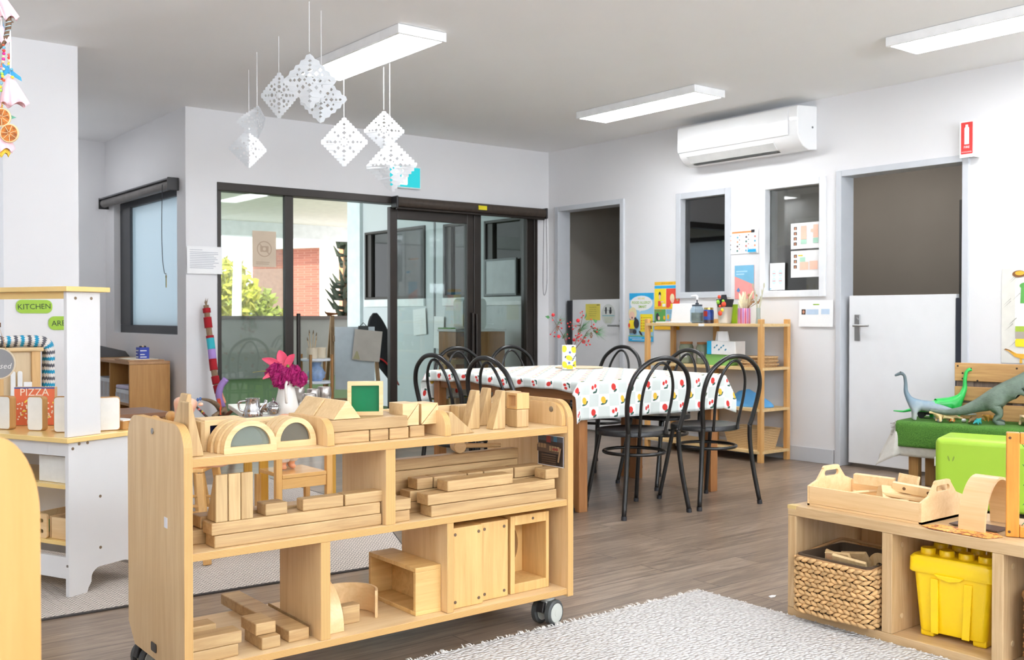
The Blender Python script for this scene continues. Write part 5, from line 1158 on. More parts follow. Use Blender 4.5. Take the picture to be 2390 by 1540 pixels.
s.rect(0, 0, w_, h_ * .10, PB); s.rect(w_ * .05, h_ * .065, w_ * .55, h_ * .075, PAPER); s.rect(w_ * .15, h_ * .03, w_ * .65, h_ * .04, PAPER); s.disc(w_ * .9, h_ * .055, .010, .014, PAPER); s.rect(0, h_ * .105, w_, h_ * .12, LGR)
s.put('allergy_poster', 'blue and yellow food allergy poster with speech bubble beside the narrow half door', 'poster', q, RZ)
q = onx(1528, 769, XR - .004); q2 = onx(1587, 656, XR - .004); w_ = q.y - q2.y; h_ = q2.z - q.z
s = SHEET(w_, h_, PAPER); s.rect(0, h_ * .93, w_, h_, PO); s.text('FOOD ALLERGIES', w_ * .5, h_ * .963, h_ * .04, P('poster_brown_text', (150, 104, 20), .5)); s.rect(0, h_ * .86, w_, h_ * .92, PB)
s.rect(0, h_ * .46, w_ * .46, h_ * .855, PY_); s.rect(w_ * .47, h_ * .46, w_, h_ * .855, PR_); s.rect(0, h_ * .43, w_, h_ * .48, PO); s.rect(0, h_ * .08, w_ * .45, h_ * .425, PG); s.rect(w_ * .46, h_ * .08, w_, h_ * .425, PLB); s.rect(0, 0, w_, h_ * .075, PO)
s.disc(w_ * .22, h_ * .74, .014, .022, HAIRK); s.disc(w_ * .22, h_ * .68, .011, .022, SKN); s.rect(w_ * .15, h_ * .49, w_ * .28, h_ * .6, PR_); s.disc(w_ * .32, h_ * .58, .02, .006, SKN); s.rect(w_ * .33, h_ * .48, w_ * .45, h_ * .54, PAPER)
s.disc(w_ * .72, h_ * .66, .026, .036, HAIRB); s.disc(w_ * .73, h_ * .60, .018, .02, SKN); s.rect(w_ * .66, h_ * .46, w_ * .9, h_ * .54, PY_); s.disc(w_ * .93, h_ * .71, .016, .026, HAIRK); s.disc(w_ * .93, h_ * .64, .013, .02, P('poster_tan', (206, 160, 110), .5)); s.rect(w_ * .5, h_ * .46, w_ * .6, h_ * .51, PR_)
s.text('DO NOT', w_ * .18, h_ * .39, h_ * .045, PR_); s.disc(w_ * .14, h_ * .27, .020, .034, HAIRK); s.disc(w_ * .2, h_ * .24, .012, .018, SKN); s.rect(w_ * .06, h_ * .085, w_ * .24, h_ * .16, P('poster_mauve', (196, 160, 206), .5)); s.disc(w_ * .42, h_ * .25, .012, .018, PO); s.disc(w_ * .57, h_ * .27, .013, .022, PO); s.rect(w_ * .5, h_ * .09, w_ * .62, h_ * .18, PR_)
s.disc(w_ * .86, h_ * .24, .016, .024, SKN)
for k in range(4): s.rect(w_ * (.80 + .035 * k), h_ * .25, w_ * (.825 + .035 * k), h_ * .33, SKN)
s.lines(w_ * .52, h_ * .41, w_ * .95, 3, .012, .004, P('poster_steel_text', (110, 150, 180), .5))
s.put('allergy_poster', 'four panel yellow, red, green and sky poster above the rack corner', 'poster', q, RZ)
def place(px0, py0, px1, py1, x=XR - .004):
    a = onx(px0, py1, x); b_ = onx(px1, py0, x); return a, a.y - b_.y, b_.z - a.z
q, w_, h_ = place(1702, 534, 1770, 594)
s = SHEET(w_, h_, PAPER); s.rect(w_ * .1, h_ * .88, w_ * .78, h_ * .95, P('bright_orange', (240, 140, 70), .5)); s.rect(w_ * .76, h_ * .87, w_ * .88, h_ * .99, DINK)
cs = [(90, 170, 200), (230, 150, 110), (90, 70, 70), (60, 120, 110), (190, 110, 100)]
for i in range(3):
    for j in range(4):
        s.disc(w_ * (.06 + .32 * i), h_ * (.78 - .19 * j), .005, .005, P('dot_%d' % ((i + j) % 5), cs[(i + j) % 5], .5)); s.lines(w_ * (.1 + .32 * i), h_ * (.76 - .19 * j), w_ * (.26 + .32 * i), 3, .010, .003, P('pale_text', (206, 208, 212), .6)); s.disc(w_ * (.3 + .31 * i), h_ * (.70 - .19 * j), .008, .008, P('dot_%d' % ((i * 2 + j) % 5), cs[(i * 2 + j) % 5], .5))
s.rect(w_ * .68, h_ * .05, w_ * .96, h_ * .17, PB); s.put('info_sheet', 'white information sheet with orange heading between the wall windows', 'notice', q, RZ)
q, w_, h_ = place(1715, 618, 1760, 698)
s = SHEET(w_, h_, P('poster_pink', (236, 154, 150), .5)); s.shape([(0, h_ * .68), (w_, h_ * .42), (w_, h_), (0, h_)], P('poster_mid_blue', (120, 182, 214), .5)); s.rect(w_ * .08, h_ * .80, w_ * .66, h_ * .84, P('poster_pale_blue', (170, 210, 230), .5)); s.rect(w_ * .08, h_ * .72, w_ * .5, h_ * .76, P('poster_pale_blue', (170, 210, 230), .5)); s.shape([(w_ * .1, h_ * .25), (w_ * .2, h_ * .35), (w_ * .3, h_ * .25), (w_ * .2, h_ * .2)], P('poster_cobalt', (90, 140, 190), .5))
s.put('pink_poster', 'pink and blue poster behind the dried flowers', 'poster', q, RZ)
q, w_, h_ = place(1864, 700, 1944, 762, XR - .012)
s = SHEET(w_, h_, PAPER); s.rect(w_ * .08, h_ * .46, w_ * .2, h_ * .66, P('photo_dark', (58, 48, 44), .4)); s.disc(w_ * .14, h_ * .56, .01, .013, P('photo_skin', (196, 140, 110), .5)); PBL = P('table_blue', (186, 206, 226), .6); s.rect(w_ * .22, h_ * .46, w_ * .58, h_ * .66, PBL); s.rect(w_ * .66, h_ * .47, w_ * .9, h_ * .67, PBL); s.rect(w_ * .42, h_ * .82, w_ * .6, h_ * .86, LGR)
s.put('roster_sheet', 'white roster sheet with blue boxes beside the stable door frame', 'notice', q, RZ, -.04)
PCH, PGN = P('table_peach', (244, 198, 176), .6), P('table_mint', (176, 218, 196), .6)
for (a0, b0, a1, b1, lb, rws) in ((1846, 516, 1918, 582, 'upper peach and mint roster taped on the wall window', 4), (1846, 582, 1918, 648, 'lower peach and mint roster taped on the wall window', 3)):
    q, w_, h_ = place(a0, b0, a1, b1, XR + .028); s = SHEET(w_, h_, PAPER)
    for k in range(rws): s.rect(w_ * .1, h_ * (.74 - .2 * k), w_ * .2, h_ * (.86 - .2 * k), P('photo_dark', (58, 48, 44), .4)); s.disc(w_ * .15, h_ * (.79 - .2 * k), .008, .011, P('photo_skin', (196, 140, 110), .5))
    if rws == 4: s.rect(w_ * .34, h_ * .36, w_ * .52, h_ * .88, PCH); s.rect(w_ * .34, h_ * .18, w_ * .52, h_ * .35, PGN); s.rect(w_ * .74, h_ * .4, w_ * .9, h_ * .9, PCH); s.rect(w_ * .66, h_ * .62, w_ * .74, h_ * .74, PCH); s.rect(w_ * .74, h_ * .2, w_ * .9, h_ * .39, PGN)
    else: s.rect(w_ * .3, h_ * .58, w_ * .48, h_ * .75, PGN); s.rect(w_ * .3, h_ * .28, w_ * .58, h_ * .57, PCH); s.rect(w_ * .62, h_ * .28, w_ * .88, h_ * .6, PCH); s.rect(w_ * .25, h_ * .8, w_ * .4, h_ * .84, PY_)
    s.put('roster_sheet', lb, 'notice', q, RZ)
q, w_, h_ = place(1797, 613, 1832, 677, XR + .03)
s = SHEET(w_, h_, PAPER)
for i in range(2):
    for j in range(2): s.disc(w_ * (.28 + .44 * i), h_ * (.62 - .28 * j), .020, .028, P('pale_aqua', (206, 230, 236), .6)); s.rect(w_ * (.18 + .44 * i), h_ * (.6 - .28 * j), w_ * (.38 + .44 * i), h_ * (.63 - .28 * j), P('pale_rose', (226, 150, 150), .6))
s.rect(w_ * .02, h_ * .03, w_ * .12, h_ * .06, PB); s.put('guide_card', 'small white card with aqua circles in the wall window corner', 'notice', q, RZ)
# notes on the narrow half door
q, w_, h_ = place(1367, 709, 1401, 747, XR + .068)
s = SHEET(w_, h_, P('note_yellow', (222, 208, 92), .6))
for k, tx in enumerate(('Please ensure that', 'the door is kept', 'closed and latched', 'to keep our children', 'safely. Thank you.')): s.text(tx, w_ * .5, h_ * (.80 - .13 * k), h_ * .085, P('note_ink', (110, 104, 60), .6))
s.rect(w_ * .78, h_ * .91, w_ * .97, h_ * .95, DINK); s.put('door_note', 'yellow note on the narrow half door', 'notice', q, RZ)
q, w_, h_ = place(1404, 709, 1436, 758, XR + .068)
t = thing('oval_sticker', 'pale oval safety sticker with two figures on the narrow half door', 'sticker', q, RZ)
b = MB(); OT = TR(0, 0, 0, rx=PI / 2); b.poly([ell(w_ / 2, h_ / 2, w_ / 2, h_ / 2, 32)], .0008, OT, 0)
for k, cx in enumerate((.33, .66)):
    T_ = TR(0, -.0012, 0, rx=PI / 2); b.poly([ell(w_ * cx, h_ * .79, .011, .013)], 0, T_, 1); b.poly([[(w_ * (cx - .06), h_ * .74), (w_ * (cx + .06), h_ * .74), (w_ * (cx + (.09 if k else .05)), h_ * .6), (w_ * (cx + .03), h_ * .52), (w_ * (cx - .03), h_ * .52), (w_ * (cx - (.09 if k else .05)), h_ * .6)]], 0, TR(0, -.0015, 0, rx=PI / 2), 1); b.poly([[(w_ * (cx - .14), h_ * .70), (w_ * (cx + .14), h_ * .72), (w_ * (cx + .14), h_ * .70), (w_ * (cx - .14), h_ * .68)]], 0, TR(0, -.0018, 0, rx=PI / 2), 1)
b.poly([[(w_ * .06, h_ * .42), (w_ * .94, h_ * .42), (w_ * .94, h_ * .46), (w_ * .06, h_ * .46)]], 0, TR(0, -.0012, 0, rx=PI / 2), 2)
for k in range(5): b.poly([[(w_ * (.16 + .03 * k), h_ * (.35 - .06 * k)), (w_ * (.84 - .03 * k), h_ * (.35 - .06 * k)), (w_ * (.84 - .03 * k), h_ * (.365 - .06 * k)), (w_ * (.16 + .03 * k), h_ * (.365 - .06 * k))]], 0, TR(0, -.0012, 0, rx=PI / 2), 3)
b.build('sticker', [P('sticker_grey', (206, 210, 206), .5), DINK, P('sticker_teal', (120, 180, 184), .5), P('sticker_lime', (180, 190, 130), .5)], t)
# notice beside the glass doors, and the no-photography sign on the fixed pane
q = ony(435, 638, YB - .004); q2 = ony(518, 577, YB - .016)
s = SHEET(q2.x - q.x, q2.z - q.z, PAPER); w_, h_ = s.w, s.h
s.rect(.008, .006, .009, h_ - .006, P('laminate_edge', (206, 208, 212), .3)); s.rect(.008, h_ - .007, w_ - .008, h_ - .006, P('laminate_edge', (206, 208, 212), .3)); s.lines(.02, h_ * .88, w_ * .55, 1, .01, .005, P('notice_text', (190, 192, 198), .6)); s.lines(.02, h_ * .80, w_ - .02, 10, .0135, .006, P('notice_text', (190, 192, 198), .6))
o = s.put('laminated_notice', 'laminated white text notice beside the glass doors', 'notice', (q.x, YB - .018, q.z))
q = ony(588, 622, YB + .037); q2 = ony(643, 541, YB + .037); BG = ACRYL('backlit_paper', (196, 176, 152), .2)
s = SHEET(q2.x - q.x, q2.z - q.z, P('buff_sign_paper', (198, 180, 158), .6)); w_, h_ = s.w, s.h; SG = P('buff_sign_print', (172, 150, 128), .6)
s.b.poly([ell(w_ / 2, h_ * .5, .065, .065, 30), ell(w_ / 2, h_ * .5, .056, .056, 30)], 0, s.lay(), s._m(SG)); s.shape([(w_ / 2 - .05, h_ * .5 + .04), (w_ / 2 - .043, h_ * .5 + .047), (w_ / 2 + .05, h_ * .5 - .04), (w_ / 2 + .043, h_ * .5 - .047)], SG); s.shape(rrect(w_ / 2 - .036, h_ * .5 - .024, w_ / 2 + .036, h_ * .5 + .024, .006), SG); s.disc(w_ / 2, h_ * .5, .014, .014, P('buff_sign_paper', (198, 180, 158), .6)); s.lines(.03, h_ * .14, w_ - .03, 2, .014, .006, SG)
s.put('no_photo_sign', 'buff sheet with a crossed-out camera on the fixed glass pane', 'sign', (q.x, YB + .028, q.z))
# ================= rugs =================
def herring():
    g = G('herringbone_rug'); sep = g.n('SeparateXYZ'); g.set(sep, 0, g.coord()); X_, Y_ = sep.outputs[0], sep.outputs[1]
    wv = g.n('TexNoise', Vector=g.coord(), Scale=22., Detail=2.)
    cx, cy = .017, .021
    tri = g.math('ABSOLUTE', g.math('SUBTRACT', g.math('MULTIPLY', g.math('FRACT', g.math('DIVIDE', X_, cx * 2)), 2.), 1.))
    ph = g.math('FRACT', g.math('ADD', g.math('DIVIDE', Y_, cy), g.math('MULTIPLY', tri, .85)))
    ph = g.math('FRACT', g.math('ADD', ph, g.math('MULTIPLY', wv.outputs[0], .16)))
    ln = g.math('LESS_THAN', ph, .34)
    nz = g.n('TexNoise', Vector=g.coord(), Scale=150., Detail=2.)
    col = g.mix(ln, g.ramp(nz.outputs[0], [(.3, lin((196, 184, 172))), (.7, lin((222, 212, 202)))]), lin((122, 118, 117)))
    g.bsdf(col, .9, normal=g.bump(g.math('ADD', ph, nz.outputs[0]), .4, .004)); return g.m
RUGB = P('dark_rug_binding', (78, 74, 72), .9)
t = thing('herringbone_rug', 'beige and charcoal herringbone rug under the play kitchen', 'rug', (0, 0, 0))
b = MB(); pl = [(-.8, 4.02), (2.45, 3.865), (2.92, 5.0), (2.92, 6.40), (-.8, 6.40)]
b.poly([pl], .008, TR(0, 0, .0005)); b.build('pile', herring(), t)
MB().tube([(-.8, 4.015, .0045), (2.45, 3.860, .0045), (2.925, 5.0, .0045), (2.925, 6.40, .0045)], .005, 6).build('binding', RUGB, t)
g = G('chunky_loop_rug'); v_ = g.n('TexVoronoi', Vector=g.mapv(g.coord(), (55, 90, 40)), Scale=1.); nz = g.n('TexNoise', Vector=g.coord(), Scale=7., Detail=4.); sp_ = g.n('TexNoise', Vector=g.coord(), Scale=60., Detail=2.)
col = g.ramp(v_.outputs[0], [(.15, lin((218, 215, 212))), (.75, lin((176, 172, 169)))]); col = g.mix(g.math('MULTIPLY', g.math('GREATER_THAN', sp_.outputs[0], .66), .5), col, lin((150, 144, 140))); col = g.mix(g.math('MULTIPLY', nz.outputs[0], .25), col, lin((196, 192, 190)))
g.bsdf(col, .95, normal=g.bump(v_.outputs[0], .9, .012)); LOOP = g.m; LOOP.node_tree.nodes['Bump'].invert = True
t = thing('loop_rug', 'pale grey chunky woven rug between the block trolley and cube shelf', 'rug', (0, 0, 0))
MB().box((.40, .2, .0005), (3.072, 2.725, .013)).build('pile', LOOP, t, bevel=.004)
b = MB()
for k in range(420):
    if R.random() < .72: x_ = R.uniform(1.2, 3.07); p = Vector((x_, 2.722, .008)); e_ = Vector((R.uniform(-.012, .012), R.uniform(.006, .028), R.uniform(-.004, .008)))
    else: p = Vector((3.066, R.uniform(1.6, 2.72), .008)); e_ = Vector((R.uniform(.004, .010), R.uniform(-.015, .015), R.uniform(-.003, .006)))
    b.tube([p, p + e_ * .6 + Vector((0, 0, .004)), p + e_], [.0022, .0018, .0008], 4)
b.build('frayed_edge', P('pale_wool', (216, 212, 206), .95), t)['kind'] = 'stuff'
# ================= corner cubby unit =================
CUB = WOOD('cubby_timber', (196, 146, 82), (168, 116, 58), 'Z', .4, .6, .03); CUBY = WOOD('cubby_shelf_timber', (190, 146, 100), (160, 114, 70), 'Y', .4, .8, .03)
CX0, CX1, CYa, CYb, CZ = 2.50, 2.815, 8.0, 9.75, .722
t = thing('cubby_unit', 'timber cubby unit under the corner window', 'shelf', (0, 0, 0))
MB().box((CX0, CYa, 0), (CX1, CYa + .022, CZ)).build('end_panel', CUB, t, bevel=.002); MB().box((CX0, CYb - .022, 0), (CX1, CYb, CZ)).build('end_panel', CUB, t, bevel=.002)
MB().box((CX0 - .005, CYa - .004, CZ + .0005), (CX1, CYb, CZ + .024)).build('top', CUBY, t, bevel=.003)
for z_ in (.06, .40): MB().box((CX0 + .005, CYa + .0225, z_), (CX1 - .01, CYb - .0225, z_ + .02)).build('shelf', CUBY, t, bevel=.002)
for y_ in (8.50, 9.05): MB().box((CX0 + .003, y_, .081), (CX1 - .01, y_ + .02, .399)).build('divider', CUB, t); MB().box((CX0 + .003, y_, .421), (CX1 - .01, y_ + .02, CZ - .001)).build('divider', CUB, t)
MB().box((CX1 - .0095, CYa + .0225, .0), (CX1 - .002, CYb - .0225, CZ)).build('back', CUBY, t)
PLW, PLG = P('white_basket_plastic', (226, 228, 232), .45), P('grey_basket_weave', (132, 126, 126), .7, var=.2, vscale=60.)
def crate(label, loc, sx, sy, h_, mt, slats=True, name='plastic_basket'):
    t = thing(name, label, 'basket', loc)
    MB().box((0, 0, 0), (sx, sy, .006)).build('base', mt, t)
    b = MB(); o_, i_ = rrect(0, 0, sx, sy, .02, 3), rrect(.006, .006, sx - .006, sy - .006, .016, 3)
    b.rings([[(x, y, h_ - .03) for x, y in o_], [(x, y, h_) for x, y in o_], [(x, y, h_) for x, y in i_], [(x, y, h_ - .03) for x, y in i_]], closed=True); b.build('rim', mt, t)
    if slats:
        b = MB(); n = int(sy / .03)
        for k in range(n + 1): y_ = .01 + (sy - .02) * k / n; b.box((.001, y_ - .005, .006), (.005, y_ + .005, h_ - .03)); b.box((sx - .005, y_ - .005, .006), (sx - .001, y_ + .005, h_ - .03))
        m = int(sx / .03)
        for k in range(m + 1): x_ = .01 + (sx - .02) * k / m; b.box((x_ - .005, .001, .006), (x_ + .005, .005, h_ - .03)); b.box((x_ - .005, sy - .005, .006), (x_ + .005, sy - .001, h_ - .03))
        b.build('slats', mt, t)
    else:
        b = MB(); b.rings([[(x, y, .006) for x, y in o_], [(x, y, h_ - .03) for x, y in o_]], cap=False); b.build('sides', mt, t)
    return t
crate('white slatted basket on the cubby shelf closest to its end panel', (2.515, 8.05, .4204), .135, .36, .10, PLW)
crate('grey woven basket behind the white slatted basket in the cubby', (2.66, 8.06, .4204), .12, .34, .20, PLG, False)
crate('white slatted basket in the second cubby opening', (2.515, 8.55, .4204), .26, .40, .17, PLW)
crate('grey basket standing on the lower cubby shelf', (2.52, 8.06, .0804), .25, .38, .18, PLG, False)
o = MB().box((0, 0, 0), (.12, .30, .03)).build('folded_cloth', P('lilac_cloth', (206, 200, 222), .8, var=.1), None, bevel=.01); o.location = (2.53, 8.09, .521); o.rotation_euler = (0, 0, .06); tag(o, 'pale folded cloths on the white slatted basket in the cubby', 'cloth')
q = onx(333, 845, 2.66)
t = thing('blue_tin', 'blue printed tin box on top of the corner cubby unit', 'tin', (2.66, q.y, CZ + .0245)); BLU = P('tin_blue', (34, 62, 172), .35); MB().box((-.038, -.046, 0), (.038, .046, .105)).build('box', BLU, t, bevel=.003)
for z_, w_ in ((.075, .06), (.05, .035), (.025, .055)): MB().box((-.0395, .042 - w_, z_), (-.0382, .042, z_ + .008)).build('print_line', PAPER, t)
for z_, w_ in ((.075, .05), (.045, .035), (.025, .05)): MB().box((-.034, -.0475, z_), (-.034 + w_, -.0462, z_ + .007)).build('print_line', PAPER, t)
for k in range(3): MB().ball((.0 + .02 * (k - 1), .01 * (k - 1), .109), (.012, .014, .009), 8).build('lid_item', P('tin_top_%d' % k, [(60, 56, 50), (210, 180, 140), (50, 48, 46)][k], .5), t)
o = MB().box((0, 0, 0), (.28, .34, .010)).build('timber_tray', CUBY, None, bevel=.002); o.location = (2.50, 8.03, CZ + .0245); tag(o, 'thin timber board lying on the corner cubby top', 'board')
b = MB(); b.rings([[(x, y, .012 + .05 * max(0, (y - .16)) * (1 if x > .05 else .4) + z_) for x, y in ((.02, 0), (.24, .0), (.24, .10), (.24, .2), (.24, .28), (.02, .28), (.02, .2), (.02, .1))] for z_ in (0, .004)]); o = b.build('paper_sheets', P('cream_paper', (232, 220, 196), .7), None); o.location = (2.50, 8.05, CZ + .0232); tag(o, 'curling cream papers on the corner cubby top', 'papers')
t = thing('document_holder', 'dark grey desk file lying on the far end of the cubby', 'file', (2.52, 9.0, CZ + .0245)); MB().prism([(0, 0), (.30, 0), (.26, .05), (.05, .10)], .2, TR(0, .2, 0, rx=PI / 2)).build('shell', P('graphite_plastic', (74, 74, 76), .5), t, bevel=.003)
# brown bench table between the cubby and the play kitchen
t = thing('bench_table', 'dark brown low table in front of the corner cubby', 'table', (1.46, 5.72, .0088)); BT = WOOD('walnut_top', (140, 98, 68), (112, 76, 50), 'X', .35, .8, .02)
MB().box((0, 0, .522), (.55, .40, .55)).build('top', BT, t, bevel=.003); MB().box((.03, .03, .44), (.52, .37, .5215)).build('apron', TEAK, t)
for x_ in (.03, .47):
    for y_ in (.03, .32): MB().box((x_, y_, 0), (x_ + .05, y_ + .05, .4395)).build('leg', TEAKZ, t, bevel=.003)
# ================= play kitchen =================
KC = Vector((1.067, 4.160, .0088)); KR = math.atan2(.423, .906); kd = Vector((.906, .423, 0)); ke = Vector((-.423, .906, 0))
def K(x, y, z=0.): return Vector((KC.x, KC.y, 0)) + kd * x + ke * y + Vector((0, 0, z))
KW_ = P('white_melamine', (220, 219, 219), .35, var=.01); KY = P('yellow_melamine', (238, 204, 132), .22, var=.02, spec=.6); SCR = P('brass_screw', (150, 130, 110), .35, .8)
t = thing('play_kitchen', 'white play kitchen with yellow shelves and hutch', 'play kitchen', KC, KR); KD, KL = .37, .86
side = [(0, 0), (.085, 0)] + [(.085 + .02 * a, .008 + .03 * a) for a in (.3, .7, 1.)] + arc(.15, .05, .045, PI * .9, PI * .5, 4, .04) + arc(.26, .05, .06, PI * .5, 0, 6, .04) + [(.335, .0), (KD, 0), (KD, .599), (0, .599)]
for y_ in (0, KL - .018): MB().poly([side], .018, TR(0, y_ + .018, 0, rx=PI / 2)).build('side_panel', KW_, t, bevel=.0015)
MB().box((.006, .0185, .545), (.022, KL - .0185, .599)).build('front_apron', KW_, t); MB().box((.006, .0185, .068), (.022, KL - .0185, .152)).build('front_rail', KW_, t)
MB().box((KD - .014, .0185, .05), (KD - .004, KL - .0185, .599)).build('back_panel', KW_, t)
for z_ in (.19, .412): MB().box((.024, .0185, z_), (KD - .0145, KL - .0185, z_ + .016)).build('shelf', KY, t, bevel=.001)
MB().prism([(-.018, -.018), (KD + .008, -.018), (KD + .008, KL + .018), (-.018, KL + .018)], .02, TR(0, 0, .5995)).build('counter', KY, t, bevel=.003)
HD = .158
for y_ in (.004, KL - .022): MB().box((.0, y_, .62), (HD, y_ + .018, 1.185)).build('hutch_side', KW_, t, bevel=.0015)
MB().box((-.02, -.02, 1.1855), (HD + .03, KL + .02, 1.205)).build('hutch_roof', KY, t, bevel=.002)
MB().box((.006, .0225, 1.158), (.02, KL - .0225, 1.185)).build('hutch_fascia', KY, t)
for (x_, z_) in ((.02, .575), (.05, .595 - .004), (.09, .595 - .004), (.15, .37), (.33, .37), (.15, .165), (.33, .165), (.04, 1.16), (.115, 1.16)): MB().cyl((x_, -.0012 + (.004 if z_ > 1 else 0), z_), (x_, .001 + (.004 if z_ > 1 else 0), z_), .0062, 10).build('screw', SCR, t)
MB().cyl((.0045, .010, .12), (.0, .010, .12), .006, 10).build('screw', SCR, t)
CTZ = .6290
# white faced wooden blocks on the counter
TOAST = WOOD('sawn_block_edge', (200, 152, 92), (166, 118, 64), 'Z', .6, 1., .05); CREAMW = P('chalky_white_face', (232, 230, 224), .7, var=.03, vscale=30.)
def toast(label, px, py, wd, ht, ang, th=.03):
    q = onz(px, py, CTZ); t = thing('white_faced_block', label, 'block', (q.x, q.y, CTZ), ang)
    b = MB(); b.prism(rrect(-wd / 2, 0, wd / 2, ht, .012, 4), th, TR(0, th / 2, 0, rx=PI / 2)); b.build('core', TOAST, t, bevel=.002)
    for s_ in (-1, 1): b = MB(); b.poly([rrect(-wd / 2 + .003, .003, wd / 2 - .003, ht - .003, .012, 4)], .0012, TR(0, s_ * (th / 2 + .0002) + (.0012 if s_ > 0 else 0), 0, rx=PI / 2)); b.build('white_face', CREAMW, t)
    return t
toast('white-faced wooden block at the cut-off end of the kitchen counter', 16, 1001, .075, .138, math.radians(-62))
toast('white-faced wooden block in front of the pizza box', 88, 1004, .075, .140, math.radians(-52))
toast('white-faced wooden block half hidden by the hutch side', 146, 1008, .06, .145, math.radians(-30))
q = onz(252, 1009, CTZ); toast('white-faced wooden block outside the hutch at the counter end', 250, 1004, .098, .138, math.radians(-8))
q = K(.30, .07, CTZ)
t = thing('timber_box', 'small timber box on the counter behind the white-faced end block', 'box', K(.345, .03, CTZ), KR); MB().box((-.05, 0, 0), (.02, .10, .035)).build('body', TOAST, t, bevel=.002); MB().box((-.048, .002, .035), (.018, .098, .039)).build('lid', PAPER, t)
# pizza box
q = onz(60, 978, CTZ)
t = thing('pizza_box', 'small printed PIZZA box standing on the play kitchen counter', 'box', K(.24, .50, CTZ), math.radians(-34))
OR_, PKB = P('pizza_orange', (226, 112, 72), .5), P('pizza_cream', (244, 228, 206), .5)
MB().box((-.085, 0, 0), (.085, .03, .165)).build('carton', P('pizza_carton', (206, 170, 130), .6), t, bevel=.002)
b = MB(); T_ = TR(0, -.0006, 0, rx=PI / 2); b.mesh([(-.084, .001, 0), (.084, .001, 0), (.084, .164, 0), (-.084, .164, 0)], [(0, 1, 2, 3)], T_, 0)
T2 = TR(0, -.0012, 0, rx=PI / 2)
for k in range(70):
    x_, y_ = R.uniform(-.08, .08), R.uniform(.025, .10); b.mesh([(x_ + .004 * math.cos(a), y_ + .004 * math.sin(a), 0) for a in (0, 1.3, 2.6, 3.9, 5.2)], [(0, 1, 2, 3, 4)], TR(0, -.0012 - .00001 * k, 0, rx=PI / 2), 1 + (k % 4 > 2) * 1)
b.text('PIZZA', .045, TR(0, -.0022, .142, rx=PI / 2), 1, 0); b.text('PIZZA', .024, TR(0, -.0022, .014, rx=PI / 2), 1, 0)
b.mesh([(-.084, .158, 0), (.084, .158, 0), (.084, .164, 0), (-.084, .164, 0)], [(0, 1, 2, 3)], T2, 3); b.poly([arc(0, .06, .06, .4, 2.4, 10) + arc(0, .06, .054, 2.4, .4, 10)], 0, T2, 2)
b.build('print', [OR_, PKB, P('pizza_yellow', (240, 214, 80), .5), P('pizza_blue', (70, 90, 160), .5)], t)
t = thing('yellow_sponge', 'yellow wooden strip leaning behind the pizza box', 'toy', K(.20, .66, CTZ), KR + 1.); MB().box((0, 0, 0), (.12, .02, .09)).build('strip', P('pale_yellow_toy', (240, 214, 120), .5), t, bevel=.003)
t = thing('wooden_spatula', 'thin wooden spatula lying on the play kitchen counter', 'utensil', K(.19, .11, CTZ + .001), KR + 1.9); MB().tube([(0, 0, .004), (.10, 0, .004)], .004, 8).box((.10, -.014, .001), (.16, .014, .006)).build('spatula', PINE, t)
# chalk disc hanging from the hutch
q = K(.10, KL - .045, .845)
t = thing('chalk_disc', 'grey chalkboard disc hanging by string inside the hutch', 'sign', K(.17, KL - .10, .855), KR - .95)
q = atd(-2, 848, 4.45); t.location = q; t.rotation_euler = (0, 0, -TH + .05)
b = MB(); b.lathe([(.001, 0), (.064, 0), (.066, .003), (.064, .006), (.001, .006)], 32, TR(0, .006, 0, rx=PI / 2), 0); b.build('disc', P('slate_grey', (150, 152, 156), .7), t, smooth=40)
MB().tube([(.066 * math.cos(a), .003, .066 * math.sin(a)) for a in [2 * PI * k / 32 for k in range(32)]], .004, 6, closed=True).build('rim', P('pale_rim', (228, 214, 190), .6), t)
b = MB(); b.text('Closed', .036, TR(0, -.002, -.012, rx=PI / 2, ry=.0), 0, 0, shear=.25); b.build('chalk_text', PAPER, t)
MB().tube([(-.03, 0, .06), (.0, .0, .165), (.03, 0, .06)], .0015, 4).build('string', P('twine_tan', (190, 150, 110), .8), t)
MB().box((-.006, -.004, .158), (.006, .006, .178)).build('peg', P('brown_peg', (120, 80, 52), .6), t)
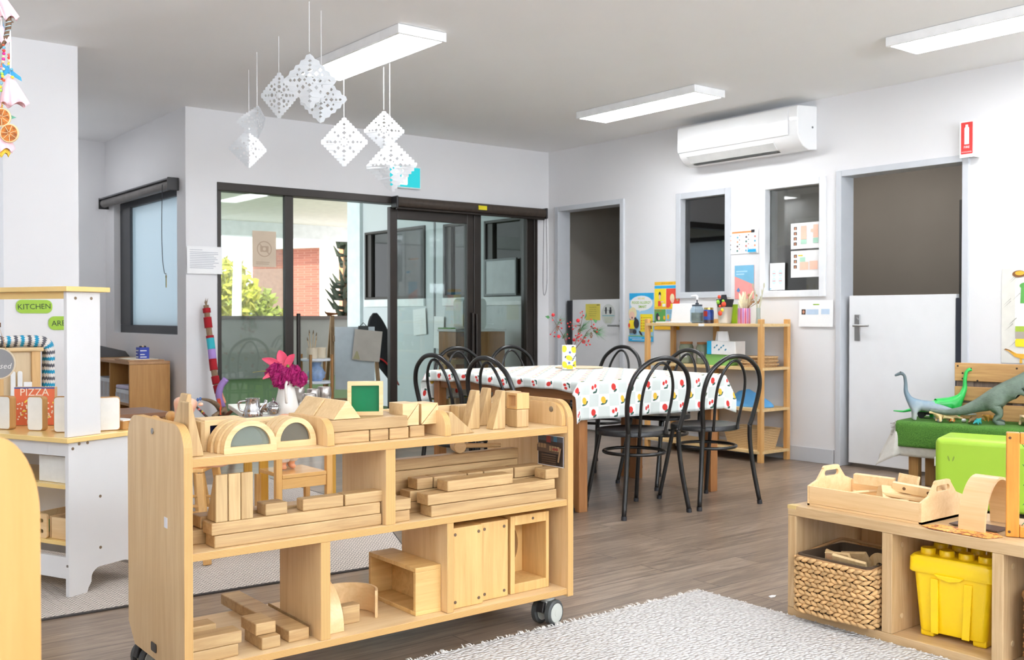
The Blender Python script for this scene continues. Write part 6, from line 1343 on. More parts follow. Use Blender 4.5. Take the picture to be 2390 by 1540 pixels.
# on the shelves below
t = thing('picture_box', 'white panel box with yellow frame on the upper kitchen shelf', 'box', K(.05, .045, .4373), KR + PI / 2 - .05); 
MB().box((0, -.02, 0), (.20, .0, .105)).build('white_panel', CREAMW, t, bevel=.002); MB().box((.02, -.06, .0), (.22, -.045, .14)).build('yellow_panel', P('box_yellow', (240, 206, 90), .5), t, bevel=.002); MB().box((.0, -.10, 0), (.1, -.065, .13)).build('grey_panel', P('box_grey', (180, 184, 190), .5), t, bevel=.002); MB().box((-.012, -.025, 0), (-.002, .0, .09)).build('teal_edge', P('box_teal', (120, 196, 176), .5), t)
MB().tube([(.06, -.05, .13), (.06, -.05, .15)], [.018, .002], 4).build('red_tip', P('toy_red', (206, 40, 40), .35), t)
for k, (y_, lb) in enumerate(((.03, 'plain birch crate on the lower kitchen shelf beside the side panel'), (.17, 'slotted birch crate on the lower kitchen shelf, with green things inside'))):
    t = thing('birch_crate', lb, 'crate', K(.045, y_, .2152), KR); a = .125
    if k == 0: MB().box((0, 0, 0), (.010, a, .085)).build('front', PTR, t, bevel=.002)
    else: MB().poly([rrect(0, 0, a, .095, .01, 3), rrect(.015, .018, a - .02, .034, .007, 4), rrect(.015, .060, a - .02, .076, .007, 4)], .010, TR(.0, a, 0, rx=PI / 2, rz=-PI / 2)).build('front', PTR, t, bevel=.0015)
    MB().box((.010, 0, 0), (.22, .008, .085)).build('side', PTR, t); MB().box((.010, a - .008, 0), (.22, a, .085)).build('side', PTR, t); MB().box((.21, .009, 0), (.22, a - .009, .085)).build('back', PTR, t); MB().box((.011, .0085, 0), (.209, a - .0085, .008)).build('bottom', PTR, t)
    g_ = thing('felt_vegetable', 'green felt vegetable in the slotted crate' if k else 'orange felt vegetable in the plain crate', 'toy food', K(.10, y_ + .06, .2240), KR); MB().ball((0, 0, .026), (.04, .035, .026), 10).ball((.05, .01, .022), (.03, .03, .022), 10).build('body', P('felt_green', (60, 150, 70), .9) if k else P('felt_orange', (240, 140, 60), .9), g_, smooth=180)
# KITCHEN AREA signs on the pillar
SGN = P('lime_card', (150, 190, 44), .5)
def pill(label, px0, py0, px1, py1, txt, roll=0.):
    a = ony(px0, py1, 6.43 - .003); c = ony(px1, py0, 6.43 - .003); w_, h_ = c.x - a.x, c.z - a.z
    t = thing('word_sign', label, 'sign', (a.x, 6.43 - .003, a.z)); b = MB(); b.poly([rrect(0, 0, w_, h_, h_ * .42, 6)], .002, TR(0, 0, 0, rx=PI / 2), 0); b.text(txt, h_ * .56, TR(w_ / 2, -.0026, h_ * .48, rx=PI / 2, ry=roll), 1, 0, space=.98); b.build('sign', [SGN, P('marker_ink', (44, 60, 30), .6)], t)
pill('lime green sign lettered KITCHEN on the pillar', 37, 700, 122, 731, 'KITCHEN', -.03); pill('lime green sign lettered AREA on the pillar, partly behind the hutch', 113, 738, 172, 770, 'AREA', -.04)
# ================= pale toy stove by the pillar =================
t = thing('toy_stove', 'pale timber toy stove against the pillar behind the play kitchen', 'toy stove', (.66, 6.03, .0088)); PS = WOOD('pale_stove_ply', (226, 204, 166), (212, 186, 146), 'Z', .45, .7, .02)
MB().box((0, .02, 0), (.745, .36, .895)).build('cabinet', PS, t, bevel=.003); MB().box((-.015, -.01, .8955), (.76, .375, .918)).build('top', PINE, t, bevel=.006); MB().box((.70, -.0, 0), (.745, .0195, .895)).build('stile', PINEZ, t, bevel=.002); MB().box((.52, .008, .3), (.56, .0195, .86)).build('stile', PINEZ, t, bevel=.002)
MB().box((.18, .10, .9185), (.62, .30, .94)).build('hob', P('white_hob', (230, 228, 224), .4), t, bevel=.003)
WT = P('white_utensil', (236, 236, 234), .5)
for k, x_ in enumerate((.60, .635)):
    u_ = thing('wooden_utensil', ['white painted spatula hanging on the toy stove front', 'second white painted spatula hanging on the toy stove front'][k], 'utensil', (.66 + x_, 6.015, .60)); b = MB(); b.poly([rrect(-.012, .0, .012, .20, .010, 4)], .008, TR(0, 0, 0, rx=PI / 2)); b.poly([[(-.012, .01), (.012, .01), (.05, -.07), (.025, -.085)]], .008, TR(0, 0, 0, rx=PI / 2)); b.build('spatula', WT, u_, bevel=.002)
u_ = thing('wooden_utensil', 'white painted slotted turner hanging beside the spatulas', 'utensil', (.66 + .672, 6.015, .52)); MB().box((-.02, -.008, 0), (.024, 0, .22)).build('turner', WT, u_, bevel=.004)
b = MB(); n = 16; prof_ = []
def crochet():
    g = G('crochet_stripes'); sp = g.n('UVMap'); se = g.n('SeparateXYZ'); g.set(se, 0, sp); r_ = g.math('FLOORED_MODULO', g.math('DIVIDE', se.outputs[1], .018), 4.); zz = g.math('MULTIPLY', g.math('ABSOLUTE', g.math('SUBTRACT', g.math('FRACT', g.math('DIVIDE', se.outputs[0], .02)), .5)), .9); r2 = g.math('FLOORED_MODULO', g.math('ADD', r_, zz), 4.)
    col = g.ramp(g.math('DIVIDE', r2, 4.), [(.0, lin((36, 150, 190))), (.26, lin((226, 222, 216))), (.52, lin((96, 96, 104))), (.76, lin((226, 222, 216)))])
    col.node.color_ramp.interpolation = 'CONSTANT'; g.bsdf(col, .9, normal=g.bump(zz, .6, .006)); return g.m
vs, uv, fs = [], [], []; path = spline([(.22, -.04, .80), (.25, -.045, .86), (.33, -.03, .915), (.42, .0, .935), (.55, .03, .938), (.70, .05, .936), (.785, .04, .918), (.802, .03, .85), (.800, .025, .76), (.795, .02, .66)], 5); L_ = 0
rg = []
for k, p in enumerate(path):
    if k: L_ += (p - path[k - 1]).length
    tn = (path[min(k + 1, len(path) - 1)] - path[max(k - 1, 0)]).normalized(); sd = Vector((0, 1, 0)); nr = tn.cross(sd).normalized(); rw = []
    for j in range(16):
        a = 2 * PI * j / 16; rw.append(p + Vector((0, .03, 0)) + sd * .055 * math.cos(a) + nr * (.030 + .006 * math.sin(3 * a + k * .3)) * math.sin(a)); uv.append((a * .05, L_))
    rg.append(rw)
b.rings(rg); o = b.build('crochet_blanket', crochet(), None, smooth=180, uv=uv); o.location = (.66, 6.03, .026); tag(o, 'blue, white and grey crochet blanket draped over the toy stove', 'blanket')
t = thing('toy_pot', 'pale toy pot with blue-rimmed lid on the toy stove', 'pot', (1.08, 6.20, .9405)); MB().lathe([(.07, 0), (.075, .004), (.078, .05), (.074, .05)], 26).build('pot', P('pale_pot', (232, 216, 190), .5), t, smooth=40); MB().lathe([(.081, .051), (.081, .055), (.02, .060)], 26).build('lid', P('denim_lid', (90, 120, 160), .5), t, smooth=40); MB().box((-.012, -.012, .060), (.012, .012, .078)).build('lid_knob', TOAST, t, bevel=.003)
# ================= near edge of a tall unit at the picture corner =================
t = thing('tall_shelf_end', 'blurred yellow timber shelf unit in the near corner', 'shelf', (0, 0, 0)); YY = 1.44
YEND = WOOD('yellow_birch_end', (196, 152, 90), (184, 138, 74), 'Z', .4, .5, .0); px_ = ony(94, 1200, YY).x
out = [(-.30, 0), (px_, 0)] + arc(px_ - .055, .945 - .11, .055, 0, PI / 2, 10, .11) + arc(-.30 + .06, .945 - .06, .06, PI / 2, PI, 6)
MB().poly([out], .022, TR(0, YY + .022, 0, rx=PI / 2)).build('end_panel', YEND, t, bevel=.003)
for z_ in (.05, .45, .85): MB().box((-.29, YY + .0225, z_), (px_ - .012, 2.3, z_ + .02)).build('shelf', BIRCHX, t)
MB().box((-.29, 2.3005, 0), (px_ - .012, 2.32, .93)).build('end_panel', YEND, t)
# ================= little table with jug and flowers, dolls =================
KTZ = .53; KTA = math.radians(-15.6); A0 = ony(615, 1100, 4.95); A0 = Vector((A0.x, A0.y, .0088))
ku, kv = Vector((math.cos(KTA), math.sin(KTA), 0)), Vector((-math.sin(KTA), math.cos(KTA), 0))
t = thing('child_table', 'small table with yellow legs behind the block trolley', 'table', A0, KTA)
KTZ = .585
MB().box((-.10, -.06, KTZ - .025), (.58, .66, KTZ)).build('top', P('white_laminate', (232, 232, 228), .25), t, bevel=.004); MB().box((0, 0, KTZ - .09), (.48, .6, KTZ - .0255)).build('apron', TEAK, t)
for x_ in (-.022, .46):
    for y_ in (-.022, .56): MB().box((x_, y_, 0), (x_ + .044, y_ + .044, KTZ - .0905)).build('leg', YELW, t, bevel=.004)
KTZ = .5938
def tt(px, py): q = onz(px, py - 25, KTZ); return (q.x, q.y, KTZ + .0004)
# jug
q = Vector(tt(669, 989))
t = thing('cream_jug', 'tall cream enamel jug of flowers on the small table', 'jug', q, -TH); CRE = P('cream_enamel', (240, 236, 228), .18, spec=.6, var=.01)
MB().lathe([(.068, 0), (.070, .003), (.060, .045), (.048, .098), (.041, .135), (.040, .152), (.046, .172), (.043, .172), (.037, .15), (.042, .10), (.056, .02)], 30).build('body', CRE, t, smooth=60)
MB().tube(spline([(.012, -.038, .158), (.014, -.064, .165), (.014, -.080, .145), (.014, -.078, .10), (.012, -.055, .058)], 6), [.008] * 4 + [.007] * 21, 8).build('handle', CRE, t, smooth=180)
MB().tube([(-.03, 0, .166), (-.054, 0, .176)], [.018, .007], 8).build('spout', CRE, t, smooth=180)
jz = q + Vector((0, 0, .16)); DJ = q.x * math.sin(TH) + q.y * math.cos(TH)
def fp(px, py, back=0.): return atd(px, py, DJ + back)
LILY = P('lily_pink', (238, 84, 118), .45, var=.12, vscale=30.); MAG = P('carnation_magenta', (168, 22, 104), .6, var=.25, vscale=40.); GRS = P('stem_green', (120, 140, 60), .6)
t = thing('lily_flower', 'large pink lily standing highest in the cream jug', 'flower', tuple(fp(664, 865)))
o0 = fp(664, 865)
for (px, py, bk_, wd) in ((652, 817, .01, .062), (611, 837, -.01, .046), (687, 826, -.01, .044), (612, 885, -.05, .034), (646, 905, -.03, .024), (650, 850, .06, .03)):
    tip = fp(px, py, bk_) - o0; b = MB(); n = 8; rows = []
    side_ = tip.cross(Vector((math.sin(TH), math.cos(TH), 0))).normalized()
    for k in range(n + 1):
        s_ = k / n; c = tip * s_ + Vector((0, 0, .012 * math.sin(PI * s_))); w_ = wd * (math.sin(PI * min(1, s_ * .86 + .12)) ** .8) * .5; rows.append([c - side_ * w_, c + Vector((math.sin(TH), math.cos(TH), 0)) * w_ * .35, c + side_ * w_])
    vs = [p for r_ in rows for p in r_]; fs = [(3 * k + j, 3 * k + j + 1, 3 * k + j + 4, 3 * k + j + 3) for k in range(n) for j in range(2)]
    b.mesh(vs, fs); b.build('petal', LILY, t, smooth=180, solid=.0012, sub=1)
MB().tube([(0, 0, 0), tuple(jz - o0 + Vector((0, 0, -.05)))], .004, 6).build('stem', GRS, t)
def carnation(label, px, py, r_, bk_=0.):
    c = fp(px, py, bk_); t = thing('carnation_flower', label, 'flower', tuple(c), 0, 'magenta carnations in the cream jug'); b = MB()
    for sh_ in range(4):
        rr_ = r_ * (1., .82, .6, .35)[sh_]; n = 44; rows = []
        for k in range(6):
            el = -.5 + (PI / 2 + .3) * k / 5; rw = []
            for j in range(n):
                a = 2 * PI * j / n; f_ = 1 + (.16 * math.sin(9 * a + 3 * sh_ + k) + .10 * math.sin(17 * a + 5 * k)) * (k / 5 + .35)
                rw.append((rr_ * f_ * math.cos(el) * math.cos(a), rr_ * f_ * math.cos(el) * math.sin(a), rr_ * f_ * math.sin(el) * .95 + .004 * sh_))
            rows.append(rw)
        b.rings(rows, TR(rx=.5 - .1 * sh_, rz=1.7 * sh_), cap=False)
    for k in range(46):
        d = Vector((R.gauss(0, 1), R.gauss(0, 1), R.gauss(0, 1))).normalized(); p = d * r_ * .86; u_ = d.orthogonal().normalized(); w_ = d.cross(u_); a = R.uniform(0, 6); e_ = u_ * math.cos(a) + w_ * math.sin(a)
        b.mesh([p - e_ * r_ * .28, p + e_ * r_ * .28, p + e_ * r_ * .22 + d * r_ * .26, p + d * r_ * .18, p - e_ * r_ * .24 + d * r_ * .28], [(0, 1, 2, 3, 4)])
    b.build('head', MAG, t, solid=.0008); MB().tube([(0, 0, 0), tuple(jz - c + Vector((0, 0, -.05)))], .003, 5).build('stem', GRS, t)
carnation('magenta carnation lowest at the jug rim', 655, 890, .042, -.04); carnation('magenta carnation drooping over the jug rim towards the cups', 697, 886, .042, -.02); carnation('magenta carnation highest, behind the lily bud', 685, 868, .036, .03); carnation('magenta carnation in the middle of the jug bunch', 672, 876, .038, -.03); carnation('magenta carnation beneath the lily petals', 645, 868, .042, -.01); carnation('small magenta carnation beside the low pink petal', 632, 872, .030, .02)
t = thing('flower_bud', 'green bud at the top of the jug bunch', 'flower', tuple(fp(672, 857))); MB().ball((0, 0, 0), (.010, .010, .016), 8).tube([(0, 0, 0), tuple(jz - fp(672, 857))], .003, 5).build('bud', GRS, t, smooth=180)
o = MB().tube(spline([tuple(fp(640, 870)), tuple(fp(615, 866)), tuple(fp(590, 869))], 4), [.003] * 5 + [.0015] * 4, 5).build('leaf_blade', P('olive_blade', (140, 130, 60), .6), None); tag(o, 'thin olive blade of grass sticking out of the jug', 'leaf')
PEW = P('pewter', (176, 170, 164), .3, .85, var=.06)
def cup(label, px, py, s=1.):
    t = thing('pewter_cup', label, 'cup', tt(px, py), 0, 'pewter cups on the small table')
    MB().lathe([(r_ * s, z_ * s) for r_, z_ in ((.026, 0), (.028, .003), (.010, .010), (.008, .03), (.022, .042), (.034, .058), (.0375, .085), (.034, .118), (.0315, .122), (.029, .118), (.033, .085), (.02, .055))], 26).build('bowl', PEW, t, smooth=60)
cup('pewter cup closest to the roof prism blocks', 722, 1001, 1.); cup('pewter cup behind the closest cup', 731, 985, .98); cup('pewter cup standing closest to the glass doors', 757, 982, 1.03); cup('pewter cup half hidden behind the cream jug', 697, 978, .96)
t = thing('pewter_teapot', 'polished metal coffee pot on the small table', 'teapot', tt(590, 996)); MB().lathe([(.050, 0), (.052, .003), (.046, .025), (.036, .05), (.034, .085), (.036, .09), (.032, .09), (.031, .055)], 26).build('body', CHROME, t, smooth=60); MB().tube([(.03, -.03, .025), (.046, -.046, .06), (.05, -.05, .082)], [.014, .010, .008], 8).build('spout', CHROME, t, smooth=180); MB().tube(spline([(-.032, .01, .078), (-.064, .02, .072), (-.06, .02, .035), (-.042, .01, .025)], 5), .005, 6).build('handle', CHROME, t, smooth=180)
t = thing('sugar_bowl', 'polished metal sugar bowl with domed lid on the small table', 'bowl', tt(638, 992)); MB().lathe([(.022, 0), (.026, .003), (.034, .02), (.036, .036), (.031, .044)], 24).build('bowl', CHROME, t, smooth=60); MB().lathe([(.032, .045), (.026, .06), (.009, .069), (.004, .071), (.005, .076), (.007, .080), (.003, .085)], 20).build('lid', CHROME, t, smooth=60); MB().tube(spline([(-.034, 0, .036), (-.05, 0, .04), (-.052, 0, .022), (-.036, 0, .016)], 4), .004, 6).build('handle', CHROME, t, smooth=180)
t = thing('wooden_tongs', 'brown wooden toy tongs across the sugar bowl', 'tongs', tuple(fp(612, 956, -.05)), -TH - .1); t.location.z = KTZ + .03
SPN = P('brown_spoon', (160, 108, 62), .5, var=.15)
MB().tube(spline([(-.035, 0, .01), (-.045, 0, -.005), (-.03, 0, -.015), (.02, 0, -.014), (.06, 0, -.022)], 5), [.006] * 21, 8).tube(spline([(-.035, .0, .01), (-.01, .0, .008), (.03, 0, -.008), (.06, 0, -.02)], 5), .006, 8).build('tongs', SPN, t, smooth=180)
# doll on the little chair
ch = thing('doll_chair', 'small timber chair between the trolley and the small table', 'chair', (0, 0, 0), 0)
pl, pr = ony(652, 1100, 4.50), ony(770, 1100, 4.50); cw = pr.x - pl.x; ch.location = (pl.x, 4.50, .0088)
CHW = WOOD('beech_chair', (226, 178, 110), (206, 152, 84), 'Z', .3, 1., .03); CHX = WOOD('beech_chair_seat', (232, 186, 120), (212, 160, 92), 'X', .2, 1., .03)
for x_ in (-.016, cw - .016): MB().box((x_, 0, 0), (x_ + .032, .030, .50)).build('post', CHW, ch, bevel=.003)
for x_ in (-.012, cw - .014): MB().box((x_, .235, 0), (x_ + .026, .262, .31)).build('leg', CHW, ch, bevel=.003)
MB().box((.017, .0, .312), (cw - .017, .27, .332)).build('seat', CHX, ch, bevel=.004); MB().box((.017, .005, .262), (cw - .017, .022, .311)).build('front_rail', CHX, ch, bevel=.002)
for x_ in (-.004, cw - .004): MB().box((x_, .0305, .10), (x_ + .012, .2345, .125)).build('side_rail', CHW, ch)
MB().box((.017, .004, .42), (cw - .017, .022, .47)).build('back_slat', CHX, ch, bevel=.003)
SKIN = P('doll_vinyl', (232, 168, 130), .4, var=.03); SKIN2 = P('pale_doll_vinyl', (238, 186, 156), .4, var=.03); DCL = P('white_knit', (232, 230, 228), .85, bump=.4)
def doll(label, loc, rz, s, sit, mat, hair=None):
    t = thing('baby_doll', label, 'doll', loc, rz)
    if sit: legs = [(.055, .03, .02, .05), (.07, -.10, .03, .04), (.075, -.19, .02, .032), (.08, -.235, .035, .026)]
    else: legs = [(.04, .0, .12, .045), (.045, -.01, .06, .035), (.047, .0, .025, .028), (.05, -.045, .012, .022)]
    zb = .02 if sit else .13
    pts = [(0, .02, zb + .03, .065), (0, .02, zb + .10, .062), (0, .015, zb + .165, .05), (0, .01, zb + .20, .03), (0, 0, zb + .255, .062), (0, -.008, zb + .30, .062)]
    ed = [(0, 1), (1, 2), (2, 3), (3, 4), (4, 5)]
    for sx in (-1, 1):
        b0 = len(pts); pts += [(sx * x, y, z, r_) for x, y, z, r_ in legs]; ed += [(0, b0)] + [(b0 + k, b0 + k + 1) for k in range(len(legs) - 1)]
        b1 = len(pts); pts += [(sx * .075, .01, zb + .155, .028), (sx * .105, -.02, zb + .10, .024), (sx * .10, -.07, zb + .075, .020), (sx * .098, -.10, zb + .07, .017)]; ed += [(2, b1)] + [(b1 + k, b1 + k + 1) for k in range(3)]
        for q_ in range(4):
            b2 = len(pts); pts.append((sx * (.088 + .008 * q_), -.128 + .003 * abs(q_ - 1.5), zb + .066, .005)); ed.append((b1 + 3, b2))
        b2 = len(pts); pts.append((sx * .078, -.110, zb + .075, .005)); ed.append((b1 + 3, b2))
    body = skin('body', [(x * s, y * s, z * s, r_ * s) for x, y, z, r_ in pts], ed, mat, t)
    hz = zb + .275
    for sx in (-1, 1):
        MB().ball((sx * .024 * s, -.066 * s, (hz + .012) * s), (.009 * s, .006 * s, .009 * s), 10).build('eye', P('doll_eye', (64, 96, 150), .2), t, smooth=180)
        MB().ball((sx * .068 * s, .0, (hz + .0) * s), (.010 * s, .016 * s, .02 * s), 10).build('ear', mat, t, smooth=180)
    MB().ball((0, -.074 * s, (hz - .012) * s), (.010 * s, .012 * s, .009 * s), 10).build('nose', mat, t, smooth=180); MB().ball((0, -.066 * s, (hz - .036) * s), (.016 * s, .006 * s, .005 * s), 10).build('mouth', P('doll_lips', (200, 100, 96), .4), t, smooth=180)
    return t
d_ = doll('baby doll in white trousers standing on the small timber chair', (ch.location.x + cw * .42, 4.66, .3415), .35, .64, False, SKIN)
b = MB()
for sx in (-1, 1): b.lathe([(.030, .040), (.036, .052), (.034, .075), (.038, .10)], 16, TR(sx * .029, -.004, 0)); 
b.rings([[(.075 * math.cos(a) * f_, .058 * math.sin(a) * f_ + .008, z_) for a in [2 * PI * k / 18 for k in range(18)]] for f_, z_ in ((.9, .085), (1., .11), (.8, .165), (.62, .205))]); b.build('clothing', DCL, d_, smooth=180)
# high chair with the bigger doll
q = atd(432, 955, 4.62); hc = thing('doll_high_chair', 'timber doll high chair with round post knobs behind the trolley end', 'chair', (q.x, q.y, .0088), .9)
for sx in (-1, 1):
    for sy in (-1, 1):
        MB().box((-.014, -.016, 0), (.014, .016, .40), TR(sx * .165, sy * .15, 0, rx=sy * .12, ry=-sx * .12)).build('leg', CHW, hc, bevel=.003)
    MB().tube([(sx * .105, .10, .40), (sx * .105, .10, .60)], .014, 10).ball((sx * .105, .10, .625), .026, 12).build('knob_post', CHW, hc, smooth=60)
    MB().tube([(sx * .14, -.13, .17), (sx * .14, .13, .17)], .007, 8).build('rung', CHW, hc); MB().tube([(sx * .125, -.115, .25), (sx * .125, .115, .25)], .007, 8).build('rung', CHW, hc)
for sy in (-1, 1): MB().tube([(-.14, sy * .13, .17), (.14, sy * .13, .17)], .007, 8).build('rung', CHW, hc)
MB().box((-.13, -.12, .398), (.13, .12, .416)).build('seat', CHX, hc, bevel=.004); MB().box((-.09, .092, .48), (.09, .108, .57)).build('backrest', CHX, hc, bevel=.003)
doll('bare-headed baby doll sitting in the doll high chair', (q.x, q.y, .4300), .95, .95, True, SKIN2)
# low stool with pale seat
t = thing('round_stool', 'low stool with pale round seat behind the trolley', 'stool', tuple(onz(505, 1130, .0)[:2]) + (0,)); t.location = (2.10, 5.62, .0088)
MB().lathe([(.12, .27), (.125, .275), (.125, .285), (.11, .292)], 24).build('seat', P('pale_seat', (232, 234, 236), .3), t, smooth=40)
for k in range(3): a = k * 2.1 + .4; MB().tube([(.06 * math.cos(a), .06 * math.sin(a), .27), (.12 * math.cos(a), .12 * math.sin(a), 0)], .014, 8).build('leg', CHW, t, smooth=60)
t = thing('woven_ball', 'brown woven ball resting on the pale round stool', 'ball', (2.14, 5.62, .3015)); MB().ball((0, 0, .065), .065, 16).build('ball', P('brown_weave', (150, 124, 104), .8, var=.3, vscale=60., bump=.5, bscale=150.), t, smooth=180)
# ================= yarn wrapped branches by the doors =================
BRK = WOOD('grey_branch', (150, 124, 96), (112, 90, 70), 'Z', .8)
YR, YC, YLc, YPk = P('red_yarn', (166, 26, 36), .9, bump=.5, bscale=300.), P('turquoise_yarn', (60, 180, 194), .9, bump=.5, bscale=300.), P('lilac_yarn', (170, 138, 204), .9, bump=.5, bscale=300.), P('peach_yarn', (246, 166, 136), .9, bump=.5, bscale=300.)
t = thing('wrapped_branch', 'tall forked branch wrapped in red, turquoise and lilac yarn', 'branch', (0, 0, 0))
def bp(px, py, y): q_ = ony(px, py, y); return Vector((q_.x, q_.y, q_.z))
main = [bp(481, 712, 7.66), bp(487, 765, 7.64), bp(493, 808, 7.62), bp(500, 868, 7.58), bp(511, 920, 7.54), bp(521, 950, 7.52)]
main += [Vector((main[-1].x + .06, 7.48, .02))]
mp = spline(main, 8)
MB().tube(mp, [.021 + .006 * k / len(mp) for k in range(len(mp))], 9).build('stem', BRK, t, smooth=180)
for k in range(6): MB().tube([mp[0], mp[0] + Vector((.006 * (k - 2.5), 0, .03 + .012 * (k % 3)))], [.006, .001], 5).build('twig', BRK, t)
def wrap(py0, py1, mt, grow=.003):
    seg = [p for p in mp if True]; b_ = []
    for p in seg:
        f_ = p.x * math.sin(TH) + p.y * math.cos(TH); py = CY - F * ((p.z - EYE) * math.cos(PT) + f_ * math.sin(PT)) / (f_ * math.cos(PT) - (p.z - EYE) * math.sin(PT)); b_.append(py)
    pts = [];
    N_ = 14
    for k in range(N_ + 1):
        y_ = py0 + (py1 - py0) * k / N_
        for i in range(len(seg) - 1):
            if b_[i] <= y_ <= b_[i + 1]: pts.append(seg[i].lerp(seg[i + 1], (y_ - b_[i]) / (b_[i + 1] - b_[i]))); break
    if len(pts) > 1: MB().tube(pts, [.0275 + grow * (.6 + .4 * (k % 2)) for k in range(len(pts))], 12).build('yarn_wrap', mt, t, smooth=180)
for a_, c_, m_ in ((719, 730, YR), (740, 765, YR), (783, 790, YR), (788, 815, YC), (815, 838, YLc), (838, 864, YR), (878, 896, YR), (899, 917, YR), (918, 942, YPk)): wrap(a_, c_, m_)
f1 = [bp(519, 948, 7.50), bp(511, 925, 7.46), bp(515, 902, 7.44), bp(528, 884, 7.42)]; MB().tube(spline(f1, 5), .025, 9).build('fork', YLc, t, smooth=180)
MB().tube(spline([bp(514, 955, 7.48), bp(505, 944, 7.42), bp(490, 935, 7.38), bp(472, 931, 7.34)], 5), [.024 - .001 * k for k in range(16)], 8).build('fork', BRK, t, smooth=180)
MB().tube([bp(522, 975, 7.46), bp(545, 955, 7.36), bp(562, 936, 7.30)], [.016, .013, .012], 8).build('fork', P('brown_stick', (136, 84, 60), .7), t, smooth=180)
MB().tube([Vector((3.0, 7.40, .25)), bp(500, 970, 7.44), bp(522, 955, 7.48), bp(530, 975, 7.46)], .022, 8).build('fork', BRK, t, smooth=180)
for k in range(3): MB().tube([bp(507 + 3 * k, 930, 7.44), bp(512 + 2 * k, 948, 7.43), bp(516 - k, 968, 7.42)], .004, 5).build('orange_yarn', P('orange_yarn', (226, 92, 50), .9), t)
t = thing('beaded_stick', 'thin dark stick with coloured beads beside the wrapped branch', 'branch', (0, 0, 0)); s0, s1 = bp(436, 924, 7.30), bp(482, 972, 7.20); s2 = s1 + (s1 - s0) * 1.6; s2.z = max(s2.z, .01)
MB().tube([s0, s0.lerp(s1, .4) + Vector((0, 0, -.006)), s1, s2], [.006, .008, .009, .010], 6).build('stick', P('dark_twig', (80, 64, 54), .8), t, smooth=180)
for k, (f_, c_) in enumerate(((.34, (60, 150, 150)), (.40, (170, 190, 150)), (.48, (50, 80, 110)), (.78, (226, 190, 60)), (.86, (190, 60, 50)))): MB().ball(tuple(s0.lerp(s1, f_)), (.009, .009, .012), 8).build('bead', P('bead_%d' % k, c_, .4), t, smooth=180)
# ================= low cube shelf with tray, baskets, yellow box =================
LX0, LX1, LY1, LY0 = 3.08, 3.50, 2.312, .80; LT = .410
t = thing('cube_shelf', 'low oak laminate cube shelf beside the woven rug', 'shelf', (0, 0, 0))
MB().box((LX0, LY0, LT - .036), (LX1, LY1, LT)).build('top', OAK, t, bevel=.002)
MB().box((LX0, LY0, 0), (LX1, LY1, .038)).build('base', OAK, t, bevel=.002)
for y0, y1 in ((LY1 - .036, LY1), (1.893, 1.931), (1.520, 1.556), (1.15, 1.185), (LY0, LY0 + .036)):
    MB().box((LX0 + .001, y0, .0385), (LX1, y1, LT - .0365)).build('upright', OAKZ, t, bevel=.002)
for y0, y1 in ((2.16, LY1 - .037), (1.70, 1.892), (1.32, 1.519)): MB().box((LX1 - .012, y0, .0385), (LX1, y1, LT - .0365)).build('back_strip', OAKZ, t)
for y in (1.912, 1.538):
    for z in (.09, .33): MB().cyl((LX0 + .06, y - .0205, z), (LX0 + .06, y - .018, z), .009, 12).build('cam_cap', P('cap_beige', (206, 180, 140), .5), t)
MB().box((LX0 - .001, LY1 - .036, LT - .012), (LX0 + .03, LY1 + .0008, LT + .0012)).build('worn_corner_tape', P('aged_tape', (206, 180, 120), .5), t)
# water hyacinth basket
def plait_basket(t, hx, hy, h_, strand, th, rows_, rim=True, taper=.0):
    "rows of interlocking slanted strands around a rounded rectangle, on a dark liner"
    per = []
    base = rrect(-hx, -hy, hx, hy, .025, 4)
    pts = [Vector((x, y, 0)) for x, y in base]; L = [0]
    for k in range(len(pts)): L.append(L[-1] + (pts[(k + 1) % len(pts)] - pts[k]).length)
    tot = L[-1]
    def at(s_):
        s_ %= tot
        for k in range(len(pts)):
            if L[k] <= s_ <= L[k + 1]:
                f_ = (s_ - L[k]) / max(1e-9, L[k + 1] - L[k]); p = pts[k].lerp(pts[(k + 1) % len(pts)], f_); d = (pts[(k + 1) % len(pts)] - pts[k]).normalized(); return p, d
        return pts[0], Vector((1, 0, 0))
    b = MB(); n = int(tot / strand); rh = h_ / rows_
    for r_ in range(rows_):
        for k in range(n):
            s_ = tot * (k + .5 * (r_ % 2)) / n; p, d = at(s_); nrm = Vector((d.y, -d.x, 0)); z = rh * (r_ + .5)
            up = 1 if r_ % 2 else -1
            e = (d * strand * .72 + Vector((0, 0, up * rh * .42))); jit = R.uniform(-.12, .12) * rh
            q0 = p - e + nrm * .001 + Vector((0, 0, z + jit)); q1 = p + nrm * th + Vector((0, 0, z + jit)); q2 = p + e + nrm * .001 + Vector((0, 0, z + jit))
            b.tube([q0, q0.lerp(q1, .55) + nrm * th * .2, q1, q1.lerp(q2, .45) + nrm * th * .2, q2], [rh * .18, rh * .40, rh * .5, rh * .40, rh * .16], 6)
    return b
WH = P('water_hyacinth', (202, 162, 110), .75, var=.28, vscale=40.)
DRK = P('basket_shadow_liner', (84, 66, 48), .9)  # dark fill in both baskets, shade between the strands put into colour
t = thing('woven_basket', 'water hyacinth basket of wooden pieces in the cube shelf', 'basket', (3.188, 2.104, .046))
plait_basket(t, .145, .148, .195, .026, .009, 12).build('weave', WH, t, smooth=180)
b = MB(); o_ = [(x, y) for x, y in rrect(-.143, -.146, .143, .146, .02, 3)]; i_ = [(x, y) for x, y in rrect(-.135, -.138, .135, .138, .02, 3)]
b.rings([[(x, y, .001) for x, y in o_], [(x, y, .205) for x, y in o_], [(x, y, .205) for x, y in i_], [(x, y, .012) for x, y in i_]]); b.build('shade_liner', DRK, t)
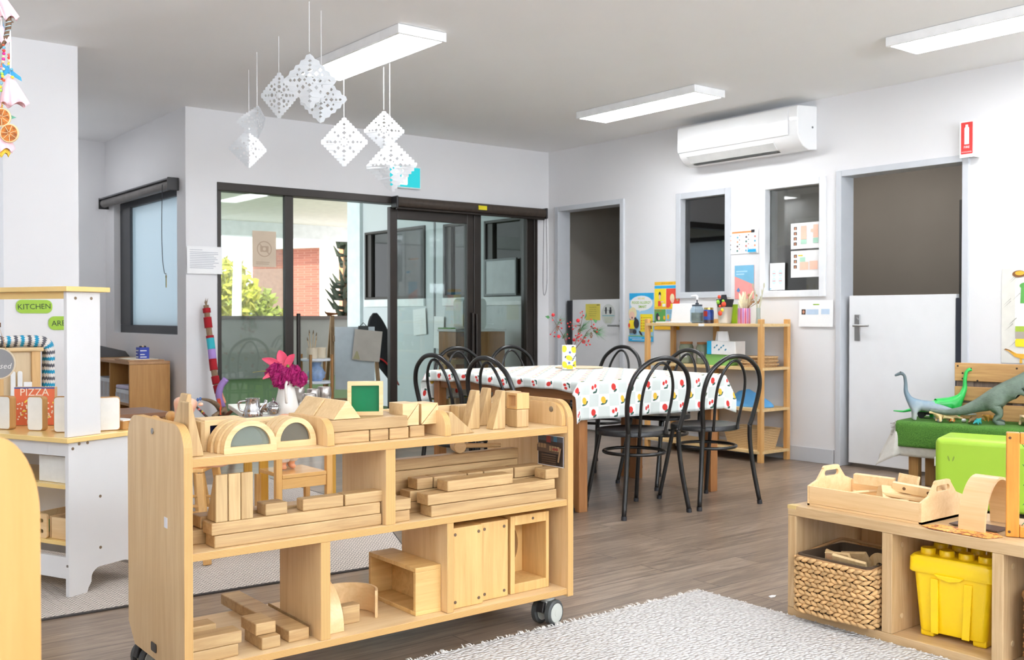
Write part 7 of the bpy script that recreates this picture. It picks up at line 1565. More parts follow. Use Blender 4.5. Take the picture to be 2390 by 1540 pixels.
MB().tube([(x * 1.015, y * 1.015, .205 + .012 * math.sin(x * 12)) for x, y in o_], .006, 6, closed=True).build('rim', P('rim_cord', (176, 134, 88), .8, var=.2), t, smooth=180)
for k, (x, y, z, sx, sy, sz, rx, ry, rz, lb) in enumerate(((3.10, 2.06, .215, .012, .125, .085, .1, -.5, .06, 'front wooden tile leaning over the hyacinth basket rim'), (3.13, 2.11, .205, .012, .10, .10, -.12, -.45, .0, 'middle wooden tile standing in the hyacinth basket'), (3.17, 2.16, .20, .012, .10, .085, .25, -.4, .1, 'rear wooden tile standing in the hyacinth basket, towards the shelf end'), (3.20, 2.09, .21, .012, .11, .09, -.2, -.5, .0, 'tilted wooden tile at the back of the hyacinth basket'))):
    o = MB().box((-sx / 2, -sy / 2, -.03), (sx / 2, sy / 2, sz - .03)).build('wooden_tile', PINE, None, bevel=.002); o.location = (x, y, z); o.rotation_euler = (rx, ry, rz); tag(o, lb, 'tile')
o = MB().lathe([(.018, -.006), (.05, -.006), (.05, .006), (.018, .006), (.018, -.006)], 24, cap=False).build('wooden_ring', PINE, None, smooth=40); o.location = (3.20, 2.005, .225); o.rotation_euler = (.3, 1.2, .2); tag(o, 'wooden ring standing in the hyacinth basket corner', 'ring')
o = MB().box((-.03, -.035, -.01), (.03, .035, .02)).ball((0, 0, .02), .018, 8).build('red_toy', P('toy_red', (206, 40, 40), .35), None, bevel=.004); o.location = (3.095, 2.16, .195); o.rotation_euler = (0, -.3, .3); tag(o, 'red toy piece peeping over the hyacinth basket rim', 'toy')
# yellow brick box
t = thing('brick_box', 'bright yellow storage box with studded lid in the cube shelf', 'box', (3.245, 1.735, .0388), math.radians(6))
YP = P('bright_yellow_plastic', (246, 208, 20), .3, spec=.5, var=.02); hx, hy = .10, .128
def rr4(sx, sy, z, r_=.02): return [(x, y, z) for x, y in rrect(-sx, -sy, sx, sy, r_, 4)]
b = MB(); b.rings([rr4(hx * .86, hy * .84, .018), rr4(hx * .88, hy * .86, .03), rr4(hx, hy * .98, .225)]); b.build('tub', YP, t, bevel=.003, smooth=40)
for sx in (-1, 1):
    for sy in (-1, 1): MB().box((sx * .05 - .03, sy * .085 - .022, 0), (sx * .05 + .03, sy * .085 + .022, .03)).build('foot', YP, t, bevel=.006)
for sy in (-1, 1): MB().prism([(sy * .05 - .012, .02), (sy * .05 + .012, .02), (sy * .055 + .016, .2), (sy * .055 - .010, .2)], .008, TR(-hx * .96, 0, 0, rx=PI / 2, rz=-PI / 2)).build('rib', YP, t, bevel=.002)
b = MB(); b.rings([rr4(hx + .007, hy + .007, .214), rr4(hx + .010, hy + .010, .218), rr4(hx + .009, hy + .009, .262), rr4(hx + .002, hy + .002, .27)]); b.build('lid', YP, t, smooth=40)
MB().prism([(-.05, .218), (.05, .218), (.035, .206), (0, .198), (-.035, .206)], .012, TR(-hx - .004, 0, 0, rx=PI / 2, rz=-PI / 2)).build('lid_tab', YP, t, bevel=.003)
for i in range(2):
    for j in range(4): MB().lathe([(.0245, .268), (.0245, .286), (.022, .289)], 20, TR(-.05 + .1 * i, -.094 + .0627 * j, 0)).build('stud', YP, t, smooth=40)
# willow basket in the third opening
t = thing('willow_basket', 'brown willow basket in the nearest opening of the cube shelf', 'basket', (3.24, 1.34, .0388)); WLW = P('willow_rod', (172, 124, 74), .6, var=.3, vscale=30.)
hx, hy = .13, .135
for r_ in range(14):
    z = .012 + .014 * r_; b = MB(); pts = []
    bs = rrect(-hx, -hy, hx, hy, .04, 5); m_ = []
    for k in range(len(bs)):
        a_, c_ = Vector((*bs[k], z)), Vector((*bs[(k + 1) % len(bs)], z)); m = max(1, int((c_ - a_).length / .03))
        m_ += [a_.lerp(c_, i / m) for i in range(m)]
    for k, p in enumerate(m_): d_ = Vector((p.x, p.y, 0)).normalized(); pts.append(p + d_ * (.006 if (k + r_) % 2 else -.004))
    b.tube(pts, .0075, 6, closed=True); b.build('woven_row', WLW, t, smooth=180)
MB().tube([(x * 1.03, y * 1.03, .215 + .004 * math.sin(40 * x + 30 * y)) for x, y in rrect(-hx, -hy, hx, hy, .04, 8)], .012, 8, closed=True).build('rim', WLW, t, smooth=180)
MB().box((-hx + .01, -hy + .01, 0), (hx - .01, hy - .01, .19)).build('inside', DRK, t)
# ---- on top of the shelf ----
tz = LT + .0015
p0, p1 = onz(1893, 1177, tz), onz(2160, 1224, tz)
t = thing('tool_tray', 'birch tray with cut-out handles full of wooden parts, on the cube shelf', 'tray', (3.125, 1.815, LT + .0004)); TL, TW, TH_ = .445, .27, .072
MB().box((0, 0, 0), (TW, TL, .008)).build('bottom', PTR, t)
for x_ in (0, TW - .009): MB().box((x_, .009, .0085), (x_ + .009, TL - .009, TH_)).build('long_side', PTR, t, bevel=.0015)
for y_ in (0, TL - .009):
    out = [(0, .0), (TW, .0), (TW, TH_), (TW - .05, .088), (TW - .085, .125)] + arc(TW / 2 + .035, .118, .018, PI * .2, PI * .5, 4) + arc(TW / 2 - .035, .118, .018, PI * .5, PI * .8, 4) + [(.085, .125), (.05, .088), (0, TH_)]
    MB().poly([out, rrect(TW / 2 - .042, .098, TW / 2 + .042, .119, .0095, 4)], .009, TR(0, y_ + .009, 0, rx=PI / 2)).build('handle_end', PTR, t, bevel=.0015)
def part(label, vs_box, loc, rot, name='wooden_part', holes=()):
    b = MB(); b.box(*vs_box); 
    for (hx_, hz_) in holes: b.cyl((hx_, vs_box[0][1] - .0006, hz_), (hx_, vs_box[0][1] + .001, hz_), .006, 10, m=1)
    o = b.build(name, [PINE, P('drill_hole', (110, 78, 48), .8)], None, bevel=.0015); o.location = Vector((3.125, 1.815, tz)) + Vector(loc); o.rotation_euler = rot; return tag(o, label, 'wooden part', 'wooden parts in the birch tray')
part('long wooden beam lying across the far end of the birch tray', ((0, 0, 0), (.035, .14, .035)), (.16, .20, .075), (.05, 0, .35))
part('drilled wooden bar on top of the birch tray contents', ((-.09, 0, 0), (.07, .02, .03)), (.13, .085, .07), (.15, .1, -1.25), holes=((-.05, .015), (.03, .015)))
part('upright drilled wooden plate in the birch tray', ((0, 0, 0), (.02, .07, .05)), (.19, .13, .075), (.1, .2, .2), holes=())
part('flat wooden bar under the drilled bar in the birch tray', ((-.1, 0, 0), (.08, .03, .012)), (.10, .09, .055), (.0, .1, -1.2))
part('thin wooden slat along the far side of the birch tray', ((0, 0, 0), (.012, .17, .03)), (.22, .02, .05), (.08, 0, .06))
part('wooden slat standing at the end handle of the birch tray', ((0, 0, 0), (.09, .015, .03)), (.14, .022, .085), (0, 0, .1))
part('loose wooden plank at the bottom of the birch tray', ((0, 0, 0), (.06, .20, .018)), (.05, .14, .0095), (0, 0, 0))
part('small wooden offcut beside the prism in the birch tray', ((0, 0, 0), (.04, .05, .03)), (.05, .08, .03), (0, 0, .4))
o = MB().prism([(0, 0), (.085, 0), (.062, .05), (.03, .055)], .10).build('wooden_prism', PINE, None, bevel=.002); o.location = Vector((3.125, 1.815, tz)) + Vector((.05, .17, .048)); o.rotation_euler = (PI / 2 + .1, .12, .9); tag(o, 'white-topped wooden prism in the middle of the birch tray', 'wooden part', 'wooden parts in the birch tray')
for k, (x, y, rz_) in enumerate(((.03, .34, .5), (.05, .27, -.6), (.12, .33, .2))):
    o = MB().tube([(0, 0, 0), (.11, 0, .012)], .005, 8).ball((0, 0, 0), .008, 8).build('wooden_dowel', PINE, None, smooth=60); o.location = Vector((3.125, 1.815, tz)) + Vector((x, y, .05)); o.rotation_euler = (0, 0, rz_ - 1.2); tag(o, ['dowel nearest the shelf end in the birch tray', 'middle dowel of three in the birch tray', 'dowel by the far side of the birch tray'][k], 'dowel', 'wooden parts in the birch tray')
o = arch_strip('bent_plywood_arch', 'bent plywood arch standing on the cube shelf beside the tray', .108, .009, .088, TR(3.268, 1.708, tz, rx=PI / 2), .0, PI, 24, .168)
o.location = (0, 0, 0)
o.data.transform(Matrix.Translation((0, 0, 0)))
g = G('orange_drawing'); nz = g.n('TexNoise', Vector=g.coord(), Scale=30., Detail=2., Distortion=2.); g.bsdf(g.ramp(nz.outputs[0], [(.42, lin((150, 80, 40))), (.47, lin((250, 166, 82)))]), .6)
o = MB().poly([[(0, 0), (.06, -.02), (.10, .02), (.085, .2), (.03, .235), (.0, .19)]], .001).build('orange_paper', g.m, None); o.location = (3.088, 1.575, tz + .0003); tag(o, 'torn orange paper drawing under the plywood arch', 'paper')
o = MB().box((0, 0, 0), (.08, .16, .004)).build('dark_card', P('dark_card', (96, 78, 70), .6), None); o.location = (3.20, 1.60, tz + .0016); tag(o, 'dark brown card under the plywood arch', 'card')
t = thing('net_frame', 'honey timber frame strung with green net on the cube shelf', 'frame', (3.165, 1.555, tz), -.02)
FW, FH = .50, .325
for x_ in (0, FW - .038): MB().box((x_, 0, 0), (x_ + .038, .038, FH)).build('post', HONEY, t, bevel=.003)
HX_ = WOOD('honey_rail_timber', (214, 146, 58), (188, 118, 38), 'X', .3, .8, .05)
MB().box((.0385, 0, FH - .035), (FW - .0385, .036, FH)).build('rail', HX_, t, bevel=.003); MB().box((.0385, 0, 0), (FW - .0385, .036, .035)).build('rail', HX_, t, bevel=.003)
for z_ in (.016, FH - .016): MB().cyl((.010, -.0006, z_), (.010, .002, z_), .0045, 10).build('peg', P('dark_peg', (90, 54, 20), .6), t)
b = MB(); cell = .045
for k in range(-8, 12):
    for s_ in (1, -1):
        pts = []
        x0_ = k * cell
        for j in range(9):
            z_ = .035 + (FH - .07) * j / 8; x_ = x0_ + s_ * (z_ - .035) * .75 + (0 if s_ > 0 else .19)
            if .038 <= x_ <= FW - .038: pts.append((x_, .018, z_))
        if len(pts) > 1: b.tube(pts, .0014, 4)
b.build('net', P('green_net_cord', (40, 110, 70), .6), t)
t.rotation_euler = (0, 0, -math.radians(62))
# scrap of paper on the floor
q = onz(1803, 1393, 0); o = MB().poly([[(-.02, -.008), (.0, -.012), (.024, .0), (.012, .012), (-.012, .01)]], .003).build('paper_scrap', PAPER, None); o.location = (q.x, q.y, .0006); tag(o, 'tiny white paper scrap on the floor near the cube shelf', 'scrap')
# ================= dinosaur table =================
ROT = math.radians(-10)      # table front runs a little off the wall line
u = Vector((math.sin(math.radians(10)), -math.cos(math.radians(10)), 0)); v = Vector((math.cos(math.radians(10)), math.sin(math.radians(10)), 0))
D0 = Vector((5.85, 3.53, 0)); DZ = .432
def dt(a, b_, z=0.): return D0 + u * a + v * b_ + Vector((0, 0, z))
RZD = math.atan2(u.y, u.x)
t = thing('play_table', 'low timber table under the green turf, beside the stable door', 'table', D0, RZD); TLn, TWd = 1.05, .50
TLn, TWd = .95, .40
MB().box((0, 0, DZ - .03), (TLn, TWd, DZ - .004)).build('tabletop', TEAK, t, bevel=.003)
LEGW = WOOD('light_leg_timber', (196, 150, 92), (170, 122, 68), 'Z', .5, .8)
for x_ in (.03, TLn - .09):
    for y_ in (.03, TWd - .09): MB().box((x_, y_, 0), (x_ + .06, y_ + .06, DZ - .0305)).build('leg', LEGW, t, bevel=.003)
LIN = P('grey_linen', (196, 192, 184), .85, var=.06, vscale=40., bump=.3, bscale=300.)
def drape(name, x0, x1, y0, y1, ov, ztop, mt, wav, thick, cornerdrop=0., n=(60, 40)):
    (l_, r_, f_, k_) = ov; NX, NY = n; vs, fs = [], []; X0, X1, Y0, Y1 = x0 - l_, x1 + r_, y0 - f_, y1 + k_
    for j in range(NY + 1):
        for i in range(NX + 1):
            x = X0 + (X1 - X0) * i / NX; y = Y0 + (Y1 - Y0) * j / NY
            ex = max(x0 - x, 0, x - x1); ey = max(y0 - y, 0, y - y1); sx = -1 if x < x0 else 1; sy = -1 if y < y0 else 1
            px, py, z = min(max(x, x0), x1), min(max(y, y0), y1), ztop
            e = max(ex, ey) + .3 * min(ex, ey); rr_ = .02
            if e > 0:
                o_, d_ = (rr_ * math.sin(e / rr_), rr_ * (1 - math.cos(e / rr_))) if e < rr_ * PI / 2 else (rr_, rr_ + e - rr_ * PI / 2)
                a = math.atan2(ey, ex); w_ = min(1, e / .1) * wav
                px += sx * (o_ * math.cos(a) + (ex if ey > 0 else 0) * .5 + w_ * math.sin(13 * y) * (ex > 0)); py += sy * (o_ * math.sin(a) + (ey if ex > 0 else 0) * .3 + w_ * math.sin(11 * x) * (ey > 0)); z -= d_
            vs.append((px, py, z))
    for j in range(NY):
        for i in range(NX): a = j * (NX + 1) + i; fs.append((a, a + 1, a + NX + 2, a + NX + 1))
    b = MB(); b.v, b.f, b.m = vs, fs, [0] * len(fs); return b.build(name, mt, None, smooth=180, solid=thick)
o = drape('linen_cloth', -.012, TLn + .01, -.012, TWd + .01, (.22, .05, .215, .05), DZ, LIN, .010, .0015); o.location = D0; o.rotation_euler = (0, 0, RZD); tag(o, 'grey linen cloth hanging under the green turf mat', 'cloth')
TF = G('bright_play_turf'); nn = TF.n('TexNoise', Vector=TF.coord(), Scale=220., Detail=3.); n2 = TF.n('TexNoise', Vector=TF.coord(), Scale=10., Detail=2.)
TF.bsdf(TF.mix(TF.math('MULTIPLY', n2.outputs[0], .5), TF.ramp(nn.outputs[0], [(.3, lin((44, 88, 22))), (.7, lin((98, 150, 56)))]), lin((66, 116, 34))), .9, normal=TF.bump(nn.outputs[0], .6, .008))
o = drape('turf_mat', -.022, TLn + .02, -.024, TWd + .0, (.0, .04, .165, .0), DZ + .010, TF.m, .004, .009); o.location = D0; o.rotation_euler = (0, 0, RZD); tag(o, 'artificial turf mat draped over the dinosaur table', 'turf mat')
b = MB()
for k in range(60):
    z_ = DZ - .16 + .0028 * k; b.tube([(-.026, -.042 + .002 * math.sin(k), z_), (-.05 + .006 * math.sin(3 * k), -.044, z_ - .004 + .006 * math.sin(k * 7))], .0016, 4)
for k in range(50): y_ = .01 * k; b.tube([(-.025, y_, DZ + .004), (-.045, y_ + .005 * math.sin(k * 5), DZ + .005 + .004 * math.sin(3 * k))], .0016, 4)
o = b.build('fringe', P('grey_fringe', (150, 144, 136), .9), o); 
TZ = DZ + .0148
# dinosaurs: long-necked ones
def sauropod(label, mat, loc, rz, s=1., flip=1):
    t = thing('long_neck_dinosaur', label, 'toy dinosaur', loc, rz)
    pts = [(0, 0, .105, (.045, .042)), (.075, 0, .115, (.05, .046)), (-.075, 0, .10, (.036, .032)), (-.16, 0, .075, (.018, .018)), (-.26, 0, .05, (.008, .008)), (-.33, 0, .055, (.004, .004)),
           (.125, 0, .15, (.026, .026)), (.15, 0, .21, (.017, .017)), (.150, 0, .27, (.013, .013)), (.158, 0, .325, (.012, .012)), (.178, 0, .345, (.017, .016)), (.212, 0, .330, (.012, .011)), (.228, 0, .322, (.008, .008)),
           (.09, .034, .065, (.018, .018)), (.092, .036, .02, (.014, .014)), (.095, .036, .006, (.017, .012)), (.09, -.034, .065, (.018, .018)), (.092, -.036, .02, (.014, .014)), (.095, -.036, .006, (.017, .012)),
           (-.06, .034, .06, (.019, .019)), (-.062, .036, .02, (.014, .014)), (-.058, .036, .006, (.017, .012)), (-.06, -.034, .06, (.019, .019)), (-.062, -.036, .02, (.014, .014)), (-.058, -.036, .006, (.017, .012))]
    pts = [tuple(c * s for c in p[:3]) + ((p[3][0] * s, p[3][1] * s),) for p in pts]
    ed = [(0, 1), (0, 2), (2, 3), (3, 4), (4, 5), (1, 6), (6, 7), (7, 8), (8, 9), (9, 10), (10, 11), (11, 12), (1, 13), (13, 14), (14, 15), (1, 16), (16, 17), (17, 18), (2, 19), (19, 20), (20, 21), (2, 22), (22, 23), (23, 24)]
    skin('body', pts, ed, mat, t)
    for sy in (-1, 1): MB().ball((.186 * s, sy * .0135 * s, .351 * s), .004 * s, 8).build('eye', BLACK, t, smooth=180)
    return t
g = G('grey_blue_hide'); sp = g.n('SeparateXYZ'); g.set(sp, 0, g.coord()); nz = g.n('TexNoise', Vector=g.coord(), Scale=40., Detail=4.)
g.bsdf(g.ramp(g.math('ADD', sp.outputs[2], g.math('MULTIPLY', nz.outputs[0], .06)), [(.06, lin((176, 182, 180))), (.16, lin((120, 144, 160))), (.3, lin((96, 110, 116)))]), .5); GBH = g.m
GRH = P('toy_bright_green', (44, 190, 84), .3, var=.2, vscale=14.)
q = dt(.13, .075); sauropod('grey blue long-necked dinosaur at the table corner', GBH, q + Vector((0, 0, TZ)), math.radians(128), .86)
q = dt(.16, .245); sauropod('bright green long-necked dinosaur behind the grey blue one', GRH, q + Vector((0, 0, TZ)), math.radians(-42), .92)
# big two-legged dinosaur
t = thing('tyrannosaur_toy', 'large dark green two-legged dinosaur with open mouth on the turf', 'toy dinosaur', dt(.50, .155, TZ), math.radians(-50))
DGH = P('dark_green_hide', (92, 108, 94), .5, var=.18, vscale=30., bump=.5, bscale=140.)
pts = [(0, 0, .155, (.058, .066)), (.075, 0, .205, (.060, .066)), (.14, 0, .255, (.044, .046)), (.185, 0, .30, (.036, .040)), (.235, 0, .325, (.036, .036)), (.285, 0, .322, (.026, .026)), (.325, 0, .312, (.016, .018)),
       (-.08, 0, .115, (.046, .046)), (-.18, 0, .075, (.030, .030)), (-.28, 0, .062, (.017, .017)), (-.37, 0, .075, (.008, .008)),
       (.02, .055, .105, (.040, .034)), (.05, .060, .06, (.022, .022)), (.015, .062, .028, (.016, .016)), (.045, .064, .010, (.020, .012)), (.075, .066, .006, (.010, .007)),
       (-.005, -.055, .10, (.040, .034)), (.02, -.060, .055, (.022, .022)), (-.02, -.062, .026, (.016, .016)), (.01, -.064, .010, (.020, .012)), (.045, -.066, .006, (.010, .007)),
       (.125, .05, .205, (.016, .016)), (.155, .055, .185, (.011, .011)), (.185, .052, .196, (.010, .010)), (.205, .055, .202, (.005, .005)), (.125, -.05, .205, (.016, .016)), (.155, -.055, .18, (.011, .011)), (.185, -.052, .190, (.010, .010)), (.205, -.055, .196, (.005, .005)),
       (.225, 0, .287, (.022, .026)), (.275, 0, .268, (.014, .018)), (.305, 0, .262, (.009, .012))]
ed = [(0, 1), (1, 2), (2, 3), (3, 4), (4, 5), (5, 6), (0, 7), (7, 8), (8, 9), (9, 10), (0, 11), (11, 12), (12, 13), (13, 14), (14, 15), (0, 16), (16, 17), (17, 18), (18, 19), (19, 20), (1, 21), (21, 22), (22, 23), (23, 24), (1, 25), (25, 26), (26, 27), (27, 28), (3, 29), (29, 30), (30, 31)]
skin('body', pts, ed, DGH, t)
for sy in (-1, 1):
    MB().ball((.262, sy * .030, .340), (.007, .004, .006), 8).build('eye', P('orange_eye', (232, 110, 60), .3), t, smooth=180)
    for k in range(5): MB().tube([(.27 + .011 * k, sy * .014, .303), (.27 + .011 * k, sy * .0135, .292)], [.003, .0006], 5).build('tooth', P('tooth_cream', (232, 226, 206), .4), t)
MB().ball((.262, 0, .287), (.034, .015, .006), 10).build('mouth', P('mouth_mauve', (130, 84, 110), .5), t, smooth=180)
# smaller toys on the turf
def quad(label, loc, rz, s, mat, name='small_dinosaur'):
    t = thing(name, label, 'toy dinosaur', loc, rz)
    pts = [(0, 0, .055, .030), (.05, 0, .06, .028), (.085, 0, .075, .014), (.11, 0, .082, .014), (.13, 0, .076, .008), (-.05, 0, .052, .026), (-.1, 0, .04, .012), (-.15, 0, .028, .005)]
    ed = [(0, 1), (1, 2), (2, 3), (3, 4), (0, 5), (5, 6), (6, 7)]
    for k, (x, y) in enumerate(((.05, .025), (.05, -.025), (-.045, .025), (-.045, -.025))):
        b0 = len(pts); pts += [(x, y, .03, .011), (x + .004, y * 1.1, .006, .010)]; ed += [(1 if x > 0 else 5, b0), (b0, b0 + 1)]
    skin('body', [(a * s, b_ * s, c * s, r * s) for a, b_, c, r in pts], ed, mat, t, 2); return t
quad('sandy dinosaur with orange stripe standing at the turf edge', dt(.245, .045, TZ), math.radians(150), .8, P('sandy_hide', (232, 204, 150), .5, var=.15, vscale=40.))
quad('small orange kangaroo-like toy beside the sandy dinosaur', dt(.275, .085, TZ), math.radians(20), .42, P('toy_orange', (226, 140, 70), .5), 'small_toy_animal')
quad('brown toy lizard lying behind the sandy dinosaur', dt(.40, .07, TZ), math.radians(10), .5, P('toy_brown', (120, 96, 60), .6))
quad('tan spiny toy dinosaur beside the large dark green one', dt(.66, .18, TZ), math.radians(200), .75, P('toy_tan', (186, 160, 124), .6, var=.2, vscale=60.))
quad('peach toy dinosaur beside the honey timber frame', dt(.76, .14, TZ), math.radians(30), 1.0, P('toy_peach', (240, 180, 130), .5, var=.15, vscale=40.))
quad('yellow and purple toy dinosaur in front of the pallet boards', dt(.44, .27, TZ), math.radians(160), .5, P('toy_mustard', (216, 160, 70), .5, var=.4, vscale=30.))
quad('blue and ochre toy dinosaur beside the pallet boards', dt(.80, .25, TZ), math.radians(190), 1.1, P('toy_blue', (110, 146, 196), .5, var=.5, vscale=24.))
quad('teal flat toy reptile lying on the turf edge', dt(.44, .035, TZ), math.radians(5), .42, P('toy_teal', (40, 150, 150), .5))
t = thing('toy_truck', 'black and green toy truck behind the grey blue dinosaur', 'toy vehicle', dt(.005, .235, TZ), RZD + .25)
MB().box((0, -.035, .022), (.15, .035, .06)).build('body', BLACK, t, bevel=.008); MB().box((-.002, -.037, .040), (.152, .037, .054)).build('stripe', P('toy_lime', (84, 206, 84), .35), t, bevel=.003); MB().box((.03, -.03, .06), (.11, .03, .085)).build('cab', BLACK, t, bevel=.012)
for x_ in (.03, .12):
    for y_ in (-.037, .037): MB().cyl((x_, y_ - .010, .022), (x_, y_ + .010, .022), .022, 14).build('wheel', BLKRUB, t, smooth=40)
for k, (a_, b_, c_, lb) in enumerate(((.33, .13, (230, 232, 230), 'white pebble on the turf behind the sandy dinosaur'), (.22, .03, (170, 176, 172), 'grey pebble under the sandy dinosaur'))):
    o = MB().ball((0, 0, .011), (.02, .014, .012), 10).build('pebble', P('pebble_%d' % k, c_, .5), None, smooth=180); o.location = dt(a_, b_, TZ); tag(o, lb, 'pebble')
# pallet crate boards behind the toys
t = thing('pallet_crate', 'rustic pallet board crate standing behind the toy dinosaurs', 'crate', dt(.20, .345, DZ + .0148), RZD)
PAL = WOOD('pallet_timber', (202, 160, 104), (168, 124, 74), 'X', .7, .7, .10); PALG = WOOD('weathered_pallet', (150, 132, 118), (116, 100, 90), 'Z', .8, .8, .05)
for z0, z1 in ((.001, .055), (.072, .145), (.17, .345 - .08)): pass
zz = [(.0, .085), (.105, .20), (.235, .345)]
zz = [(.0, .10), (.115, .205), (.24, .355)]
for z0, z1 in zz: MB().box((0, 0, z0), (.70, .018, z1)).build('board', PAL, t, bevel=.004)
for x_ in (.05, .34, .62): MB().box((x_, .0185, 0), (x_ + .06, .036, .345)).build('batten', PALG, t, bevel=.003)
MB().box((0, .037, 0), (.70, .05, .345)).build('back_board', PALG, t)
for (x_, z_) in ((.02, .335), (.10, .318), (.05, .29), (.05, .255), (.14, .245), (.05, .185), (.05, .13), (.37, .33), (.37, .26)): MB().cyl((x_, -.0008, z_), (x_, .001, z_), .0065, 8).build('nail_hole', P('nail_dark', (60, 46, 36), .8), t)
# lime ottoman
t = thing('ottoman', 'lime green vinyl cube ottoman in front of the dinosaur table', 'ottoman', (0, 0, 0)); q = onz(2199, 1190, 0)
t.location = (5.42, 3.07, 0); t.rotation_euler = (0, 0, math.radians(-72))
LIME = P('lime_vinyl', (166, 206, 62), .38, var=.03, vscale=4.)
MB().box((0, 0, .02), (.62, .34, .415)).build('cushion', LIME, t, bevel=.035, seg=5, smooth=60)
for x_ in (.04, .55):
    for y_ in (.04, .28): MB().cyl((x_ + .01, y_ + .01, 0), (x_ + .01, y_ + .01, .022), .02, 12).build('foot', BLACK, t)
MB().box((-.004, .02, .25), (.002, .055, .30)).build('side_tag', PAPER, t); 
for x_, r_ in ((.075, .3), (.10, -.3)): MB().poly([ell(0, 0, .004, .016, 10, r_)], .0006, TR(x_, -.0004, .30, rx=PI / 2)).build('scuff', P('olive_scuff', (130, 156, 60), .6), t)
# dinosaur poster on the wall
q, w_, h_ = place(2341, 627, 2470, 846, XR - .004); h_ = 1.40 - .80; q = Vector((XR - .004, 3.222, .80)); w_ = .42
s = SHEET(w_, h_, P('poster_stone', (222, 220, 212), .6)); s.shape(rrect(.085, .10, w_ - .05, h_ - .05, .05), PAPER); ST = P('poster_crack', (176, 174, 166), .6)
for k in range(9): x_, y_ = R.uniform(.0, .07), R.uniform(.05, h_ - .05); s.shape([(x_, y_), (x_ + .05, y_ + .05), (x_ + .052, y_ + .045)], ST)
AMB, BRW = P('poster_amber', (232, 176, 60), .6), P('poster_brown', (130, 86, 50), .6)
s.disc(.11, h_ - .035, .042, .022, BRW); s.disc(.115, h_ - .03, .03, .014, AMB); s.shape([(.12, .38), (.125, .50), (.16, .50), (.15, .46), (.17, .38)], PG); s.disc(.15, .49, .035, .02, PG)
s.rect(.09, .20, w_ - .055, .235, P('poster_moss', (166, 190, 70), .6)); s.rect(.09, .155, w_ - .055, .20, P('poster_taupe', (176, 166, 156), .6)); s.shape(rrect(.09, .105, w_ - .055, .155, .012), PY_)
s.shape([(.02, .085), (.05, .075), (.09, .04), (.13, .03), (.2, .03), (.24, .05), (.2, .065), (.14, .06), (.1, .062), (.055, .085), (.03, .092)], AMB); s.rect(.12, .0, .135, .035, AMB); s.rect(.19, .0, .205, .035, AMB); s.shape([(.02, .085), (.05, .082), (.09, .058), (.055, .085), (.03, .092)], BRW)
s.put('dinosaur_poster', 'illustrated dinosaur poster above the pallet crate', 'poster', q, RZ)
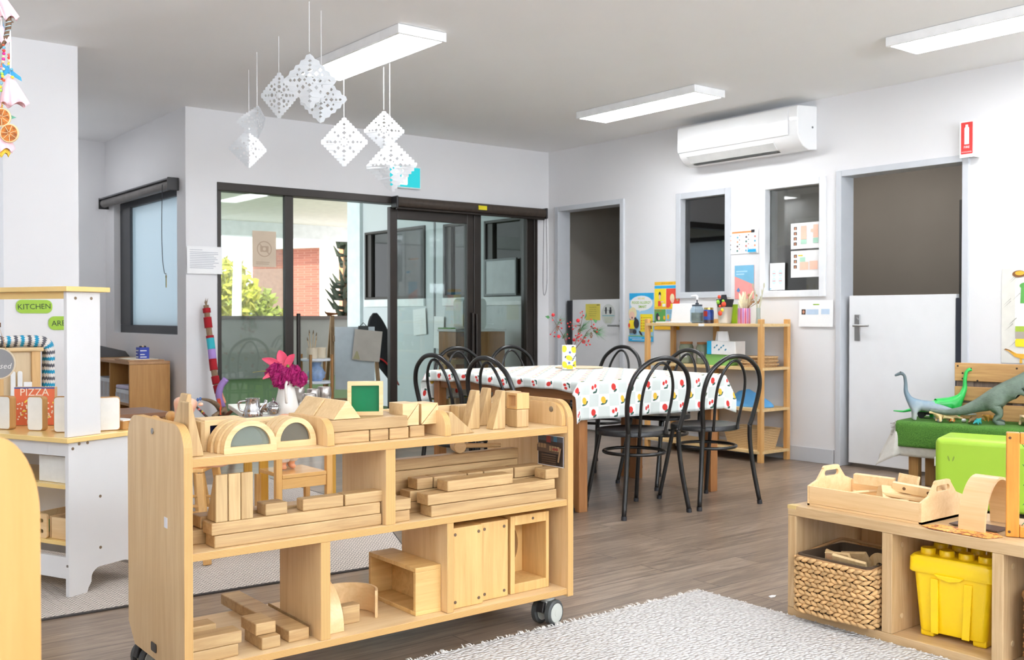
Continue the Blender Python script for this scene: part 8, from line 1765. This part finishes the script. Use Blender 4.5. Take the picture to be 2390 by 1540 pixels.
# ================= paper snowflakes hanging from the ceiling =================
SNOW = G('thin_white_paper'); g = SNOW
df = g.n('BsdfDiffuse', Color=lin((226, 228, 230))); tl = g.n('BsdfTranslucent', Color=lin((226, 228, 230))); mx = g.n('MixShader'); g.set(mx, 0, .3); g.set(mx, 1, df); g.set(mx, 2, tl); g.t.links.new(mx.outputs[0], g.out.inputs[0]); SNOWM = g.m
STRM = P('white_string', (240, 240, 240), .8)
def flake(label, px, py, top, hw, hh, style, fold=(.35, .12), turn=0., zs=2.71, teeth=9):
    "square of paper standing on its corner, scalloped edge, cut-out holes, creased both ways"
    xy = Vector((top[0], top[1], 0)); f_ = xy.x * math.sin(TH) + xy.y * math.cos(TH); c = atd(px, py, f_)
    t = thing('paper_snowflake', label, 'paper decoration', c, -TH + turn, 'paper snowflakes under the ceiling light')
    out = []
    cs = [(0, 1), (1, 0), (0, -1), (-1, 0)]
    for k in range(4):
        a, b_ = Vector(cs[k]), Vector(cs[(k + 1) % 4]); n_ = (a + b_).normalized()
        for j in range(teeth):
            s_ = j / teeth; out.append(a.lerp(b_, s_ + .0)); 
            if style == 'zig': out.append(a.lerp(b_, s_ + .5 / teeth) + n_ * (.07 if 0 < j else .02))
            else: out += [a.lerp(b_, s_ + .25 / teeth) + n_ * .04, a.lerp(b_, s_ + .5 / teeth) + n_ * .055, a.lerp(b_, s_ + .75 / teeth) + n_ * .04]
    loops = [[(p.x * hw, p.y * hh) for p in out]]
    def hole(x, y, rx, ry, dia=True):
        loops.append([(hw * (x + rx * math.cos(a)), hh * (y + ry * math.sin(a))) for a in ([0, PI / 2, PI, PI * 1.5] if dia else [2 * PI * i / 9 for i in range(9)])])
    dia = style != 'dot'
    for k, r_ in enumerate((.18, .38, .57, .73)):
        s_ = (.06, .085, .06, .06)[k] * (.95 if style == 'dot' else 1.)
        for dx, dy in ((1, 0), (-1, 0), (0, 1), (0, -1)): hole(dx * r_, dy * r_, s_ * (1 if dx else 1.2), s_, dia)
    for k, (u_, s_) in enumerate(((.25, .075), (.40, .065), (.12, .04))):
        for sx in (-1, 1):
            for sy in (-1, 1): hole(sx * u_, sy * u_, s_, s_ * 1.1, dia)
    if style == 'dot':
        for sx in (-1, 1):
            for sy in (-1, 1): hole(sx * .25, sy * .48, .045, .05, False); hole(sx * .48, sy * .25, .045, .05, False)
    if style == 'zig':
        for sx in (-1, 1):
            for sy in (-1, 1): hole(sx * .46, sy * .2, .04, .06)
    b = MB(); b.poly(loops, 0.); bm = bmesh.new(); vv = [bm.verts.new(p) for p in b.v]
    for f in b.f:
        try: bm.faces.new([vv[i] for i in f])
        except ValueError: pass
    for nrm in ((1, 0, 0), (0, 1, 0)): bmesh.ops.bisect_plane(bm, geom=bm.verts[:] + bm.edges[:] + bm.faces[:], plane_co=(0, 0, 0), plane_no=nrm)
    bm.verts.index_update(); b2 = MB(); b2.v = [(v.co.x, abs(v.co.x) * fold[0] + abs(v.co.y) * fold[1] + .004 * math.sin(40 * v.co.x + 25 * v.co.y), v.co.y) for v in bm.verts]; b2.f = [tuple(v.index for v in f.verts) for f in bm.faces]; b2.m = [0] * len(b2.f); bm.free()
    b2.build('paper', SNOWM, t, solid=.0007)
    MB().tube([(0, 0, hh), (0, 0, zs - c.z)], .0016, 5).build('string', STRM, t)
flake('paper snowflake lowest of the pair nearest the corner window', 581, 345, (2.751, 6.35), .120, .128, 'scal', (.6, .1), .35)
flake('upper paper snowflake of the pair nearest the corner window', 600, 285, (2.628, 5.881), .105, .102, 'zig', (-.6, .1), -.35)
flake('paper snowflake punched with round holes', 651, 222, (2.575, 5.474), .108, .132, 'dot', (.12, .05), .0, 2.71, 8)
q4 = atd(713, 100, 5.25); flake('topmost paper snowflake beside the lit panel edge', 722, 186, (q4.x, q4.y), .135, .142, 'zig', (.2, .25), .1, 2.71, 5)
flake('paper snowflake with big teeth overlapping the topmost one', 750, 232, (2.518, 4.89), .132, .128, 'zig', (.25, -.15), -.15, 2.71, 5)
flake('single diamond paper snowflake hanging alone below the light panel', 803, 331, (3.102, 5.709), .146, .152, 'scal', (.06, .04), .0)
flake('tight folded paper snowflake above the teal exit sign', 896, 302, (3.289, 5.529), .126, .122, 'scal', (.5, .35), .1, 2.652)
flake('lowest paper snowflake, in front of the teal exit sign', 910, 384, (3.268, 5.436), .160, .160, 'zig', (.3, .35), -.1, 2.652, 9)
# ================= beaded mobile at the picture edge =================
DM = 3.5
def mq(px, py, bk=0.): return atd(px, py, DM + bk)
t = thing('beaded_mobile', 'hanging mobile of twig, beads, pink cloth and orange slices', 'mobile', tuple(mq(0, 60))); m0 = mq(0, 60)
def ml(px, py, bk=0.): return mq(px, py, bk) - m0
TW = P('twig_bark', (112, 88, 68), .8, var=.25, vscale=60.)
MB().tube(spline([ml(-60, 5), ml(-20, 10), ml(4, 15), ml(17, 32), ml(20, 55), ml(16, 80), ml(8, 98), ml(-10, 115)], 5), .0095, 8).build('twig', TW, t, smooth=180)
MB().tube([ml(20, 48), ml(31, 52)], [.006, .002], 6).build('twig_spur', TW, t)
YB_ = P('pale_blue_yarn', (170, 196, 206), .9)
for k, (px, py) in enumerate(((9, 18), (18, 38), (20, 52), (19, 62), (18, 72), (15, 82))): MB().tube([ml(px, py) + Vector((.0115 * math.cos(a) * .8, .0115 * math.sin(a), .0115 * math.cos(a) * .3)) for a in [2 * PI * j / 12 for j in range(12)]], .0016, 5, closed=True).build('yarn_turn', YB_, t)
WCd = P('white_cord', (240, 238, 234), .9)
for pts in (((3, 20), (3, 100)), ((22, 36), (25, 120), (24, 195)), ((-8, -40), (-10, -300))): MB().tube([ml(*p) for p in pts], .0026, 6).build('cord', WCd, t)
MB().tube([ml(-10, 0), Vector((0, 0, CH - m0.z))], .002, 5).build('cord', WCd, t)
BC = [(236, 96, 60), (110, 180, 206), (226, 60, 60), (232, 40, 150), (240, 206, 170), (246, 150, 60), (240, 120, 110), (170, 160, 220), (150, 210, 232), (250, 216, 70), (160, 210, 80), (238, 230, 220)]
BMt = [P('mobile_bead_%d' % k, c, .35) for k, c in enumerate(BC)]
bd = [(4, 98, 0), (7, 104, 0), (9, 111, 1), (9, 118, 2), (9, 125, 3), (8, 132, 4), (8, 138, 3), (7, 144, 4), (6, 150, 5), (5, 156, 6), (8, 161, 4), (4, 160, 7), (3, 166, 8), (5, 172, 10), (6, 178, 9), (3, 183, 0), (9, 187, 0), (3, 194, 8), (1, 203, 9), (2, 211, 10), (1, 240, 9), (3, 246, 9), (4, 253, 5), (21, 128, 6), (21, 135, 2), (21, 142, 4), (21, 149, 9), (22, 155, 1), (27, 162, 1), (28, 170, 2), (29, 180, 9), (30, 188, 10), (31, 194, 5), (-6, 130, 2), (-6, 150, 9), (-7, 170, 5), (-5, 190, 3)]
for px, py, k in bd: MB().ball(tuple(ml(px, py, R.uniform(-.01, .01))), (.0058, .0058, .0052), 8).build('bead', BMt[k], t, smooth=180)
PKc = P('pink_voile', (246, 200, 208), .85, var=.08, vscale=20.)
def flounce(top, bot, w0, w1, mt, n=40, ph=0.):
    a, c = ml(*top), ml(*bot); rt = Vector((math.cos(TH), -math.sin(TH), 0)); bk_ = Vector((math.sin(TH), math.cos(TH), 0)); rows = []
    for k in range(7):
        s_ = k / 6; p = a.lerp(c, s_); w_ = w0 + (w1 - w0) * s_ ** .8; rows.append([p + rt * w_ * (1 + .16 * math.sin(7 * q + ph) * s_) * math.cos(q) + bk_ * w_ * .45 * (1 + .22 * math.cos(9 * q + ph) * s_) * math.sin(q) + Vector((0, 0, .008 * math.sin(5 * q + ph) * s_)) for q in [2 * PI * j / n for j in range(n)]])
    MB().rings(rows, cap=False).build('cloth_tuft', mt, t, smooth=180, solid=.0008)
flounce((22, 178), (32, 245), .008, .048, PKc); flounce((-6, -20), (22, 44), .012, .030, PKc, 40, 1.); flounce((0, 60), (10, 100), .008, .022, PKc, 30, 2.); flounce((-2, 300), (8, 352), .02, .036, PKc, 30, .6); flounce((0, 335), (8, 362), .012, .022, P('mustard_voile', (236, 196, 70), .85), 24, .3)
BLR = P('blue_ribbon', (60, 156, 206), .6)
for (p0, p1, w_) in (((5, 155), (50, 185), .012), ((0, 172), (22, 160), .018), ((8, 55), (12, 80), .006)): a, c = ml(*p0), ml(*p1); MB().mesh([a + Vector((0, 0, w_)), a - Vector((0, 0, w_)), c - Vector((0, .006, w_ * .7)), c + Vector((0, .006, w_ * .7))], [(0, 1, 2, 3)]).build('ribbon', BLR, t, solid=.0008)
a, c = ml(24, 272), ml(38, 272); MB().mesh([a + Vector((0, 0, .006)), a - Vector((0, 0, .010)), c - Vector((0, .004, .004))], [(0, 1, 2)]).build('ribbon', P('mint_ribbon', (130, 206, 180), .6), t, solid=.0008)
g = G('dried_orange'); nz = g.n('TexNoise', Vector=g.coord(), Scale=70., Detail=4.); g.bsdf(g.ramp(nz.outputs[0], [(.3, lin((120, 60, 20))), (.6, lin((206, 120, 40)))]), .5); DOR = g.m; RND = P('orange_rind', (226, 196, 150), .6)
for k, (px, py, r_) in enumerate(((4, 274, .031), (22, 311, .031))):
    c = ml(px, py, -.02); T_ = Matrix.Translation(c) @ TR(rz=-TH) @ TR(rx=PI / 2)
    sl = MB().lathe([(.001, -.003), (r_ * .9, -.003), (r_ * .9, .003), (.001, .003)], 26, T_).build('orange_slice', DOR, t, smooth=40)
    MB().tube([T_ @ Vector((r_ * .95 * math.cos(a), r_ * .95 * math.sin(a), 0)) for a in [2 * PI * j / 26 for j in range(26)]], .0035, 6, closed=True).build('rind', RND, sl, smooth=180)
    for j in range(7):
        a = 2 * PI * j / 7 + .3; MB().tube([T_ @ Vector((.004 * math.cos(a), .004 * math.sin(a), .0032)), T_ @ Vector((r_ * .86 * math.cos(a), r_ * .86 * math.sin(a), .0032))], .0011, 4).build('membrane', RND, sl)
# ================= world, sun, camera =================
wd = bpy.data.worlds.new('World'); S.world = wd; wd.use_nodes = True
nt = wd.node_tree; nt.nodes.clear()
ow = nt.nodes.new('ShaderNodeOutputWorld'); bg = nt.nodes.new('ShaderNodeBackground')
bg.inputs[0].default_value = (.93, .97, 1., 1); bg.inputs[1].default_value = 2.0
nt.links.new(bg.outputs[0], ow.inputs[0])
sl = bpy.data.lights.new('sun', 'SUN'); sl.energy = 6.0; sl.angle = .01; sl.color = (1., .95, .86)
so = bpy.data.objects.new('sun', sl); C.objects.link(so); so.rotation_euler = Vector((.35, .5, -1.)).to_track_quat('-Z', 'Y').to_euler()
def daylight(name, loc, rot, sx, sy, e):
    l = bpy.data.lights.new(name, 'AREA'); l.shape = 'RECTANGLE'; l.size = sx; l.size_y = sy; l.energy = e; l.color = (.82, .91, 1.)
    o = bpy.data.objects.new(name, l); C.objects.link(o); o.location = loc; o.rotation_euler = rot
daylight('window_daylight', (2.7, -2.9, 1.7), (math.radians(170), 0, 0), 5.4, 1.4, 760)  # added lamp aimed upwards to lift the ceiling, no known window
daylight('window_daylight', (-2.4, -.3, 1.7), (math.radians(172), 0, math.radians(-90)), 3.8, 1.4, 210)  # second added uplight, from the unseen side of the room
daylight('corner_window_daylight', (3.02, 8.66, 1.54), (math.radians(90), 0, math.radians(90)), 1.38, 1.04, 6)
daylight('deck_fill', (-.3, 12., 1.5), (math.radians(90), 0, math.radians(-90)), 7., 2.6, 330)  # added fill lamp that brightens the deck behind the glass
cam = bpy.data.cameras.new('camera'); cam.sensor_width = 36.; cam.lens = F / 2390 * 36; cam.clip_start = .05; cam.clip_end = 200
cam.dof.use_dof = True; cam.dof.focus_distance = 3.4; cam.dof.aperture_fstop = 8.
co = bpy.data.objects.new('camera', cam); C.objects.link(co); co.location = (0, 0, EYE)
co.rotation_euler = (PI / 2 - PT, 0, -TH); S.camera = co
vs = S.view_settings; vs.view_transform = 'Standard'; vs.look = 'None'; vs.exposure = 0.36; vs.gamma = 1.0; vs.use_curve_mapping = False
S.cycles.use_denoising = True; S.cycles.max_bounces = 10; S.cycles.diffuse_bounces = 6; S.cycles.transparent_max_bounces = 16
S.cycles.caustics_reflective = False; S.cycles.caustics_refractive = False
